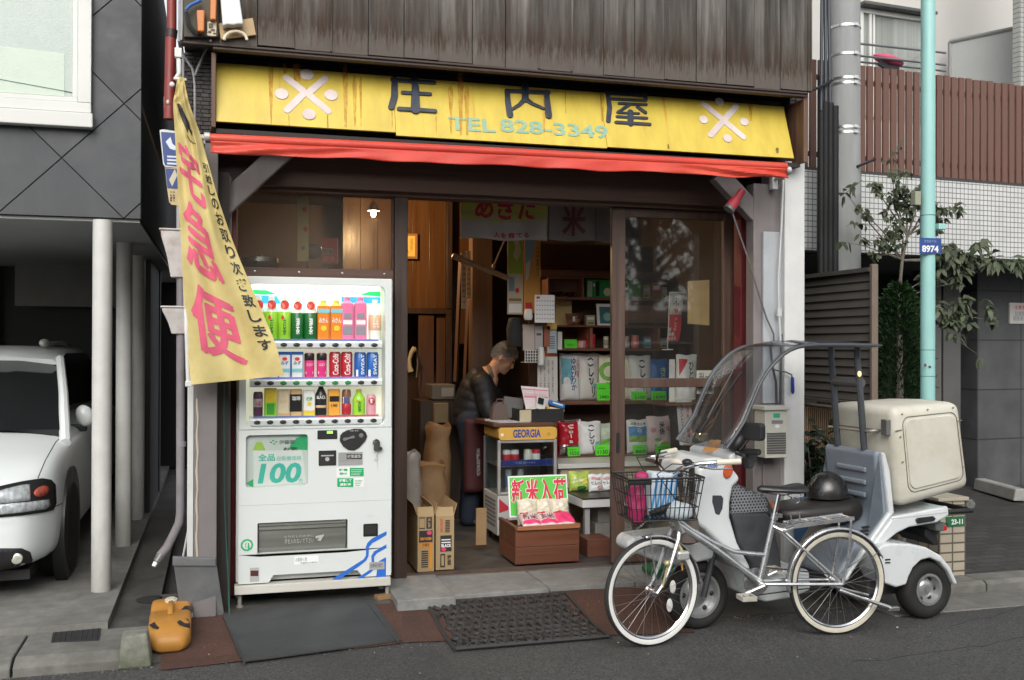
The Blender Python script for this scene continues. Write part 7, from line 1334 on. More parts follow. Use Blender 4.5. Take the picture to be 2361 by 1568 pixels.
# odds and ends hung and stacked round the counter
def lump(name,label,cat,px,Y,m,th=0.10,seed=0.0):
 x0,x1,z0,z1=rect(*px,Y);b=MB();rings=[];xc,w=(x0+x1)/2,(x1-x0)/2
 for h in(0,0.06,0.3,0.6,0.85,0.97,1.0):
  s=(0.72+0.28*math.sin(math.pi*min(1,h*0.9+0.12)))*(0.45 if h==1.0 else 1)*(1+0.22*noise.noise(V((h*6,seed*3,0))));rings.append([(xc+w*s*(1+0.16*noise.noise(V((math.cos(a)*2,h*3,seed))))*math.cos(a),Y+th/2*s*math.sin(a)*(1+0.2*noise.noise(V((math.sin(a)*2,h*3,seed)))),z0+(z1-z0)*h)for a in[2*math.pi*k/18 for k in range(18)]])
 b.loft(rings);return tag(b.build(name,m,loc=(xc,Y,z0),auto=70),label,cat)
dkc=P('cloth_dark',(0.016,0.015,0.016),0.8)
lump('hanging_bag','black cloth bag hanging below the map poster beside the paper slips','bag',(1168,732,1206,800),7.5,dkc,0.12,1.0)
lump('white_roll','small white plastic roll hanging by the left edge of the calendar','roll',(1208,712,1228,738),7.35,P('roll_white',(0.6,0.6,0.58),0.5),0.06,7.0)
lump('plastic_pouch','crumpled clear white pouch hanging right of the mesh basket','pouch',(1240,800,1256,842),7.42,P('pouch_white',(0.55,0.54,0.52),0.4),0.06,9.0)
for px,Y,m,nm in(((1255,752,1268,800),7.45,P('slip_rust',(0.25,0.08,0.05),0.7),'narrow rust red slip hanging under the calendar'),((1262,744,1284,760),7.45,P('slip_yellow',(0.60,0.42,0.10),0.6),'small yellow packet clipped under the calendar'),((1286,765,1296,806),7.6,P('slip_white',(0.65,0.65,0.65),0.6),'white slip pinned on the shelf edge')):
 flat('paper_slips',nm,'papers',px,Y,0.004,m)
b=MB();x0,x1,z0,z1=rect(1002,930,1034,975,8.3);b.box(x0,x1,8.3,8.375,z0,z1);tag(b.build('small_carton',M('carton_dim',(0.22,0.16,0.09),0.8),loc=(x0,8.3,z0),bevel=0.003),'small brown carton beside the man below the grey crate','carton')

zt_=zat(688,SHY)+0.0105;zm_=zat(752,SHY)+0.0085;zg_=z806+0.0005
for px0,px1,y0,zb_,col,nm in((1482,1500,655,zt_,(0.50,0.40,0.10),'mustard packet right of the plain green packet on the upper shelf'),(1502,1524,650,zt_,(0.45,0.06,0.05),'red packet on the upper shelf behind the door glass'),(1526,1544,660,zt_,(0.55,0.53,0.48),'white packet at the right end of the upper shelf'),
        (1484,1502,778,zg_,(0.10,0.25,0.35),'blue packet on the goods shelf behind the door glass'),(1504,1520,772,zg_,(0.55,0.45,0.20),'yellow packet on the goods shelf behind the door glass'),(1522,1540,780,zg_,(0.50,0.50,0.46),'pale packet on the goods shelf beside the little red banner'),
        (1322,1338,655 if False else 730,zm_,(0.45,0.10,0.06),'rust red packet right of the noodle cup'),(1352,1372,728,zm_,(0.50,0.42,0.28),'cream packet left of the teal picture')):
 yb={zt_:688,zg_:804,zm_:752}[zb_];flat('goods_packet',nm,'packet',(px0,y0,px1,yb),SHY+0.14,0.05,P('goods_%d_%d'%(px0,y0),col,0.45),[('rect',0.12,0.88,0.55,0.8,white),('rect',0.2,0.8,0.15,0.3,P('card_ink',(0.04,0.25,0.03)))],'small packets on the shelf unit',base=zb_,bev=0.003)
# ================================================================ THE SHOPKEEPER
MP=atZ(1066,1197,0.02);MP=V((MP.x,min(MP.y,8.12),0.02))
MAN=thing('person','grey haired man in black padded jacket and dark red apron bending over the counter','person',tuple(MP))
RM=Matrix.Translation(MP)@Matrix.Rotation(math.radians(-17),4,'Z') # x: the way he faces, y: his left
skin=M('skin',(0.56,0.31,0.20),0.5,var=0.10,scale=30,sss=0.1);jacket=M('padded_jacket',(0.011,0.011,0.014),0.6,var=0.25,scale=12);trouser=M('navy_trousers',(0.012,0.018,0.035),0.8,var=0.25);apronm=M('red_apron',(0.055,0.008,0.010),0.75,var=0.2,scale=4)
shoe=P('shoe_dark',(0.015,0.013,0.012),0.5)
def remesh(o,vox,smooth=4):
 md=o.modifiers.new('remesh','REMESH');md.mode='VOXEL';md.voxel_size=vox;md.use_smooth_shade=True
 if smooth:m2=o.modifiers.new('smooth','SMOOTH');m2.iterations=smooth;m2.factor=0.5
def T(b):b.M=RM;return b
def limb(b,pts,rs,seg=14,n=5):
 P_,R_=[],[]
 for i in range(len(pts)-1):
  for k in range(n):t=k/n;P_.append(V(pts[i]).lerp(V(pts[i+1]),t));R_.append(rs[i]+(rs[i+1]-rs[i])*t)
 P_.append(V(pts[-1]));R_.append(rs[-1]);b.tube(P_,R_,seg)
 for p,r in zip(pts,rs):b.ell(p,(r,r,r),12,8)
HD=V((0.285,-0.01,1.385)) # middle of the head
hr=Matrix.Rotation(math.radians(38),3,'Y') # looking down
def H(x,y,z):return HD+hr@V((x,y,z))
# body: one continuous surface from feet to head, hands with five fingers each
b=T(MB())
limb(b,[(0.02,0,0.86),(0.035,0,0.98),(0.08,0,1.10),(0.13,0,1.19)],[0.125,0.12,0.135,0.11])
limb(b,[(0.14,0,1.20),(0.205,-0.005,1.285),(0.25,-0.008,1.34)],[0.062,0.055,0.058])
b.ell(H(0,0,0.01),(0.098,0.074,0.108),24,18,rot=hr) # skull
b.ell(H(0.045,0,-0.055),(0.058,0.056,0.075),18,14,rot=hr) # face and jaw
b.ell(H(0.078,0,-0.105),(0.026,0.030,0.022),12,8,rot=hr) # chin
b.tube([H(0.093,0,0.012),H(0.105,0,-0.016),H(0.113,0,-0.036),H(0.097,0,-0.048)],[0.008,0.011,0.015,0.011],8) # nose
for s in(-1,1):
 b.ell(H(0.086,0.032*s,0.026),(0.014,0.026,0.008),10,6,rot=hr) # brow
 b.ell(H(0.072,0.040*s,-0.035),(0.022,0.020,0.022),10,6,rot=hr) # cheek
 b.ell(H(-0.008,0.076*s,-0.018),(0.020,0.010,0.034),10,8,rot=hr) # ear
b.ell(H(0.098,0,-0.072),(0.010,0.026,0.006),10,6,rot=hr);b.ell(H(0.095,0,-0.084),(0.010,0.022,0.007),10,6,rot=hr) # lips
SHL={-1:(0.12,-0.19,1.165),1:(0.14,0.18,1.165)};ELB={-1:(0.17,-0.25,0.93),1:(0.24,0.24,0.95)};WRI={-1:(0.41,-0.17,1.005),1:(0.46,0.13,1.0)}
for s in(-1,1):
 limb(b,[SHL[s],ELB[s],WRI[s]],[0.055,0.042,0.028])
 w=V(WRI[s]);d=(w-V(ELB[s])).normalized();sd_=V((-d.y,d.x,0)).normalized();up_=d.cross(sd_)
 b.ell(w+d*0.05,(0.046,0.040,0.016),12,8,rot=Matrix((d,sd_,up_)).transposed())
 for k in range(4):
  base=w+d*0.085+sd_*(0.027-0.018*k);L=(0.052,0.060,0.056,0.044)[k]
  b.tube([base-d*0.02,base+d*L*0.45+up_*0.004,base+d*L*0.80-V((0,0,0.014)),base+d*L*0.92-V((0,0,0.034))],[0.0095,0.009,0.0085,0.007],7)
 tb=w+d*0.03+sd_*(0.034*-s*-1 if s<0 else-0.034);o_=sd_*(1 if s<0 else-1)
 b.tube([tb-o_*0.012,tb+d*0.025+o_*0.016,tb+d*0.055+o_*0.020-V((0,0,0.012))],[0.012,0.0105,0.008],7)
 limb(b,[(0.015,0.095*s,0.84),(0.02+0.03*(s<0),0.10*s,0.45),(0.0-0.02*(s>0),0.10*s,0.09)],[0.085,0.058,0.042])
 b.ell((0.05,0.10*s,0.04),(0.115,0.043,0.038),14,8)
ob=b.build('body',skin,MAN);remesh(ob,0.0065,3)
for s in(-1,1):
 b=T(MB());b.ell(H(0.0905,0.030*s,0.006),(0.0085,0.012,0.0085),12,8,rot=hr);b.build('eye',P('eye_dark',(0.05,0.035,0.03),0.2),MAN)
 b=T(MB());b.tube([H(0.092,0.014*s,0.024),H(0.098,0.032*s,0.032),H(0.082,0.052*s,0.028)],[0.003,0.0045,0.003],6);b.build('eyebrow',P('brow_grey',(0.12,0.11,0.10),0.8),MAN)
# short grey hair hugging the skull
b=T(MB());nb,na=16,28;vs=[]
for j in range(nb+1):
 for i in range(na):
  ph=2*math.pi*i/na;front=math.cos(ph)
  lim_=math.pi*(0.40 if front>0.75 else 0.40+0.13*(0.75-front)/0.5 if front>0.25 else 0.53+0.19*(0.25-front)/1.25);th=lim_*j/nb
  k=1.03+0.03*noise.noise(V((i*1.7,j*1.7,3)))
  x,y,z=math.sin(th)*math.cos(ph)*0.102*k-0.004,math.sin(th)*math.sin(ph)*0.078*k,math.cos(th)*0.112*k+0.010
  vs.append(H(x,y,z))
fs=[(j*na+i,j*na+(i+1)%na,(j+1)*na+(i+1)%na,(j+1)*na+i)for j in range(nb)for i in range(na)];b.add(vs,fs,None,True)
b.v=b.v[:-len(vs)];b.f=[];b.mi=[];b.sm=[]
random.seed(77)
def skull(th,ph,k=1.0):return V((math.sin(th)*math.cos(ph)*0.100*k-0.002,math.sin(th)*math.sin(ph)*0.076*k,math.cos(th)*0.110*k+0.010))
for q in range(4200):
 ph=random.uniform(0,2*math.pi);front=math.cos(ph)
 lim_=math.pi*(0.36 if front>0.8 else 0.36+0.20*(0.8-front)/0.6 if front>0.2 else 0.56+0.14*(0.2-front)/1.2);th=lim_*math.sqrt(random.random())
 if th>lim_*0.93 and random.random()<0.5:continue
 p=skull(th,ph,1.0);n=skull(th,ph,1.2)-p;n.normalize();d=V((-0.55,0.25*math.sin(ph),-0.9))-n*V((-0.55,0.25*math.sin(ph),-0.9)).dot(n);d=(d.normalized()+V((random.gauss(0,0.35),random.gauss(0,0.35),random.gauss(0,0.35)))).normalized()
 d=(d-n*d.dot(n)*0.8+n*0.22).normalized();sdv=d.cross(n).normalized()*random.uniform(0.0016,0.003);L_=random.uniform(0.014,0.026)
 pts=[p-n*0.002-sdv,p-n*0.002+sdv,p+d*L_*0.6+sdv*0.7+n*0.003,p+d*L_+n*0.001,p+d*L_*0.6-sdv*0.7+n*0.003];b.add([HD+hr@x for x in pts],[(0,1,2,3,4)])
b.build('hair',M('grey_hair',(0.42,0.41,0.39),0.55,var=0.2,scale=9,island=0.55),MAN)
# padded jacket: quilted rings over trunk and arms
def quilt(b,pts,rs,pitch,amp,seg=18):
 P_,R_=[],[];acc=0
 for i in range(len(pts)-1):
  a,c=V(pts[i]),V(pts[i+1]);L=(c-a).length;n=max(4,int(L/0.008))
  for k in range(n):t=k/n;P_.append(a.lerp(c,t));R_.append(rs[i]+(rs[i+1]-rs[i])*t+amp*(abs(math.sin(math.pi*(acc+L*t)/pitch))**0.6-0.5))
  acc+=L
 P_.append(V(pts[-1]));R_.append(rs[-1]);b.tube(P_,R_,seg)
b=T(MB())
quilt(b,[(0.02,0,0.80),(0.03,0,0.90),(0.045,0,1.0),(0.08,0,1.10),(0.12,0,1.185),(0.17,0,1.225)],[0.168,0.172,0.168,0.165,0.145,0.09],0.07,0.005,24)
for s in(-1,1):quilt(b,[(0.10,0.08*s,1.16),SHL[s],ELB[s],WRI[s]],[0.10,0.088,0.070,0.046],0.07,0.005,16)
o=b.build('jacket',jacket,MAN);remesh(o,0.009,1)
b=T(MB());q=[(0.18+0.02*math.cos(k*0.524),0.082*math.sin(k*0.524),1.245-0.055*math.cos(k*0.524)*1.0)for k in range(12)];b.tube(q,0.018,8,closed=True);b.build('collar',P('collar_tan',(0.16,0.13,0.10),0.8),MAN)
b=T(MB())
for s in(-1,1):limb(b,[(0.01,0.085*s,0.86),(0.02+0.03*(s<0),0.10*s,0.45),(0.0-0.02*(s>0),0.10*s,0.07)],[0.115,0.085,0.072])
limb(b,[(0.01,-0.05,0.85),(0.01,0.05,0.85)],[0.13,0.13]);o=b.build('trousers',trouser,MAN);remesh(o,0.010,3)
for s in(-1,1):b=T(MB());b.ell((0.055,0.10*s,0.038),(0.125,0.048,0.036),14,8);b.build('shoe',shoe,MAN)
# apron wraps the front of hips and thighs
b=T(MB());vs=[];na,nb=16,14
def fa(u,v,l=0.0):a=math.radians(-105+180*u);r=0.150+0.035*(1-v)+0.006*math.sin(u*14)*(1-v)+l;return(0.02+r*math.cos(a)*1.08,1.42*r*math.sin(a),0.30+0.58*v)
b.add([fa(i/na,j/nb)for j in range(nb+1)for i in range(na+1)],[(j*(na+1)+i,j*(na+1)+i+1,(j+1)*(na+1)+i+1,(j+1)*(na+1)+i)for j in range(nb)for i in range(na)],None,True)
ap=b.build('apron',apronm,MAN);md=ap.modifiers.new('solid','SOLIDIFY');md.thickness=0.004
b=T(MB());b.text('\n'.join('米穀商店街'),0.17,0.225,0.22,0.60,0,P('apron_white',(0.35,0.33,0.32),0.8),0.02,fn=lambda a,c:fa(a,c,0.007),sub=0.05);b.build('apron_lettering',None,ap)
# ================================================================ BICYCLE (silver city bike, nose to the left)
BK=thing('bicycle','silver step through bicycle with white wall tyres and black wire basket leaning before the scooter','bicycle',(2.75,4.80,RZ))
WR=0.286 # outer wheel radius
FWc=V((2.195,4.905,RZ+WR));RWc=V((3.26,4.83,RZ+WR))
bd=(RWc-FWc);bd.z=0;WB=bd.length;bd.normalize();bn=V((bd.y,-bd.x,0));
if bn.y>0:bn=-bn # towards the camera
silver=M('bike_silver',(0.56,0.57,0.58),0.30,0.85,var=0.10,scale=12);alu=M('bike_alloy',(0.60,0.60,0.60),0.28,0.95,var=0.12);wwall=M('white_wall',(0.66,0.66,0.63),0.6,var=0.06);wwall2=M('cream_wall',(0.52,0.49,0.40),0.65,var=0.1,dirt=(0.3,0.28,0.22),dscale=9,damt=0.5);tread=M('tyre_black',(0.02,0.02,0.021),0.75,var=0.2)
spokem=M('spoke',(0.25,0.25,0.25),0.4,0.9);cableb=P('cable_black',(0.015,0.015,0.015),0.5);gripm=P('grip_cream',(0.62,0.58,0.47),0.5);bwire=P('basket_wire',(0.012,0.012,0.013),0.45)
def B(x,z,y=0.0):return FWc+bd*x+bn*(-y)+V((0,0,z)) # bike frame coords: x back from front axle, z up, y away from camera
TL=0.0
def wheel(c,ax,name,wall,group=None,nsp=28,gear=False):
 # ax: unit axle direction; the wheel lies in the plane spanned by (f, up)
 f=V((0,0,1)).cross(ax).normalized();upv=V((0,0,1))
 def ringpts(r,o,n=48):return[c+f*(r*math.cos(2*math.pi*k/n))+upv*(r*math.sin(2*math.pi*k/n))+ax*o for k in range(n)]
 def rev(prof,m,nm,par,n=56):
  b=MB();rings=[[c+(f*math.cos(2*math.pi*k/n)+upv*math.sin(2*math.pi*k/n))*r+ax*o for r,o in prof]for k in range(n)];rings.append(rings[0]);b.loft(rings,None,True,False);return b.build(nm,m,par)
 w=rev([(WR,-0.006),(WR-0.004,-0.0125),(WR-0.013,-0.0165),(WR-0.013,0.0165),(WR-0.004,0.0125),(WR,0.006)],tread,'wheel',BK)
 rev([(WR-0.0128,-0.0165),(WR-0.022,-0.0175),(WR-0.036,-0.0125),(WR-0.036,0.0125),(WR-0.022,0.0175),(WR-0.0128,0.0165)],wall,'tyre',w)
 rev([(WR-0.034,-0.011),(WR-0.042,-0.0105),(WR-0.050,-0.004),(WR-0.050,0.004),(WR-0.042,0.0105),(WR-0.034,0.011)],chrome,'rim',w)
 b=MB()
 for k in range(nsp):
  a=2*math.pi*k/nsp;s=1 if k%2 else-1;a2=a+(0.9 if(k//2)%2 else-0.9)
  h=c+(f*math.cos(a2)+upv*math.sin(a2))*0.022+ax*(0.024*s);e=c+(f*math.cos(a)+upv*math.sin(a))*(WR-0.046)+ax*(0.003*s);b.tube([h,e],0.0010,4)
 b.build('spokes',spokem,w)
 b=MB();b.tube([c-ax*0.045,c+ax*0.045],0.007,8);b.tube([c-ax*0.03,c-ax*0.022,c+ax*0.022,c+ax*0.03],[0.024,0.016,0.016,0.024],12)
 if gear:b.tube([c-ax*0.05,c-ax*0.032],[0.032,0.034],18)
 b.build('hub',alu,w);return w
tn=math.radians(13);fax=(Matrix.Rotation(tn,3,'Z')@bn)
w1=wheel(FWc,fax,'wheel',wwall)
w2=wheel(RWc,bn,'wheel',wwall2,gear=True)
fdir=V((0,0,1)).cross(fax).normalized()
if fdir.x>0:fdir=-fdir # forward (left) for the turned fork
def S_(x,z,y=0.0):return FWc-fdir*x+fax*(-y)+V((0,0,z)) # steered coords
# pixel-measured frame points are replaced by metric ones
HTb,HTt=B(0.155,0.335),B(0.105,0.515)
BB=B(0.61,0.015);STt=B(0.695,0.375)
fr_=MB()
fr_.tube([B(0.165,0.30),B(0.10,0.43)],0.019,12) # head tube
fr_.tube([B(0.145,0.345),B(0.36,0.205),B(0.61,0.02)],0.0175,12) # down tube
fr_.tube([B(0.118,0.39),B(0.22,0.315),B(0.34,0.245),B(0.46,0.19),B(0.56,0.175),B(0.645,0.165)],0.0125,10) # curved step-through tube
fr_.tube([BB,STt],0.0155,12) # seat tube
for s in(-1,1):
 ra=B(WB,0.0,0.055*s);fr_.tube([B(0.62,0.015,0.03*s),B(0.78,0.012,0.05*s),ra],0.0095,8);fr_.tube([B(0.682,0.32,0.015*s),B(0.73,0.295,0.045*s),ra],0.0075,8)
fr_.tube([BB-bn*0.036,BB+bn*0.036],0.021,14);fr_.build('frame',silver,BK)
fk=MB()
for s in(-1,1):fk.tube([S_(0.150,0.318,0.03*s),S_(0.132,0.268,0.046*s),S_(0.075,0.12,0.048*s),S_(0.030,0.035,0.048*s),S_(0.0,0.0,0.046*s)],[0.013,0.012,0.011,0.009,0.008],8)
fk.tube([S_(0.150,0.318,-0.035),S_(0.150,0.318,0.035)],0.014,8);fk.build('fork',silver,BK)
def guard(c,f_,ax,a0,a1,nm,n=40):
 b=MB();vs=[]
 for k in range(n+1):
  a=math.radians(a0+(a1-a0)*k/n);d=f_*math.cos(a)+V((0,0,1))*math.sin(a);R=WR+0.014
  for o,dr in((-0.024,-0.012),(-0.016,-0.001),(0,0.003),(0.016,-0.001),(0.024,-0.012)):vs.append(c+d*(R+dr)+ax*o)
 b.add(vs,[(k*5+i,k*5+i+1,k*5+i+6,k*5+i+5)for k in range(n)for i in range(4)],None,True);o=b.build(nm,silver,BK);md=o.modifiers.new('solid','SOLIDIFY');md.thickness=0.0015
guard(FWc,-fdir,fax,2,100,'mudguard');guard(RWc,bd,bn,25,188,'mudguard')
b=MB()
for s in(-1,1):b.tube([S_(0,0,0.05*s),S_(0.21,0.20,0.022*s)],0.002,5)
b.build('mudguard_stay',spokem,BK);b=MB()
for s in(-1,1):b.tube([B(WB,0,0.06*s),B(WB+0.245,0.165,0.022*s)],0.0022,5)
b.build('mudguard_stay',spokem,BK)
# stem, handlebar, grips, levers, bell
b=MB();b.tube([B(0.10,0.43),B(0.09,0.49),B(0.095,0.57),B(0.115,0.605)],0.011,10);b.tube([B(0.103,0.425),B(0.097,0.442)],0.021,12);b.build('stem',alu,BK)
hb=B(0.115,0.605);hf=fdir;ha=fax
Hh=lambda x,y,z:hb-hf*x+ha*y+V((0,0,z))
for s in(-1,1):
 pts=[Hh(0,0,0),Hh(-0.02,0.05*s,0.012),Hh(-0.015,0.13*s,0.055),Hh(0.03,0.20*s,0.085),Hh(0.12,0.245*s,0.090)]
 b=MB();b.tube(pts,0.011,10);b.build('handlebar',chrome,BK)
 b=MB();b.tube([pts[-1]-V((0.02,0,0)),pts[-1]+(pts[-1]-pts[-2]).normalized()*0.105],[0.016,0.0165],12);b.build('grip',gripm,BK)
 b=MB();b.tube([Hh(0.05,0.215*s,0.080),Hh(0.0,0.235*s,0.072),Hh(0.07,0.262*s,0.060),Hh(0.17,0.282*s,0.058)],[0.008,0.007,0.005,0.005],8);b.build('brake_lever',alu,BK)
b=MB();b.ell(Hh(-0.005,0.135,0.085),(0.028,0.028,0.018),14,8);b.tube([Hh(-0.005,0.135,0.055),Hh(-0.005,0.135,0.08)],0.012,8);b.build('bell',blackpl,BK)
for(y0,y1)in((0.21,0.03),(-0.21,-0.03)):b=MB();b.tube([Hh(0.0,y0,0.078),Hh(-0.12,y0*0.8,0.085),Hh(-0.14,y1*2,0.02),Hh(-0.02,y1,-0.10),Hh(0.05,y1,-0.20)],0.0028,5);b.build('brake_cable',cableb,BK)
# saddle and post
b=MB();b.tube([STt-(STt-BB).normalized()*0.02,STt+(STt-BB).normalized()*0.115],0.0125,10);b.build('seat_post',chrome,BK)
b=MB();b.tube([STt-(STt-BB).normalized()*0.022,STt+(STt-BB).normalized()*0.012],0.021,12);b.cbox(STt+bd*0.022,(0.03,0.04,0.02));b.build('seat_clamp',alu,BK)
sc_=STt+(STt-BB).normalized()*0.13;b=MB();rings=[]
for(t,hw,zt,zb_)in((-0.135,0.012,0.018,-0.006),(-0.12,0.024,0.026,-0.012),(-0.06,0.032,0.024,-0.014),(0.0,0.050,0.020,-0.016),(0.05,0.082,0.022,-0.022),(0.09,0.098,0.030,-0.022),(0.115,0.090,0.032,-0.012),(0.125,0.06,0.026,0.0)):
 rings.append([sc_+bd*(t+0.01)+bn*(hw*math.cos(a))+V((0,0,(zt if math.sin(a)>0 else-zb_)*math.sin(a)+0.012))for a in[2*math.pi*k/16 for k in range(16)]])
b.loft(rings);sd_o=b.build('saddle',M('saddle_black',(0.018,0.018,0.019),0.4,var=0.2,bump=0.1),BK)
b=MB()
for s in(-1,1):
 q=[sc_+bd*(0.085+0.012*math.cos(k*0.9))+bn*(0.05*s+0.012*math.sin(k*0.9))+V((0,0,-0.012-0.004*k))for k in range(12)];b.tube(q,0.003,5)
b.tube([sc_+bd*-0.10,sc_+bd*0.02+V((0,0,-0.02)),sc_+bd*0.08+V((0,0,-0.01))],0.004,6);b.build('springs',alu,sd_o)
# cranks, pedals, chain case, chainring
cr=MB();cp=BB+bn*0.055;c1=cp+bd*(-0.125)+V((0,0,-0.045));cr.tube([cp,c1],[0.011,0.009],8);cr.tube([BB-bn*0.05,BB+bn*0.06],0.010,10);c2=BB-bn*0.055+bd*0.125+V((0,0,0.045));cr.tube([BB-bn*0.055,c2],[0.011,0.009],8);cr.build('crank',alu,BK)
for c_,s in((c1,1),(c2,-1)):b=MB();p=c_+bn*(0.05*s);b.M=Matrix.Translation(p)@Matrix.Rotation(math.atan2(bd.y,bd.x),4,'Z');b.box(-0.04,0.04,-0.042,-0.030,-0.012,0.012);b.box(-0.04,0.04,0.030,0.042,-0.012,0.012);b.box(-0.042,-0.030,-0.0299,0.0299,-0.011,0.011);b.box(0.030,0.042,-0.0299,0.0299,-0.011,0.011);b.box(-0.01,0.01,-0.045,0.045,-0.008,0.008);b.build('pedal',M('pedal_grey',(0.40,0.38,0.33),0.5),BK)
b=MB();b.tube([BB-bn*0.045,BB-bn*0.040],0.075,28);b.build('chainring',alu,BK)
b=MB();q0,q1=BB-bn*0.048+V((0,0,0.078)),RWc-bn*0.048+V((0,0,0.03));q2,q3=RWc-bn*0.048-V((0,0,0.03)),BB-bn*0.048-V((0,0,0.078));b.tube([q0,q1,RWc-bn*0.048+bd*0.03,q2,q3],0.004,5);b.build('chain',P('chain_dark',(0.08,0.07,0.06),0.4,metal=0.6),BK)
# rear carrier
b=MB();cz=0.325
for y in(-0.058,-0.02,0.02,0.058):b.tube([B(0.72,cz-0.03,y),B(0.80,cz+0.0,y),B(1.13,cz+0.03,y)],0.007 if abs(y)>0.03 else 0.004,7)
for x in(0.80,0.91,1.02,1.13):b.tube([B(x,cz+0.0+(x-0.80)*0.09,-0.058),B(x,cz+0.0+(x-0.80)*0.09,0.058)],0.005,6)
for s in(-1,1):b.cbox(B(0.955,cz+0.014,0.060*s),(0.36,0.008,0.020),Matrix.Rotation(math.atan2(bd.y,bd.x),3,'Z')@Matrix.Rotation(-0.09,3,'Y'))
b.build('carrier',silver,BK);b=MB()
for s in(-1,1):b.tube([B(WB+0.0,0.0,0.062*s),B(1.105,0.20,0.064*s),B(1.115,cz+0.02,0.060*s)],0.007,7);b.tube([B(0.692,0.31,0.02*s),B(0.74,cz-0.02,0.055*s)],0.006,6)
b.build('carrier_stay',silver,BK)
b=MB();b.tube([B(0.80,cz+0.0,0.0),B(0.79,cz+0.05,0.0)],0.004,5);b.tube([B(0.85,cz+0.0,0.0),B(0.84,cz+0.06,0.0)],0.004,5);b.build('carrier_clip',alu,BK)
# kick stand folded back, wheel lock, reflectors, lamp
b=MB();b.tube([B(WB-0.02,-0.03,-0.06),B(WB+0.10,-0.075,-0.075),B(WB+0.27,-0.135,-0.085)],[0.010,0.010,0.013],8);b.tube([B(WB-0.02,-0.03,0.06),B(WB+0.10,-0.065,0.075),B(WB+0.24,-0.105,0.085)],[0.008,0.008,0.010],8);b.cbox(B(WB+0.29,-0.14,-0.085),(0.06,0.03,0.02));b.build('stand',alu,BK,bevel=0.002)
b=MB();b.tube([S_(0.155,0.25,-0.03)+fdir*0.02,S_(0.165,0.185,-0.055)],0.010,8);b.ell(S_(0.05,0.155,-0.065),(0.018,0.018,0.018));b.tube([S_(0.06,0.15,-0.06),S_(0.03,0.03,-0.052)],0.007,6);b.build('dynamo',P('dynamo_brass',(0.45,0.40,0.22),0.4,metal=0.5),BK)
b=MB();b.cbox(S_(0.155,0.185,-0.055),(0.07,0.035,0.05));b.build('headlamp',M('lamp_clear',(0.5,0.5,0.48),0.25,0.4),BK,bevel=0.012)
b=MB();b.tube([S_(0.135,0.24,0.0),S_(0.165,0.185,-0.02),S_(0.17,0.10,-0.03)],0.005,6);b.build('brake_caliper',P('caliper_orange',(0.45,0.22,0.05),0.4),BK)
for(x,z,nm)in((0.11,0.085,0),(-0.13,0.10,1)):b=MB();b.ell(FWc+fdir*(x if nm else-x*1.0)+V((0,0,-z if not nm else z-0.09)),(0.018,0.006,0.036),12,8);b.build('reflector',P('reflector_pale',(0.55,0.55,0.52),0.25),w1)
# basket
Bk=lambda x,y,z:B(-0.03,0.33)-bd*x*-1+bn*(-y)+V((0,0,z))
bx0,bx1,by,bz0,bz1=-0.31,0.10,0.145,0.075,0.295
def bp(u,v,w_): # u along, v across, w_ height 0..1, walls flare outward
 k=0.84+0.16*w_;xm=(bx0+bx1)/2;return FWc+bd*(xm+(u*(bx1-bx0)/2)*k+0.13)+bn*(-v*by*k)+V((0,0,bz0+(bz1-bz0)*w_+0.315+0.0*u))
b=MB()
def loopw(w_,r):b.tube([bp(-1,-1,w_),bp(1,-1,w_),bp(1,1,w_),bp(-1,1,w_)],r,6,closed=True)
loopw(0.0,0.004);loopw(0.3,0.0028);loopw(0.62,0.0028);loopw(1.0,0.006);loopw(0.93,0.003)
n=14
for k in range(n+1):
 u=-1+2*k/n
 b.tube([bp(u,-1,1),bp(u,-1,0),bp(u,1,0),bp(u,1,1)],0.0029,5)
for k in range(7):v=-1+2*k/6;b.tube([bp(-1,v,1),bp(-1,v,0),bp(1,v,0),bp(1,v,1)],0.0029,5)
b.build('basket',bwire,BK)
b=MB()
b.add([bp(-1.01,-1.01,1.0),bp(-0.4,-1.01,1.0),bp(-0.4,-1.01,0.86),bp(-1.01,-1.01,0.86)],[(0,1,2,3)]);o=b.build('basket_plate',blackpl,BK);md=o.modifiers.new('solid','SOLIDIFY');md.thickness=0.004
b=MB();b.tube([B(0.10,0.44),FWc+bd*0.10+V((0,0,0.355))],0.006,6);b.tube([S_(-0.03,0.30,0.03),S_(0,0.02,0.05)],0.004,5);b.tube([S_(-0.03,0.30,-0.03),S_(0,0.02,-0.05)],0.004,5);b.build('basket_stay',alu,BK)
# things in the basket
def blob(c,r,m,name,label,cat,amp=0.25,seed=0,fr=7):
 b=MB();b.ell((0,0,0),r,24,16);b.v=[V(c)+p*(1+amp*noise.noise(p*fr*3+V((seed,seed,0))))for p in b.v];return tag(b.build(name,m,loc=tuple(c)),label,cat)
mag=M('cloth_magenta',(0.30,0.012,0.085),0.6,var=0.3,scale=8)
blob(bp(-0.72,-0.45,0.32),(0.052,0.05,0.11),mag,'cloth_bag','magenta cloth bundle in the bicycle basket','cloth bundle',0.35,3)
blob(bp(-0.50,-0.30,0.97),(0.035,0.03,0.035),mag,'cloth_bag','tip of a magenta cloth rising above the basket rim','cloth',0.3,8)
c=bp(0.12,0.15,0.42);b=MB();b.M=Matrix.Translation(c)@Matrix.Rotation(0.10,4,'Y');b.rbox(-0.075,0.075,-0.05,0.05,-0.09,0.14,0.02,'z');t=thing('carrier_bag','light blue and white striped package standing in the bicycle basket','package',tuple(c));b.build('bag',M('pack_ice',(0.55,0.62,0.68),0.35,var=0.08),t,bevel=0.008)
b=MB();b.M=Matrix.Translation(c)@Matrix.Rotation(0.10,4,'Y');strb=P('stripe_blue',(0.06,0.28,0.58),0.4)
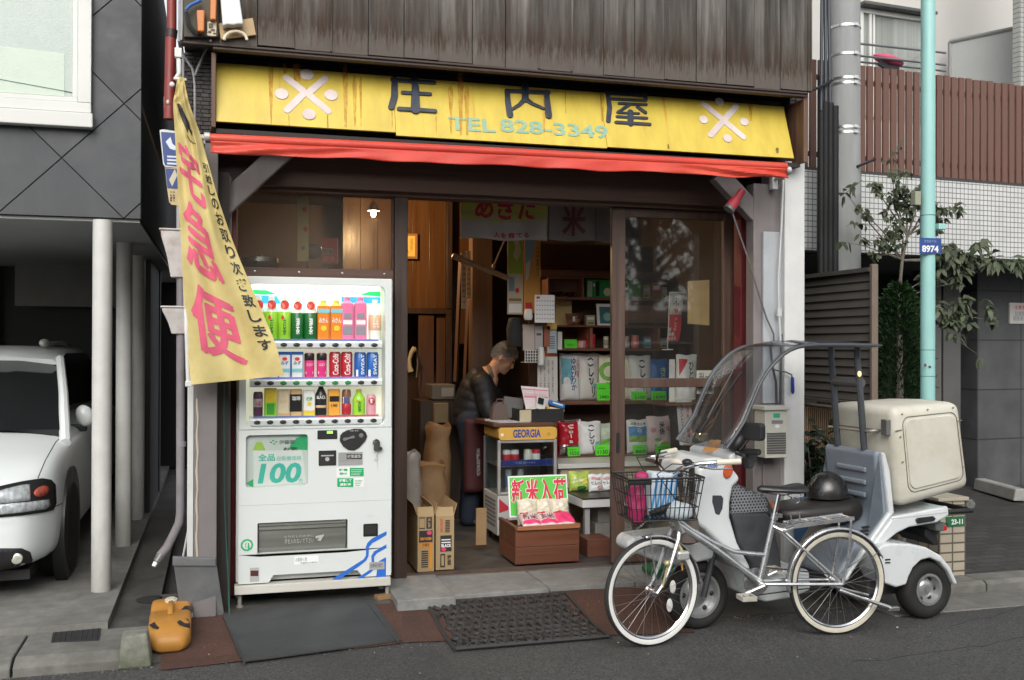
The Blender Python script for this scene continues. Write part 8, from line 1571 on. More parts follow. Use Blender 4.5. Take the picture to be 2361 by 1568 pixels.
for k in range(5):x=-0.06+k*0.028;b.prism([(x-0.015,-0.10),(x-0.003,-0.10),(min(0.074,x+0.022),0.12),(min(0.070,x+0.010),0.12)],lambda a,d_,e:(a,-0.0535+0.002*e,d_))
b.build('stripes',strb,t)
c=bp(0.55,-0.55,0.18);blob(c,(0.075,0.045,0.05),M('bag_silver',(0.50,0.56,0.60),0.3,var=0.15),'plastic_bag','pale blue grey plastic bundle low in the basket corner','bag',0.2,5)
b=MB();b.tube([bp(-0.3,-0.3,0.10),bp(0.0,-0.5,0.20),bp(0.4,-0.4,0.30),bp(0.75,0.0,0.36)],[0.014,0.022,0.02,0.008],8);tag(b.build('folded_umbrella',P('umbrella_black',(0.012,0.012,0.013),0.6),loc=tuple(bp(0,-0.5,0.2))),'folded black umbrella lying across the bicycle basket','umbrella')
# brown bag hanging from the handlebar
c=B(0.205,0.36,0.045);b=MB();rings=[]
for k,(s,h)in enumerate(((0.35,-0.13),(0.95,-0.115),(1.05,-0.07),(0.95,0.0),(0.75,0.06),(0.6,0.11),(0.55,0.125))):
 rings.append([c+bd*(0.068*s*math.cos(a)*(1+0.08*math.sin(3*a+h*20))+h*-0.12)+bn*(0.05*s*math.sin(a))+V((0,0,h))for a in[2*math.pi*i/18 for i in range(18)]])
b.loft(rings);tag(b.build('brown_bag',M('bag_taupe',(0.115,0.092,0.080),0.75,var=0.2,bump=0.2,bscale=15),loc=tuple(c)),'taupe cloth bag slung from the bicycle handlebar behind the basket','bag')
bb=bpy.data.objects['brown_bag']
b=MB();b.tube([c+bd*-0.02+V((0,0,0.12)),Hh(0.0,0.02,0.03)+V((0.02,0,0)),Hh(0.02,0.14,0.075),c+bd*0.035+V((0,0,0.12))],[0.016,0.017,0.017,0.016],6);b.build('strap',bb.data.materials[0],bb)
# ================================================================ THREE WHEELED CANOPY SCOOTER
FA=V((2.575,5.15,RZ));RA=V((3.975,5.235,RZ));ad=(RA-FA).normalized();an=V((ad.y,-ad.x,0)) # an: towards the camera side
SK=thing('delivery_scooter','white three wheeled delivery scooter with clear canopy and big cream cargo box','scooter',tuple(FA))
def sc(px,py,y=0.0): # where the sight line of a measured point meets the upright plane y metres towards the camera from the scooter's centre
 o=FA+an*y;d=ray(px,py);t=(o-CAMPOS).dot(an)/d.dot(an);return CAMPOS+d*t
def k6(x,y):return(2240+x*0.638)*0.61484,(1500+y*0.638)*0.61484
def k7(x,y):return(2900+x*0.6377)*0.61484,(1450+y*0.6377)*0.61484
def k8(x,y):return(2600+x*0.4782)*0.61484,(1250+y*0.4782)*0.61484
def L_(p):q=p-FA;return q.dot(ad),q.z # along, up
def W_(s,y,z):return FA+ad*s+an*y+V((0,0,z))
def slabpx(K,pts,ym,y0,y1,m,nm,par=None,bevel=0.02,seg=4,curve=0.0):
 P_=[L_(sc(*K(*p),ym))for p in pts];b=MB();b.prism(P_,lambda a,c,d:tuple(W_(a,y0+d*(y1-y0),c)));return b.build(nm,m,par or SK,bevel=bevel,seg=seg)
swh=M('scooter_white',(0.58,0.61,0.62),0.32,var=0.03,coat=0.3,dirt=(0.5,0.5,0.47),dscale=5,damt=0.3);sgrey=M('scooter_grey',(0.20,0.235,0.28),0.5,var=0.1,dirt=(0.15,0.17,0.20),dscale=4,damt=0.5);sdark=M('scooter_dark',(0.035,0.038,0.043),0.5,var=0.15);pipeg=M('canopy_pipe',(0.060,0.067,0.075),0.4,0.2,var=0.1)
tyr=M('scooter_tyre',(0.011,0.011,0.011),0.8,var=0.3,scale=20,dirt=(0.035,0.034,0.032),dscale=8,damt=0.4);rimm=M('scooter_rim',(0.42,0.43,0.43),0.35,0.7,var=0.15)
def swheel(c,R,w,rr,nm='wheel'):
 b=MB();n=48
 def rev(prof,m,nm,par):
  b=MB();rings=[[c+ad*(r*math.cos(2*math.pi*k/n))+V((0,0,r*math.sin(2*math.pi*k/n)))+an*o for r,o in prof]for k in range(n)];rings.append(rings[0]);b.loft(rings,None,True,False);return b.build(nm,m,par,auto=50)
 w_=rev([(rr,-w*0.36),(rr+0.02,-w*0.46),(R-0.035,-w*0.5),(R-0.012,-w*0.40),(R,-w*0.2),(R,w*0.2),(R-0.012,w*0.40),(R-0.035,w*0.5),(rr+0.02,w*0.46),(rr,w*0.36)],tyr,nm,SK)
 rev([(rr+0.004,-w*0.40),(rr-0.008,-w*0.40),(rr-0.02,w*0.05),(rr*0.55,w*0.12),(rr*0.5,w*0.20),(rr*0.25,w*0.22),(rr*0.22,w*0.34),(0.004,w*0.34),(0.004,-w*0.3),(rr*0.5,-w*0.2)][0:1]+[(rr+0.004,w*0.42),(rr-0.010,w*0.42),(rr-0.022,w*0.10),(rr*0.62,w*0.14),(rr*0.52,w*0.24),(rr*0.26,w*0.26),(rr*0.22,w*0.36),(0.003,w*0.36),(0.003,-w*0.3),(rr-0.02,-w*0.3)],rimm,'rim',w_)
 b=MB()
 for k in range(6):a=k*math.pi/3;b.M=Matrix.Identity(4);p=c+ad*(rr*0.72*math.cos(a))+V((0,0,rr*0.72*math.sin(a)))+an*(w*0.135);b.ell(p,(0.014,0.008,0.014),8,6)
 b.build('rim_holes',blackpl,w_);return w_
fc=sc(1612,1372,0.03);fcs,fcz=L_(fc);swheel(W_(fcs,0,fcz),fcz,0.10,0.122)
rc=sc(2147,1361,0.30);rcs,rcz=L_(rc)
for s in(1,-1):swheel(W_(rcs,0.235*s,rcz),rcz,0.125,0.088)
b=MB();b.tube([W_(rcs,-0.22,rcz),W_(rcs,0.22,rcz)],0.03,10);b.cbox(W_(rcs-0.12,0,rcz+0.03),(0.34,0.26,0.17));b.build('engine',M('engine_grey',(0.14,0.14,0.14),0.5,0.3,var=0.3),SK,bevel=0.02)
# front: fork, fender, leg shield, cowl
b=MB()
for s in(-1,1):b.tube([W_(fcs,0.075*s,fcz),W_(fcs+0.10,0.07*s,fcz+0.35)],0.018,8)
b.build('fork',sdark,SK)
slabpx(k6,[(185,830),(215,805),(310,790),(520,770),(640,800),(715,920),(690,938),(500,978),(400,968),(300,930),(220,900),(180,880)],0.085,-0.085,0.085,swh,'front_fender',bevel=0.04,seg=5)
slabpx(k6,[(600,395),(650,345),(740,338),(815,420),(850,466),(803,515),(787,600),(785,690),(830,840),(915,1000),(865,1012),(770,900),(640,770),(560,720),(575,560)],0.22,-0.22,0.22,swh,'leg_shield',bevel=0.045,seg=6)
slabpx(k6,[(560,400),(590,370),(650,335),(720,338),(760,370),(790,420),(700,520),(600,560)],0.14,-0.16,0.16,swh,'front_cowl',bevel=0.04,seg=5)
slabpx(k6,[(682,562),(735,562),(747,580),(742,640),(722,680),(700,672),(680,600)],0.23,0.210,0.2225,sdark,'shield_recess',bevel=0.004)
slabpx(k6,[(752,392),(790,372),(806,415),(790,455),(760,466),(745,440)],0.235,0.19,0.235,M('indicator_orange',(0.50,0.09,0.03),0.2,var=0.2),'indicator',bevel=0.012)
slabpx(k6,[(765,320),(800,300),(870,280),(893,295),(880,318),(820,360),(790,375),(765,360)],0.20,-0.22,0.22,swh,'handlebar_cover',bevel=0.02)
slabpx(k6,[(800,480),(840,500),(1000,570),(1042,650),(1030,690),(990,668),(788,660),(792,560)],0.16,-0.16,0.16,sdark,'inner_shield',bevel=0.015)
slabpx(k6,[(790,664),(1000,662),(1040,720),(1075,900),(1090,1004),(925,1004),(830,840)],0.18,-0.18,0.18,M('inner_panel',(0.045,0.047,0.052),0.5,var=0.3,scale=10),'inner_panel',bevel=0.015)
# honeycomb mesh pocket on the near side
P4=[L_(sc(*k6(*p),0.20))for p in((800,648),(1005,648),(995,580),(822,500))]
b=MB();ce=0.011
s0,s1=min(p[0]for p in P4),max(p[0]for p in P4);z0,z1=min(p[1]for p in P4),max(p[1]for p in P4)
j=0;z=z0
while z<z1:
 s_=s0+(ce*0.9 if j%2 else 0)
 while s_<s1:
  t=(s_-s0)/(s1-s0);zt_=P4[3][1]+(P4[2][1]-P4[3][1])*t
  if z<zt_:b.tube([W_(s_+ce*0.8*math.cos(q*math.pi/3+math.pi/6),0.185,z+ce*0.8*math.sin(q*math.pi/3+math.pi/6))for q in range(6)],0.0018,4,closed=True)
  s_+=ce*1.8
 z+=ce*1.5;j+=1
b.build('mesh_pocket',P('mesh_pale',(0.30,0.32,0.34),0.5),SK)
slabpx(k6,[(880,1010),(1130,1000),(1250,1000),(1260,1120),(1150,1165),(1000,1190),(905,1165)],0.20,-0.20,0.20,swh,'floor_board',bevel=0.02)
b=MB();q=L_(sc(*k6(672,392),0.165));a,c=sc(*k6(632,412),0.225),sc(*k6(712,384),0.225);(a0,az_),(c0,cz_)=L_(a),L_(c)
b.text('Canopy',a0,c0,az_,cz_+0.012,0,P('badge_blue',(0.03,0.12,0.40),0.4),0.03,fn=lambda u,v:tuple(W_(u,0.2225,v)),shear=0.25);b.build('badge',None,SK)
# headlamp at the nose
b=MB();p=sc(*k6(560,430),0.0);b.ell(p,(0.05,0.09,0.06));b.build('headlamp',M('headlamp_glass',(0.5,0.53,0.55),0.12,0.4,var=0.2),SK)
# handlebars, levers, mirrors
for s in(1,-1):
 b=MB();c=L_(sc(*k6(860,300),0.22));b.tube([W_(c[0]-0.02,0.2*s,c[1]),W_(c[0]+0.02,0.34*s,c[1]+0.005)],0.017,10);b.tube([W_(c[0]-0.05,0.22*s,c[1]-0.01),W_(c[0]-0.06,0.33*s,c[1]-0.02)],0.007,6);b.build('handle_grip',blackpl,SK)
 mc=L_(sc(*k8(470,770),0.30));b=MB();b.M=Matrix.Translation(W_(mc[0],0.30*s,mc[1]))@Matrix.Rotation(math.atan2(ad.y,ad.x)+0.35*s,4,'Z');b.rbox(-0.02,0.02,-0.068,0.068,-0.047,0.047,0.02,'x');b.build('mirror',blackpl,SK,bevel=0.008)
 b=MB();b.tube([W_(c[0]-0.02,0.21*s,c[1]),W_(mc[0]-0.05,0.25*s,mc[1]-0.10),W_(mc[0],0.29*s,mc[1]-0.02)],0.007,6);b.build('mirror_stem',blackpl,SK)
b=MB();p=sc(*k8(335,850),0.22);b.ell(p,(0.035,0.05,0.06),rot=Matrix.Rotation(0.6,3,'Y'));b.build('instrument_hood',blackpl,SK)
slabpx(k6,[(880,330),(905,300),(960,310),(940,345),(920,395),(895,410)],0.24,0.18,0.24,sdark,'switch_box',bevel=0.01)
# canopy: two rails, clear screen, tinted roof
RAIL=[(255,905),(330,800),(400,690),(460,545),(520,400),(575,305),(640,228),(700,172),(760,132),(820,108),(880,97),(1000,92),(1150,92),(1300,93),(1420,96)]
RL=[L_(sc(*k8(*p),0.27))for p in RAIL]
def rail(i,y):k=1.0;return W_(RL[i][0],y,RL[i][1])
for s in(1,-1):
 b=MB();b.tube([rail(i,0.27*s)for i in range(len(RL))],0.0105,8);b.build('canopy_rail',pipeg,SK)
cgl=glass('canopy_screen',(0.80,0.82,0.84),1.3,0.03)
b=MB();ny=10;n1=10
vs=[rail(i,-0.262+0.524*j/ny)+(-ad*0.055*(1-(2*j/ny-1)**2)*(1-i/n1)+V((0,0,0.03*(1-(2*j/ny-1)**2)*i/n1)))for i in range(n1+1)for j in range(ny+1)]
b.add(vs,[(i*(ny+1)+j,i*(ny+1)+j+1,(i+1)*(ny+1)+j+1,(i+1)*(ny+1)+j)for i in range(n1)for j in range(ny)],None,True);o=b.build('canopy_screen',cgl,SK);md=o.modifiers.new('solid','SOLIDIFY');md.thickness=0.003
b=MB();vs=[rail(i,-0.262+0.524*j/ny)+V((0,0,0.03*(1-(2*j/ny-1)**2)-0.004))for i in range(n1,len(RL))for j in range(ny+1)];nn=len(RL)-n1
b.add(vs,[(i*(ny+1)+j,i*(ny+1)+j+1,(i+1)*(ny+1)+j+1,(i+1)*(ny+1)+j)for i in range(nn-1)for j in range(ny)],None,True);o=b.build('canopy_roof',glass('roof_tint',(0.42,0.42,0.50),1.2,0.12,(0.25,0.24,0.32)),SK);md=o.modifiers.new('solid','SOLIDIFY');md.thickness=0.004
b=MB();i_=len(RL)-1;b.tube([rail(i_,-0.27),rail(i_,0.27)],0.011,8);b.tube([rail(i_,0.27),rail(i_,0.27)+ad*0.055],[0.010,0.003],8);b.build('canopy_crossbar',pipeg,SK);b=MB();b.tube([rail(n1+1,-0.27),rail(n1+1,0.0)+V((0,0,0.02)),rail(n1+1,0.27)],0.010,8);b.build('canopy_crossbar',pipeg,SK)
b=MB();a=rail(1,0.0)-ad*0.06;b.tube([a,rail(3,0.05)-ad*0.058,rail(5,0.10)-ad*0.045],0.006,6);b.tube([rail(2,0.0)-ad*0.066,rail(5,0.02)-ad*0.055],0.005,6);b.build('wiper',blackpl,SK)
# sticker inside the screen
b=MB();q=[sc(*k8(x,y),0.05)for x,y in((65,930),(190,930),(220,840),(130,835))];b.add(q,[(0,1,2,3)]);o=b.build('screen_sticker',P('sticker_orange',(0.55,0.25,0.08),0.5),SK);md=o.modifiers.new('solid','SOLIDIFY');md.thickness=0.001
# rear support pipes and their padded joint
for s in(1,-1):
 q=[L_(sc(*k8(x,y),0.12))for x,y in((1288,100),(1284,210),(1298,330),(1312,520),(1340,910))];b=MB();b.tube([W_(a,0.12*s,c)for a,c in q],0.020,10);b.build('support_pipe',pipeg,SK)
q=L_(sc(*k8(1312,390),0.12));b=MB();b.tube([W_(q[0],-0.125,q[1]),W_(q[0],0.125,q[1])],0.030,12);b.build('pipe_joint',M('joint_grey',(0.075,0.08,0.085),0.5),SK)
b=MB();p=sc(*k8(1303,318),0.14);b.ell(p,(0.012,0.006,0.016));b.build('marker_lamp',P('marker_amber',(0.8,0.5,0.15),0.3,emis=(1,0.6,0.2),estr=1.2),SK)
q=L_(sc(*k8(1335,765),0.12));b=MB();b.tube([W_(q[0],-0.20,q[1]),W_(q[0],0.19,q[1])],0.008,8);b.tube([W_(q[0],0.15,q[1]),W_(q[0]+0.16,0.19,q[1]+0.01)],0.009,8);b.build('pipe_clamp',M('clamp_steel',(0.4,0.4,0.38),0.4,0.8),SK)
# seat, backrest, tail
b=MB();rings=[]
pr=[(70,770,740,0.08),(110,822,722,0.13),(220,828,702,0.16),(330,820,690,0.165),(440,812,676,0.165),(515,800,655,0.16),(540,780,680,0.14)]
for x,yb,yt,hw in pr:
 s_,zb_=L_(sc(*k7(x,yb),0.16));_,zt_=L_(sc(*k7(x,yt),0.16));zc_,h_=(zb_+zt_)/2,(zt_-zb_)/2
 rings.append([W_(s_,hw*math.copysign(abs(math.cos(a))**0.6,math.cos(a)),zc_+h_*math.copysign(abs(math.sin(a))**0.6,math.sin(a)))for a in[2*math.pi*k/20 for k in range(20)]])
b.loft(rings);b.build('seat',M('seat_vinyl',(0.020,0.017,0.017),0.4,var=0.2,bump=0.1),SK,auto=60)
slabpx(k7,[(598,392),(615,378),(636,380),(676,742),(560,905),(440,1085),(400,1152),(370,1120),(500,900),(628,742)],0.235,-0.235,0.235,sgrey,'backrest',bevel=0.022,seg=4)
for k in range(3):
 z_=500+k*75;a=L_(sc(*k7(612,z_),0.235));b=MB();b.M=Matrix.Translation(W_(a[0]-0.012,0.02,a[1]));b.cbox((0,0,0),(0.02,0.26,0.030),Matrix.Rotation(math.atan2(ad.y,ad.x),3,'Z'));b.build('backrest_ridge',sgrey,SK,bevel=0.009)
slabpx(k7,[(640,384),(662,392),(690,500),(714,742),(690,775),(560,960),(470,1090),(440,1140),(412,1150),(450,1085),(570,905),(684,742)],0.25,-0.25,0.25,swh,'rear_body',bevel=0.018,seg=4)
slabpx(k7,[(692,776),(1032,706),(1036,758),(965,800),(800,828),(730,862),(610,960),(575,945),(690,790)],0.26,-0.26,0.26,swh,'tail_cowl',bevel=0.02,seg=4)
slabpx(k7,[(705,768),(1028,704),(1030,742),(706,782)],0.268,0.235,0.264,M('tail_rail',(0.62,0.65,0.66),0.35,var=0.05),'tail_rail',bevel=0.006)
slabpx(k7,[(838,785),(852,772),(940,762),(955,775),(945,790),(850,806)],0.268,0.255,0.272,blackpl,'grab_handle',bevel=0.004)
for k in range(3):slabpx(k7,[(505+k*8,868-k*22),(555+k*4,862-k*22),(560+k*4,872-k*22),(512+k*8,880-k*22)],0.240,0.232,0.242,blackpl,'vent_slot',bevel=0)
slabpx(k7,[(880,838),(1020,800),(1010,830),(950,860),(960,930),(930,930),(880,880)],0.12,-0.14,0.14,blackpl,'tail_underside',bevel=0.01)
slabpx(k7,[(955,815),(1005,800),(1022,812),(1022,842),(1000,852),(960,850)],0.20,0.02,0.20,M('tail_housing',(0.10,0.10,0.10),0.4),'tail_lamp_housing',bevel=0.008)
slabpx(k7,[(1004,822),(1024,818),(1025,845),(1004,850)],0.205,0.05,0.203,M('tail_red',(0.40,0.015,0.02),0.2),'tail_lamp',bevel=0.005)
b=MB();q0,q1=L_(sc(*k7(1020,738),0.20)),L_(sc(*k7(1165,728),0.20));b.tube([W_(q0[0]-0.3,0.2,q0[1]),W_(q1[0],0.2,q1[1]),W_(q1[0]+0.005,-0.2,q1[1]),W_(q0[0]-0.3,-0.2,q0[1])],0.016,8);b.build('rear_bar',blackpl,SK)
b=MB();p=sc(*k7(1158,690),0.22);b.M=Matrix.Translation(p)@Matrix.Rotation(math.atan2(ad.y,ad.x)-0.5,4,'Z');b.lathe([(0.001,-0.012),(0.026,-0.010),(0.028,0.0),(0.024,0.008),(0.001,0.008)],(0,0,0),'y',16);b.build('rear_reflector',M('reflector_steel',(0.5,0.5,0.48),0.2,0.8,var=0.3),SK)
# rear fenders round the two back wheels
def fender(s):
 y0,y1=(0.15,0.325)if s>0 else(-0.325,-0.15)
 P_=[L_(sc(*k7(*p),0.325))for p in((600,972),(640,935),(700,922),(810,926),(900,945),(985,992),(1045,1065),(1088,1160),(1068,1166),(1035,1095),(985,1035),(925,1008),(870,1022),(825,1065),(798,1120),(785,1165),(725,1182),(650,1155),(612,1085))]
 b=MB();b.prism(P_,lambda a,c,d:tuple(W_(a,y0+d*(y1-y0),c)));return b.build('rear_fender',swh,SK,bevel=0.022,seg=4)
fender(1);fender(-1)
for k in range(2):slabpx(k7,[(664,1016+18*k),(694,1014+18*k),(694,1022+18*k),(664,1024+18*k)],0.335,0.322,0.328,blackpl,'vent_slot',bevel=0)
# cargo box
boxm=M('cargo_cream',(0.54,0.525,0.455),0.5,var=0.04,scale=3,dirt=(0.36,0.31,0.21),dscale=3.5,damt=0.55,coat=0.05)
BN=[L_(sc(*k7(*p),0.29))for p in((692,118),(1108,84),(1172,600),(744,722))] # near face corners: TL, TR, BR, BL
def boxring(y,inset):
 cx_,cz_=sum(p[0]for p in BN)/4,sum(p[1]for p in BN)/4;return[W_(cx_+(p[0]-cx_)*(1-inset),y,cz_+(p[1]-cz_)*(1-inset*0.6))for p in BN]
b=MB();b.loft([boxring(-0.30,0.07),boxring(0.0,0.0),boxring(0.29,0.03)],smooth=False);cb=b.build('cargo_box',boxm,SK,bevel=0.055,seg=6)
for pl in cb.data.polygons:pl.use_smooth=True
nf=lambda u,v,l=0.0:W_(*(lambda a:(a[0],0.291+l,a[1]))(((BN[3][0]+(BN[2][0]-BN[3][0])*u)*(1-v)+(BN[0][0]+(BN[1][0]-BN[0][0])*u)*v,(BN[3][1]+(BN[2][1]-BN[3][1])*u)*(1-v)+(BN[0][1]+(BN[1][1]-BN[0][1])*u)*v)))
R8=rr2(0.16,0.87,0.16,0.86,0.08,6)
b=MB();b.prism(R8,lambda a,c,d:tuple(nf(a,c,-0.004+0.012*d)));b.build('side_panel',boxm,cb,bevel=0.006,seg=3)
lineM=P('box_seam',(0.14,0.13,0.10),0.7)
b=MB();b.tube([nf(a,c,0.0)for a,c in rr2(0.135,0.895,0.13,0.885,0.09,6)],0.003,5,closed=True);b.build('panel_seam',lineM,cb)
b=MB();b.tube([nf(0.03,0.76,0.0),nf(0.12,0.765,0.001)],0.003,5);b.tube([nf(0.90,0.78,0.0),nf(0.985,0.78,-0.01)],0.003,5)
fl=[W_(p[0],p[1],p[2])for p in[(BN[0][0]+(BN[3][0]-BN[0][0])*0.24-0.004,y,BN[0][1]+(BN[3][1]-BN[0][1])*0.24)for y in(0.24,0.1,-0.1,-0.25)]];b.tube(fl,0.003,5);b.build('lid_seam',lineM,cb)
b=MB()
for u,v in((0.14,0.92),(0.5,0.94),(0.86,0.935),(0.09,0.70),(0.09,0.45),(0.90,0.27)):b.ell(nf(u,v,0.002),(0.006,0.005,0.006),8,6)
b.build('rivets',M('rivet',(0.3,0.29,0.25),0.4,0.6),cb)
b=MB();p=nf(0.03,0.80,0.0);a=fl[0];b.cbox(a+V((-0.005,0,0.02)),(0.03,0.05,0.09),Matrix.Rotation(math.atan2(ad.y,ad.x),3,'Z'));b.build('lid_latch',M('latch_steel',(0.25,0.25,0.24),0.4,0.7),cb,bevel=0.004)
# helmet on the seat, orange lidded thing and blue tub behind
hp0=sc(*k7(320,640),0.02);
HM=thing('helmet','black half shell helmet with a peak resting on the scooter seat','helmet',tuple(hp0));hR=0.118
b=MB();rings=[];nb=14
hc=sc(*k7(318,670),0.0)
for j in range(nb+1):
 th=math.pi*0.52*j/nb;rings.append([hc+V((max(0.002,math.sin(th))*hR*1.05*math.cos(a),max(0.002,math.sin(th))*hR*0.92*math.sin(a),0.03+math.cos(th)*hR*1.2))for a in[2*math.pi*k/28 for k in range(28)]])
b.loft(rings);b.build('shell',M('helmet_black',(0.014,0.014,0.014),0.3,var=0.1,coat=0.3),HM,auto=80)
b=MB();vs=[]
for k in range(13):
 a=math.radians(-75+150*k/12);d=V((math.cos(a),math.sin(a),0));vs+=[hc+V((d.x*hR*1.04,d.y*hR*0.9,0.035)),hc+V((d.x*(hR*1.04+0.055*math.cos(a)),d.y*(hR*0.93),0.035-0.012*math.cos(a)))]
b.add(vs,[(2*k,2*k+1,2*k+3,2*k+2)for k in range(12)]);o=b.build('peak',blackpl,HM);md=o.modifiers.new('solid','SOLIDIFY');md.thickness=0.006
b=MB();b.tube([hc+V((0.11*math.cos(a),0.10*math.sin(a),0.028))for a in[2*math.pi*k/24 for k in range(24)]],0.007,6,closed=True);b.build('rim_strip',rubber,HM)
b=MB();p=atY(1858,1170,5.7);b.lathe([(0.06,-0.28),(0.07,0.05),(0.072,0.055),(0.06,0.05),(0.055,-0.27)],(p.x,5.72,p.z-0.0),seg=18);tag(b.build('blue_tub',P('tub_blue',(0.06,0.14,0.26),0.5),loc=(p.x,5.72,p.z-0.28)),'faded blue plastic tub on the pavement behind the scooter seat','tub')
b=MB();b.cbox(sc(*k6(1020,640),0.10),(0.06,0.08,0.07),Matrix.Rotation(0.5,3,'Y'));b.build('orange_cap',P('cap_orange',(0.45,0.13,0.04),0.4),SK,bevel=0.02)
# green net behind the bicycle wheel
p=atZ(1560,1350,0.0);b=MB();b.rbox(p.x-0.12,p.x+0.14,5.86,6.05,0.031,0.09,0.03,'y');b.v=[q+V((0,0,0.0))for q in b.v];tag(b.build('green_tray',P('tray_green',(0.006,0.10,0.035),0.6),loc=(p.x,5.95,0.031),bevel=0.01),'dark green plastic tray on the doorstep behind the bicycle wheel','tray')
# ================================================================ FIXTURES ON THE RIGHT PILLAR
# round red lamp with its hanging cord, meter box, awning crank
LR=thing('red_lamp','small red cylindrical lamp clipped under the right corner of the awning','lamp',tuple(atY(1695,460,5.80)))
a,c=atY(1684,478,5.80),atY(1712,440,5.80);d=(c-a)
b=MB();b.tube([a,a+d*0.45],0.035,14);b.tube([a+d*0.47,c],0.024,14);b.build('housing',M('lamp_red',(0.42,0.03,0.05),0.45,var=0.12),LR);b=MB();b.tube([a-d*0.16,a-d*0.01],0.037,14);b.build('lens',P('lamp_grey',(0.12,0.11,0.11),0.4),LR);b=MB();b.tube([c,c+V((0.02,0.12,0.02))],0.010,8);b.build('bracket',blackpl,LR)
b=MB();q=[atY(x,y,5.80)for x,y in((1688,487),(1693,505),(1712,560),(1730,612),(1750,680),(1768,735),(1784,770),(1784,800))];b.tube(q,0.0055,6);tag(b.build('cord',P('cord_grey',(0.10,0.095,0.095),0.6),loc=tuple(q[-1])),'grey cord hanging from the red lamp down the right pillar','cord')
b=MB();q=[atY(x,y,5.79)for x,y in((1806,415),(1802,520),(1795,640),(1796,720),(1800,790))];b.tube(q,0.007,6);b.cbox(q[-2]+V((0,0,0)),(0.03,0.02,0.05));tag(b.build('cord',P('cord_white',(0.45,0.46,0.46),0.5),loc=tuple(q[-1])),'pale conduit with a clip running down the joint of the right pillars','pipe')
MY=5.70;x0,x1,z0,z1=rect(1764,946,1815,1056,MY)
MB_=thing('meter_box','cream metal meter box with a dark louvred lower half on the right pillar','meter box',((x0+x1)/2,5.8,z0))
mbm=M('meter_cream',(0.50,0.49,0.42),0.5,var=0.05,dirt=(0.33,0.30,0.24),dscale=5,damt=0.4)
b=MB();b.box(x0,x1,MY,5.835,z0,z1-0.0005);b.build('case',mbm,MB_,bevel=0.005);b=MB();b.box(x0-0.018,x1+0.012,MY-0.02,5.835,z1,z1+0.028);b.build('lid',mbm,MB_,bevel=0.006)
xa,xb,za,zb=rect(1768,996,1811,1046,MY);b=MB()
for k in range(9):z=za+(zb-za)*k/9;b.box(xa,xb,MY-0.006,MY-0.001,z,z+(zb-za)/9*0.7)
b.build('louvre',P('meter_louvre',(0.10,0.10,0.095),0.5),MB_)
b=MB();f=lambda px,py:(atY(px,py,MY).x,atY(px,py,MY).z)
b.sheet([f(1783,953),f(1798,953),f(1798,963),f(1783,963)],MY-0.002,MY-0.0006,P('meter_green',(0.02,0.36,0.20),0.5));b.sheet([f(1779,969),f(1805,969),f(1805,977),f(1779,977)],MY-0.002,MY-0.0006,P('meter_grey',(0.20,0.20,0.19),0.5));b.text('0000',f(1781,0)[0],f(1803,0)[0],f(0,975.5)[1],f(0,970.5)[1],MY-0.003,P('meter_digit',(0.5,0.5,0.48)),0.02);b.sheet([(f(1792,983)[0]+0.016*math.cos(k*0.45),f(1792,983)[1]+0.012*math.sin(k*0.45))for k in range(14)],MY-0.002,MY-0.0006,white);b.build('dial_label',None,MB_)
b=MB();q=[atY(x,y,5.80)for x,y in((1775,790),(1782,850),(1789,880),(1791,944))];b.tube(q,0.008,6);q=[atY(x,y,5.80)for x,y in((1802,770),(1800,860),(1799,944))];b.tube(q,0.008,6);tag(b.build('meter_cables',P('cable_dark',(0.05,0.05,0.05)),loc=tuple(q[-1])),'two dark cables entering the top of the cream meter box','cable')
CK=thing('awning_crank','bent wire awning crank with a blue grip hanging on the white pillar','crank',tuple(atY(1827,870,5.77)))
b=MB();b.tube([atY(x,y,5.775)for x,y in((1775,846),(1790,854),(1812,858),(1825,864),(1827,872))],0.005,6);b.build('wire',P('crank_wire',(0.12,0.12,0.12),0.4,metal=0.6),CK);b=MB();b.tube([atY(1827,870,5.775),atY(1828,903,5.775),atY(1828,908,5.775)],[0.011,0.012,0.005],10);b.build('grip',P('crank_blue',(0.015,0.04,0.25),0.4),CK)
b=MB();x0,x1,z0,z1=rect(1756,1060,1802,1350,5.855);b.box(x0+0.002,x1-0.003,5.845,5.858,max(z0,0.03),z1);tag(b.build('pillar_board',M('board_mauve',(0.17,0.15,0.15),0.6,var=0.15,stretch=(6,6,0.5)),loc=(x0,5.85,0.03)),'grey brown board on the right pillar below the meter box','board')
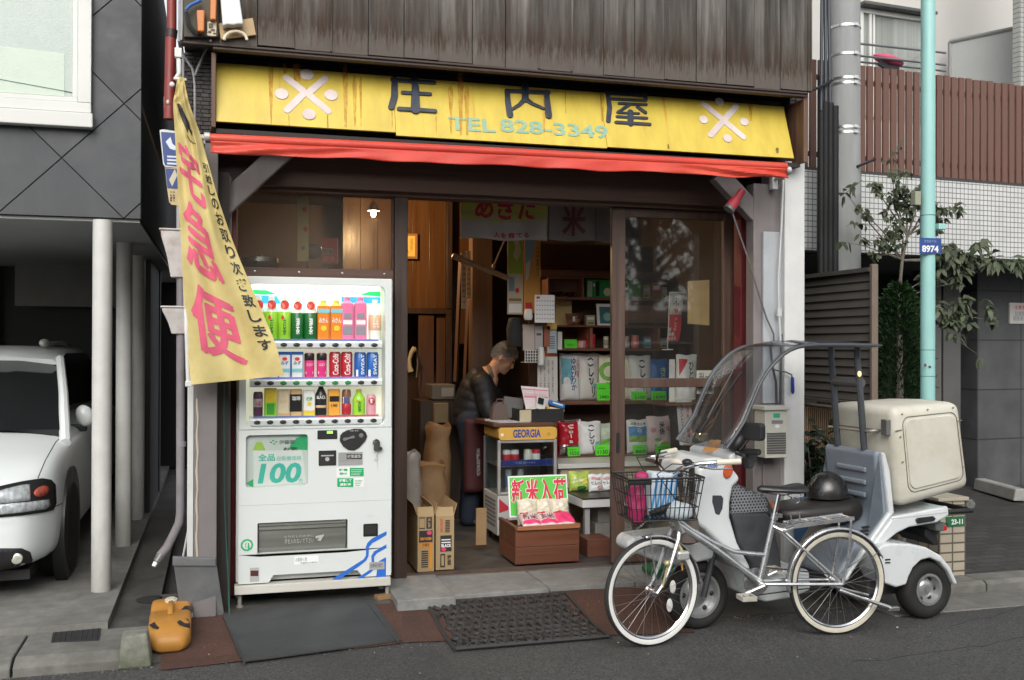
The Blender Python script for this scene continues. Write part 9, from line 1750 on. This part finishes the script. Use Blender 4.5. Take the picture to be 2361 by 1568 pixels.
# ================================================================ APARTMENT BUILDING ON THE RIGHT
AO=V((5.92,7.65,0));AR=math.radians(5)
AP=thing('apartment_building','white tiled apartment block with a brown slatted balcony over a dark stone ground floor','building',tuple(AO),rz=AR)
AMx=Matrix.Translation(AO)@Matrix.Rotation(AR,4,'Z');adr=V((math.cos(AR),math.sin(AR),0));ano=V((math.sin(AR),-math.cos(AR),0))
def ap(px,py,off=0.0): # point on the balcony front moved off metres towards the street, in the building's own axes (x along, z up)
 o=AO+ano*off;d=ray(px,py);t=(o-CAMPOS).dot(ano)/d.dot(ano);p=CAMPOS+d*t;q=AMx.inverted()@p;return q.x,q.z
def apb(*a,**k):b=MB();b.M=AMx;return b
def tilemat(name,col,mort,w,h,mw,off=0.0,rough=0.35,var=0.06,axis='xz'):
 m=M(name,col,rough,var=var,scale=3);nt=m.node_tree;N=nt.nodes;L=nt.links;bs=N['Principled BSDF'];src=bs.inputs['Base Color'].links[0].from_socket
 tc=N.new('ShaderNodeTexCoord');sp=N.new('ShaderNodeSeparateXYZ');cb_=N.new('ShaderNodeCombineXYZ');L.new(tc.outputs['Object'],sp.inputs[0])
 if axis=='xz':L.new(sp.outputs[0],cb_.inputs[0])
 else:ad_=N.new('ShaderNodeMath');ad_.operation='ADD';L.new(sp.outputs[0],ad_.inputs[0]);L.new(sp.outputs[1],ad_.inputs[1]);L.new(ad_.outputs[0],cb_.inputs[0])
 L.new(sp.outputs[2],cb_.inputs[1])
 br=N.new('ShaderNodeTexBrick');br.offset=off;br.inputs['Scale'].default_value=1.0;br.inputs['Brick Width'].default_value=w;br.inputs['Row Height'].default_value=h;br.inputs['Mortar Size'].default_value=mw;br.inputs['Mortar Smooth'].default_value=0.1
 br.inputs['Color1'].default_value=(1,1,1,1);br.inputs['Color2'].default_value=(0.93,0.93,0.93,1);br.inputs['Mortar'].default_value=(*[a_/max(c_,1e-3)for a_,c_ in zip(mort,col)],1);L.new(cb_.outputs[0],br.inputs[0])
 x=N.new('ShaderNodeMix');x.data_type='RGBA';x.blend_type='MULTIPLY';x.inputs[0].default_value=1;L.new(src,x.inputs[6]);L.new(br.outputs[0],x.inputs[7]);L.new(x.outputs[2],bs.inputs['Base Color']);return m
wt=tilemat('white_tile',(0.52,0.53,0.52),(0.13,0.13,0.13),0.0465,0.0465,0.0042)
x0=ap(1790,500)[0];zt0,zt1=ap(2100,587)[1],ap(2100,410)[1]
b=apb();b.box(x0-0.6,3.5,0,0.15,zt0,zt1);b.build('tile_band',wt,AP,bevel=0.002)
slat=M('slat_brown',(0.125,0.060,0.044),0.6,var=0.06,stretch=(4,4,0.4),island=0.05);zs0,zs1=zt1+0.03,ap(2160,170)[1]
pitch=0.0865;n=34;xs=ap(1986,300)[0]-8*pitch
for k in range(n):
 x=xs+k*pitch
 if abs(k-20)<0:continue
 b=apb();b.box(x,x+0.062,0.02,0.045,zs0,zs1+0.004*math.sin(k*2.1));o=b.build('slat',slat,AP,bevel=0.003)
b=apb();b.box(x0-0.6,3.5,0.05,0.075,zs0+0.1,zs0+0.14);b.box(x0-0.6,3.5,0.05,0.075,zs1-0.16,zs1-0.12);b.build('railing_bar',P('rail_dark',(0.06,0.055,0.055),0.5,metal=0.3),AP)
b=apb();b.box(x0-0.6,3.5,0.015,0.12,zt1+0.001,zt1+0.028);b.build('railing_base',P('base_dark',(0.035,0.035,0.035),0.5),AP)
cw=M('render_cream',(0.48,0.47,0.445),0.8,var=0.04,scale=2,bump=0.1,bscale=120)
BD=1.25
b=apb();b.box(x0-0.6,3.5,BD,BD+0.2,zt0+0.1,6.2);b.build('upper_wall',cw,AP)
b=apb();b.box(x0-0.6,3.5,0.151,BD-0.001,zt0+0.02,zt0+0.12);b.build('balcony_floor',cw,AP)
b=apb();x_,z_=ap(2351,100,-0.06);b.box(x_,x_+0.5,0.06,0.14,zs0+0.02,6.2);b.build('party_wall',tilemat('grey_tile',(0.33,0.34,0.32),(0.12,0.12,0.12),0.0465,0.0465,0.0042),AP)
# balcony window, storage door, drying rail with a pink cushion
wx0,wz1=ap(1984,32,-BD);wx1,wz0=ap(2122,175,-BD);wz0-=0.5
b=apb();fwd=0.05
b.box(wx0-fwd,wx0,BD-0.05,BD-0.001,wz0,wz1+fwd);b.box(wx1,wx1+fwd,BD-0.05,BD-0.001,wz0,wz1+fwd);b.box(wx0+0.0005,wx1-0.0005,BD-0.05,BD-0.001,wz1,wz1+fwd);xm=wx0+(wx1-wx0)*0.10;b.box(xm,xm+0.03,BD-0.045,BD-0.002,wz0,wz1-0.001);xm2=wx0+(wx1-wx0)*0.16;b.box(xm2,xm2+0.025,BD-0.045,BD-0.002,wz0,wz1-0.001)
w_=b.build('window',whitepaint,AP,bevel=0.003);b=apb();b.box(wx0,wx1,BD-0.030,BD-0.026,wz0,wz1);b.build('pane',glass('balcony_glass',(0.9,0.91,0.9),1.3),w_)
b=apb();b.box(wx0,wx1,BD-0.012,BD-0.003,wz0,wz1);b.build('curtain',M('curtain_pale',(0.42,0.43,0.42),0.8,var=0.25,stretch=(22,1,0.2),scale=1),w_)
b=apb();b.box(wx0-0.08,wx1+0.08,BD-0.16,BD-0.002,wz1+fwd+0.002,wz1+fwd+0.03);b.build('window_hood',P('hood_dark',(0.08,0.08,0.08),0.5),AP)
dx0_,dz1_=ap(2216,100,-0.9);dx1_,_=ap(2338,60,-0.5);
P4=[(dx0_,1.05,zs0),(dx1_,0.45,zs0),(dx1_,0.45,ap(2338,62,-0.45)[1]),(dx0_,1.05,ap(2216,100,-1.05)[1])]
b=apb();b.add(P4+[(p[0],p[1]+0.03,p[2])for p in P4],[(0,1,2,3),(7,6,5,4),(0,4,5,1),(1,5,6,2),(2,6,7,3),(3,7,4,0)]);b.build('partition_panel',M('panel_grey',(0.36,0.37,0.36),0.6,var=0.04),AP)
b=apb();b.tube([P4[3],P4[2]],0.022,6);b.tube([P4[0],P4[3]],0.016,6);b.tube([P4[1],P4[2]],0.016,6);b.build('partition_frame',P('frame_grey',(0.22,0.22,0.21),0.5),AP)
b=apb()
for y_,o_ in((100,0.0),(128,0.15),(142,0.25)):(xa,za),(xb,zb)=ap(1976,y_,-o_),ap(2180,y_+22,-o_);b.tube([(xa,o_,za),(xb,o_,zb)],0.010,6)
xa,za=ap(1960,102,0.0);b.tube([(xa-0.04,-0.02,za-0.03),(xa+0.08,0.0,za+0.01)],0.014,6);b.build('drying_rail',P('rail_grey',(0.20,0.21,0.22),0.4,metal=0.5),AP)
xa,za=ap(2052,142,-0.2);b=apb();b.ell((xa,0.22,za+0.02),(0.17,0.07,0.045),18,10,rot=Matrix.Rotation(0.15,3,'Y'));tag(b.build('cushion',M('cushion_pink',(0.50,0.09,0.16),0.8,var=0.15),loc=tuple(AMx@V((xa,0.22,za)))),'pink cushion airing on the balcony drying rail','cushion')
b=apb();xa,za=ap(2058,158,-0.2);b.cbox((xa,0.22,za-0.01),(0.16,0.05,0.09));b.cbox((xa-0.11,0.2,za+0.02),(0.10,0.03,0.06),Matrix.Rotation(0.4,3,'Y'));tag(b.build('laundry_clip',P('clip_black',(0.02,0.02,0.025),0.6),loc=tuple(AMx@V((xa,0.22,za))),bevel=0.01),'black clothes rack hanging under the pink cushion','clothes rack')
# ground floor: dark recess, posts, stone wall with a notice
stone=tilemat('dark_stone',(0.070,0.072,0.076),(0.025,0.025,0.026),0.60,0.52,0.008,0.0,0.6,0.3)
GD=1.0
gx0=ap(2253,900,-GD)[0]
b=apb();b.box(gx0,4.5,GD,GD+0.3,-0.05,zt0-0.001);b.build('stone_wall',stone,AP)
b=apb();b.box(x0-0.6,gx0-0.001,GD+0.8,GD+1.0,-0.05,zt0);b.build('recess_wall',P('recess_dark',(0.035,0.035,0.036),0.8),AP)
b=apb();b.box(x0-0.6,4.5,0.16,GD+1.0,zt0-0.03,zt0-0.002);b.build('soffit',P('soffit_dark',(0.05,0.05,0.05),0.8),AP)
for xa,xb,c_ in((2166,2187,(0.11,0.11,0.105)),(2192,2232,(0.095,0.095,0.093)),(2154,2164,(0.05,0.05,0.05))):p0,p1=ap(xa,900,-GD)[0],ap(xb,900,-GD)[0];b=apb();b.box(p0,p1,GD+0.1,GD+0.3,-0.05,zt0-0.031);b.build('entrance_post',M('post_%d'%xa,c_,0.6,var=0.1),AP)
b=apb();xa,za=ap(2328,746,-GD+0.02);xb,zb=ap(2375,699,-GD+0.02);b.box(xa,xb+0.05,GD-0.02,GD-0.001,za,zb);nb_=tag(b.build('notice_board',P('board_white',(0.55,0.54,0.52),0.5),loc=tuple(AMx@V((xa,GD,za)))),'white notice board fixed on the dark stone wall','notice board')
b=apb();b.text('注意事項',xa+0.06,xb,zb-0.07,zb-0.025,GD-0.021,red,0.01);b.text('駐車禁止\n関係者以外',xa+0.05,xb,za+0.03,zb-0.09,GD-0.021,P('board_ink',(0.2,0.2,0.2)),0.0);b.build('notice_text',None,nb_)
# ================================================================ POLES
UP=thing('utility_pole','thick grey concrete utility pole with steel bands beside the shop','utility pole',(5.0,7.25,0))
concp=M('pole_concrete',(0.29,0.30,0.30),0.8,var=0.10,scale=4,stretch=(3,3,0.5),bump=0.15,bscale=60,dirt=(0.20,0.20,0.195),dscale=2,dstretch=(4,4,0.3),damt=0.6)
pa,pb_=atY(1948,100,7.25),atY(1945,500,7.25);pr_=33.5/2335*8.35
b=MB();b.lathe([(pr_*1.12,-0.05),(pr_*0.98,6.0)],(pa.x,7.25,0),seg=28);b.build('shaft',concp,UP)
bandm=M('band_steel',(0.60,0.60,0.58),0.3,0.9,var=0.15)
for y_ in(54,120,176,188,290,302):
 z_=atY(1948,y_,7.25-pr_).z;b=MB();b.lathe([(pr_*1.03,-0.011),(pr_*1.07,-0.010),(pr_*1.07,0.010),(pr_*1.03,0.011)],(pa.x,7.25,z_),seg=28);b.cbox((pa.x+pr_*0.1,7.25-pr_*1.10,z_),(0.035,0.02,0.022));b.build('steel_band',bandm,UP)
b=MB();z_=atY(1975,383,7.1).z;b.tube([(pa.x+0.03,7.25-pr_,z_),(pa.x+0.13,7.25-pr_-0.12,z_+0.05)],0.012,6);b.build('step_bolt',P('bolt_dark',(0.08,0.08,0.09),0.4,metal=0.6),UP)
BC=thing('cable_conduits','bundle of black cable conduits strapped beside the utility pole','conduit',(4.8,7.15,0));ck=P('conduit_black',(0.007,0.007,0.008),0.7)
for k,(x_,top)in enumerate(((1893,175),(1903,235),(1914,238),(1925,245))):p=atY(x_,400,7.12-0.02*k);b=MB();b.lathe([(0.029,0.0),(0.029,atY(x_,top,p.y).z)],(p.x,p.y,0),seg=12);b.build('conduit',ck,BC)
for k,(x_,x2)in enumerate(((1896,1893),(1902,1904),(1909,1914))):p,q=atY(x_,-120,7.12),atY(x2,255,7.10);b=MB();b.tube([p,q],0.014,8);b.build('cable',P('cable_slate',(0.03,0.035,0.045),0.5),BC)
b=MB();b.tube([atY(1880,205,7.05),atY(1900,196,7.05),atY(1918,185,7.1)],0.012,6);b.tube([atY(1862,212,6.9),atY(1880,205,7.05)],0.010,6);b.build('cable_tail',ck,BC)
CP=thing('street_pole','slim pale turquoise steel pole with a blue number plate','street pole',(4.6,5.80,0));cyan=M('pole_cyan',(0.27,0.51,0.485),0.4,var=0.05,scale=4,dirt=(0.24,0.45,0.43),dscale=3,damt=0.4)
p=atY(2139,700,5.82);b=MB();b.lathe([(0.049,-0.05),(0.048,1.9),(0.046,6.0)],(p.x,5.82,0),seg=24);b.build('shaft',cyan,CP)
b=MB()
for y_ in(495,807,868):z_=atY(2139,y_,5.78).z;b.lathe([(0.0475,-0.003),(0.0490,-0.002),(0.0490,0.002),(0.0475,0.003)],(p.x,5.82,z_),seg=24)
b.build('joint',P('joint_teal',(0.07,0.16,0.15),0.6),CP)
b=MB();xa,xb,za,zb=rect(2120,549,2170,585,5.765);b.box(xa,xb,5.762,5.766,za,zb);pl=b.build('number_plate',P('plate_blue',(0.02,0.06,0.24),0.4),CP)
b=MB();xa,xb,za,zb=rect(2126,566,2164,582,5.761);b.text('8974',xa,xb,za,zb,5.761,white,0.03);xa,xb,za,zb=rect(2131,553,2159,559,5.761);b.text('文京区千石',xa,xb,za,zb,5.761,P('plate_pale',(0.3,0.38,0.55)),0.0);b.build('plate_number',None,pl)
for(x_,y_,w,h,m,nm)in((2112,458,16,32,P('box_olive',(0.26,0.27,0.20),0.5),'junction_box'),(2168,523,20,14,cyan,'pole_bracket')):q=atY(x_,y_,5.80);b=MB();b.cbox(q,(w/2335*6.9,0.05,h/2335*6.9));b.build(nm,m,CP,bevel=0.006)
b=MB();q=atY(2133,842,5.772);b.cbox(q,(0.014,0.004,0.02));q=atY(2144,846,5.774);b.cbox(q,(0.016,0.004,0.016));b.build('sticker_scrap',P('scrap_brown',(0.12,0.05,0.05),0.7),CP)
# ================================================================ LOUVRED SCREEN, LOW FENCE, TILED PILLAR, WHEEL STOP
LX=4.30;lz0,lz1=1.085,2.035;ly0,ly1=atX(2013,780,LX).y,atX(1835,780,LX).y
LS=thing('louvre_screen','dark louvred privacy screen panel with a tan edge post right of the shop','screen',(LX,ly0,0));lm=M('louvre_dark',(0.095,0.086,0.077),0.55,var=0.1)
nl=15
for k in range(nl):z=lz0+0.03+(lz1-lz0-0.06)*k/nl;b=MB();b.add([(LX-0.012,ly0,z),(LX-0.012,ly1,z),(LX+0.008,ly1,z+0.075),(LX+0.008,ly0,z+0.075),(LX-0.004,ly0,z-0.006),(LX-0.004,ly1,z-0.006),(LX+0.016,ly1,z+0.069),(LX+0.016,ly0,z+0.069)],[(0,1,2,3),(7,6,5,4),(0,4,5,1),(1,5,6,2),(2,6,7,3),(3,7,4,0)]);b.build('louvre',lm,LS)
b=MB();b.box(LX-0.035,LX+0.035,ly0,ly1,lz1-0.029,lz1);b.build('top_rail',lm,LS);b=MB();b.box(LX-0.035,LX+0.035,ly0,ly1,lz0,lz0+0.02);b.build('bottom_rail',lm,LS)
b=MB();b.box(LX-0.03,LX+0.02,ly0-0.03,ly0-0.001,0.0,lz1+0.02);b.build('post',M('post_tan',(0.15,0.115,0.09),0.5),LS,bevel=0.004);b=MB();b.box(LX-0.03,LX+0.03,ly1+0.001,ly1+0.05,0.0,lz1);b.build('post',lm,LS)
FN=thing('slat_fence','low fence of narrow upright tan slats below the louvred screen','fence',(4.2,6.6,0));fm=M('bamboo_tan',(0.20,0.13,0.075),0.6,var=0.12,island=0.25)
fp0,fp1=atY(1835,930,6.9),atY(1975,945,6.5)
b=MB();n=30
for k in range(n):q=fp0.lerp(fp1,k/n);b.cbox((q.x,q.y,q.z/2-0.01),(0.018,0.014,q.z-0.02))
b.build('slats',fm,FN);b=MB();b.tube([fp0+V((0,0,0.0)),fp1+V((0,0,0.0))],0.016,6);b.build('top_rail',M('rail_tan',(0.24,0.18,0.13),0.5),FN)
tpil=tilemat('tan_tile',(0.40,0.35,0.27),(0.10,0.09,0.075),0.10,0.062,0.006,0.0,0.4,0.12,'xy');c=atZ(2196,1332,-0.03)
TPI=thing('tile_pillar','low tan tiled gate pillar with a green address plate behind the scooter','pillar',(c.x,c.y,-0.05))
b=MB();b.box(c.x-0.105,c.x+0.105,c.y,c.y+0.22,-0.06,0.475);b.build('pillar',tpil,TPI,bevel=0.004)
b=MB();b.box(c.x-0.12,c.x+0.12,c.y-0.015,c.y+0.235,0.476,0.50);b.build('cap',M('cap_tan',(0.38,0.34,0.27),0.6),TPI,bevel=0.004)
Yq=c.y-0.004;xa,xb,za,zb=rect(2181,1191,2223,1214,Yq);b=MB();b.box(xa,xb,Yq-0.003,Yq+0.003,za,zb);o=b.build('address_plate',P('plate_green',(0.02,0.13,0.05),0.4),TPI);xa,xb,za,zb=rect(2194,1197,2220,1209,Yq-0.005);b=MB();b.text('23-11',xa,xb,za,zb,Yq-0.0045,white,0.03);b.build('address_number',None,o)
a,c2=atZ(2262,1128,0.03),atZ(2352,1156,0.02);dv=(c2-a);L=dv.length*1.06;b=MB();b.M=Matrix.Translation((a+c2)/2)@Matrix.Rotation(math.atan2(dv.y,dv.x),4,'Z');b.prism([(-0.075,0.0),(0.075,0.0),(0.055,0.115),(-0.055,0.115)],lambda u,v,d:(-L/2+L*d,u,v));tag(b.build('wheel_stop',M('stop_concrete',(0.30,0.30,0.28),0.85,var=0.15,bump=0.2),loc=tuple((a+c2)/2),bevel=0.012),'pale concrete parking wheel stop on the dark paved driveway','wheel stop')
# ================================================================ PLANTS
def leafmat(name,c,var=0.45,rough=0.5):
 m=M(name,c,rough,var=0.2,scale=3,island=var,spec=0.35);nt=m.node_tree;bs=nt.nodes['Principled BSDF'];tr=nt.nodes.new('ShaderNodeBsdfTranslucent');mx=nt.nodes.new('ShaderNodeMixShader');mx.inputs[0].default_value=0.25
 nt.links.new(bs.inputs['Base Color'].links[0].from_socket,tr.inputs[0]);nt.links.new(bs.outputs[0],mx.inputs[1]);nt.links.new(tr.outputs[0],mx.inputs[2]);nt.links.new(mx.outputs[0],nt.nodes['Material Output'].inputs[0]);return m
def rnd(s=1.0):return V((random.gauss(0,1),random.gauss(0,1),random.gauss(0,1))).normalized()*s
def leaf(b,p,d,n,L,w,droop=0.25):
 s=d.cross(n).normalized()*w;dn=V((0,0,-droop*L));q=n*0.12*L
 b.add([p,p+d*L*0.35+s+q*0.5,p+d*L*0.35-s+q*0.5,p+d*L*0.7+s*0.8+dn*0.4,p+d*L*0.7-s*0.8+dn*0.4,p+d*L+dn],[(0,1,2),(1,3,4,2),(3,5,4)])
bark=M('bark',(0.13,0.115,0.095),0.85,var=0.3,scale=25,stretch=(1,1,0.3),bump=0.4)
# clipped conifer: dense needle tufts
random.seed(21)
cc=atY(2074,900,6.55);top=atY(2066,652,6.55)
CF=thing('conifer','dense dark green conifer between the louvred screen and the turquoise pole','conifer',(cc.x,6.55,0))
b=MB();b.tube([(cc.x,6.55,-0.05),(cc.x,6.55,top.z*0.8)],[0.05,0.02],8);b.build('trunk',bark,CF)
b=MB()
for k in range(8000):
 h=random.random()**0.8;R=0.235*(1.0 if h<0.5 else max(0.06,1-((h-0.5)/0.5)**2.4)**0.6)*(0.78+0.22*math.sin(h*21+2*math.sin(k)));a=random.uniform(0,6.283);r=R*(1-0.5*random.random()**2.2)
 lump=1+0.22*noise.noise(V((math.cos(a)*2,math.sin(a)*2,h*5)));p=V((cc.x+r*lump*math.cos(a),6.55+r*lump*math.sin(a),0.15+(top.z-0.15)*h*(1.0 if h<0.97 else 0.99)))
 d=(V((math.cos(a),math.sin(a),random.uniform(0.2,1.4)))+rnd(0.5)).normalized();n=rnd();leaf(b,p,d,n,random.uniform(0.035,0.07),0.006,0.1)
b.build('crown',leafmat('conifer_green',(0.016,0.042,0.012),0.6),CF)
# glossy leaved bush left of the fence
random.seed(5)
bc=atY(1893,1050,6.3);BS2=thing('evergreen_bush','dark glossy leaved bush in front of the low slat fence','bush',(bc.x,6.35,0))
b=MB()
for k in range(9):a=random.uniform(0,6.28);b.tube([(bc.x,6.35,-0.05),(bc.x+0.09*math.cos(a),6.35+0.09*math.sin(a),0.35),(bc.x+0.2*math.cos(a),6.35+0.16*math.sin(a),random.uniform(0.55,0.85))],[0.010,0.007,0.003],5)
b.build('stems',bark,BS2);b=MB()
for k in range(620):
 p=V((bc.x,6.35,0.50))+V((random.gauss(0,0.11),random.gauss(0,0.09),random.gauss(0,0.22)));
 if p.z<0.05 or p.z>1.0:continue
 d=rnd();d.z=d.z*0.4-0.25;d.normalize();leaf(b,p,d,(V((0,-0.3,1))+rnd(0.5)).normalized(),random.uniform(0.07,0.11),0.021,0.2)
b.build('leaves',leafmat('bush_green',(0.018,0.036,0.022),0.5,0.35),BS2)
# sparse deciduous tree reaching across the balcony
random.seed(17)
TR2=thing('young_tree','sparse young tree with thin branches and a few drooping leaves before the white tiles','tree',(4.95,6.5,0));TY=6.82
tb=MB();lf=MB();t0=atY(2072,690,TY)
trunk=[V((t0.x-0.02,TY,-0.05)),V((t0.x-0.01,TY,1.0)),t0,atY(2080,600,TY),atY(2092,545,TY)];tb.tube(trunk,[0.022,0.018,0.014,0.012,0.010],8)
def branch(p0,px,py,dy,r0,nleaf,kids=2,spread=40,Ls=(0.05,0.085)):
 p1=atY(px,py,TY+dy);m=p0.lerp(p1,0.5)+V((random.uniform(-0.03,0.03),random.uniform(-0.05,0.05),random.uniform(0.0,0.05)));q=[p0,p0.lerp(m,0.5)+rnd(0.012),m,m.lerp(p1,0.5)+rnd(0.012),p1];tb.tube(q,[r0,r0*0.85,r0*0.7,r0*0.5,r0*0.3],6)
 for k in range(kids):
  s=q[random.choice((2,3,3,4))];e=s+V((random.uniform(-0.16,0.16),random.uniform(-0.12,0.12),random.uniform(-0.06,0.18)));mm=s.lerp(e,0.5)+rnd(0.02);tb.tube([s,mm,e],[r0*0.35,r0*0.25,0.0018],5)
  for j in range(int(nleaf*0.9)):
   p=s.lerp(e,random.uniform(0.3,1.0));d=(V((random.uniform(-1,1),random.uniform(-0.6,0.6),random.uniform(-0.9,0.15)))).normalized();leaf(lf,p,d,(V((0,-0.7,0.7))+rnd(0.5)).normalized(),random.uniform(*Ls),random.uniform(0.013,0.022),0.3)
 for j in range(int(nleaf*0.7)):
  p=p1+rnd(0.03);d=(V((random.uniform(-1,1),random.uniform(-0.6,0.6),random.uniform(-0.9,0.1)))).normalized();leaf(lf,p,d,(V((0,-0.7,0.7))+rnd(0.5)).normalized(),random.uniform(*Ls),random.uniform(0.015,0.024),0.3)
T3,T4,T2=trunk[3],trunk[4],trunk[2]
SM=(0.035,0.06)
for(px,py,dy,st,r,nl_,kd,Ls)in((2060,470,0.05,T4,0.009,10,8,SM),(2110,455,-0.05,T4,0.009,12,8,SM),(2020,430,0.1,T4,0.008,12,5,SM),(2090,400,0,T4,0.007,10,5,SM),(2050,370,0.1,T4,0.006,8,2,SM),(1985,480,0.05,T3,0.008,12,3,SM),(1950,445,0.0,T3,0.007,8,2,(0.05,0.08)),(1948,560,-0.05,T3,0.006,8,2,(0.05,0.08)),(2160,480,-0.1,T4,0.008,12,4,SM),(2215,475,-0.1,T4,0.006,12,3,SM),(2150,520,0.05,T4,0.007,10,4,SM),(2040,560,0.0,T3,0.007,10,4,SM),(2012,590,0.0,T3,0.006,8,2,SM),(2075,520,0.05,T3,0.008,10,6,SM),
  (2190,600,-0.10,T3,0.010,14,6,(0.06,0.09)),(2230,610,-0.12,T3,0.009,16,5,(0.07,0.10)),(2290,592,-0.15,T3,0.008,18,4,(0.09,0.13)),(2335,600,-0.15,T3,0.006,16,2,(0.09,0.13)),(2160,640,-0.1,T2,0.007,12,4,(0.06,0.09)),(2210,650,-0.1,T2,0.006,10,3,(0.06,0.09)),
  (2180,740,-0.12,T2,0.008,14,4,(0.05,0.08)),(2230,745,-0.12,T2,0.007,16,4,(0.06,0.09)),(2290,740,-0.12,T2,0.006,14,3,(0.07,0.10)),(2195,770,-0.12,T2,0.005,8,2,(0.05,0.08)),(2258,820,-0.12,T2,0.004,5,1,(0.07,0.09))):
 branch(st,px,py,dy,r,nl_,kd,40,Ls)
tb.build('trunk',bark,TR2);lf.build('crown',leafmat('tree_leaf',(0.066,0.085,0.046),0.6),TR2)
# ================================================================ ACROSS THE STREET (seen only as reflections in the glass)
random.seed(31)
OT=thing('street_tree','broad leafy tree across the street mirrored in the sliding door glass','tree',(8.6,-7.0,RZ))
b=MB();b.tube([(8.6,-7,RZ),(8.5,-7,1.5),(8.7,-7,3.0),(8.8,-7.1,5.5)],[0.22,0.18,0.15,0.06],10)
for k in range(14):a=random.uniform(0,6.28);z=random.uniform(2.2,4.2);b.tube([(8.6,-7,z),(8.6+1.0*math.cos(a),-7+1.0*math.sin(a),z+0.7),(8.6+2.2*math.cos(a),-7+2.0*math.sin(a),z+1.0+random.uniform(0,0.8))],[0.08,0.05,0.015],6)
b.build('trunk',bark,OT);b=MB()
cl=[V((8.6+random.gauss(0,1.6),-7+random.gauss(0,0.9),random.uniform(2.5,6.2)))for k in range(60)]
for k in range(7000):c=random.choice(cl);p=c+V((random.gauss(0,0.30),random.gauss(0,0.3),random.gauss(0,0.26)));leaf(b,p,rnd(),rnd(),random.uniform(0.10,0.17),0.035,0.2)
b.build('crown',leafmat('street_leaf',(0.035,0.050,0.022),0.5),OT)
OB=thing('opposite_house','plain dark timber house across the street mirrored in the shop glass','house',(3,-10,0))
b=MB();b.box(-9,7.0,-16,-10,-0.1,4.6);b.build('wall',M('house_brown',(0.10,0.085,0.075),0.8,var=0.3,stretch=(0.5,0.5,12)),OB);b=MB();b.prism([(-9.4,4.6),(7.4,4.6),(6.0,6.0),(-8.0,6.0)],lambda a,c,d:(a,-16+d*6.3,c));b.build('roof',P('roof_grey',(0.07,0.07,0.075),0.7),OB)
b=MB();b.box(7.2,20,-12,-11.7,-0.1,2.4);tag(b.build('garden_wall',M('wall_block',(0.13,0.125,0.12),0.9,var=0.2),loc=(13,-12,0)),'plain block garden wall across the street','wall')

# grit, leaf scraps and paper flecks along the kerb and on the pavement
random.seed(91);b=MB();gm=[P('grit_grey',(0.16,0.155,0.145),0.9),P('grit_leaf',(0.10,0.065,0.03),0.9),P('grit_pale',(0.45,0.44,0.41),0.8)]
for k in range(420):
 x=random.uniform(-1.6,6.0);y=random.choice((random.gauss(5.24,0.05),random.uniform(4.3,5.7),random.gauss(5.24,0.03)))
 if x<-0.3 or x>3.75:y=min(y,5.23)
 z=apron(y)if-0.3<x<3.7 else RZ
 z=max(z,RZ)+0.004+(0.008 if y>5.3 else 0);r=random.uniform(0.0025,0.007);a=random.uniform(0,6.28);m=gm[0]if random.random()<0.6 else(gm[1]if random.random()<0.75 else gm[2])
 b.add([(x+r*math.cos(a+q*2.1)*random.uniform(0.7,1.5),y+r*math.sin(a+q*2.1)*random.uniform(0.7,1.5),z-0.003)for q in range(3)]+[(x,y,z+r*0.5)],[(0,1,2),(0,1,3),(1,2,3),(2,0,3)],m)
g_=b.build('street_grit',None);g_['kind']='stuff'
# hairline cracks in the asphalt
b=MB()
for(x,y,dx,dy,n)in((3.9,4.75,0.10,0.035,16),(0.2,4.85,0.09,-0.02,12),(2.9,4.35,0.11,0.02,14),(-1.0,4.95,0.06,0.015,10)):
 pts=[]
 for k in range(n):x+=dx*random.uniform(0.5,1.3);y+=dy+random.gauss(0,0.022);pts.append((x,y,RZ+0.0005))
 b.tube(pts,[0.0008+0.0016*abs(math.sin(k*1.3))for k in range(n)],4)
struct(b.build('road',P('crack_dark',(0.02,0.02,0.02),0.9)))
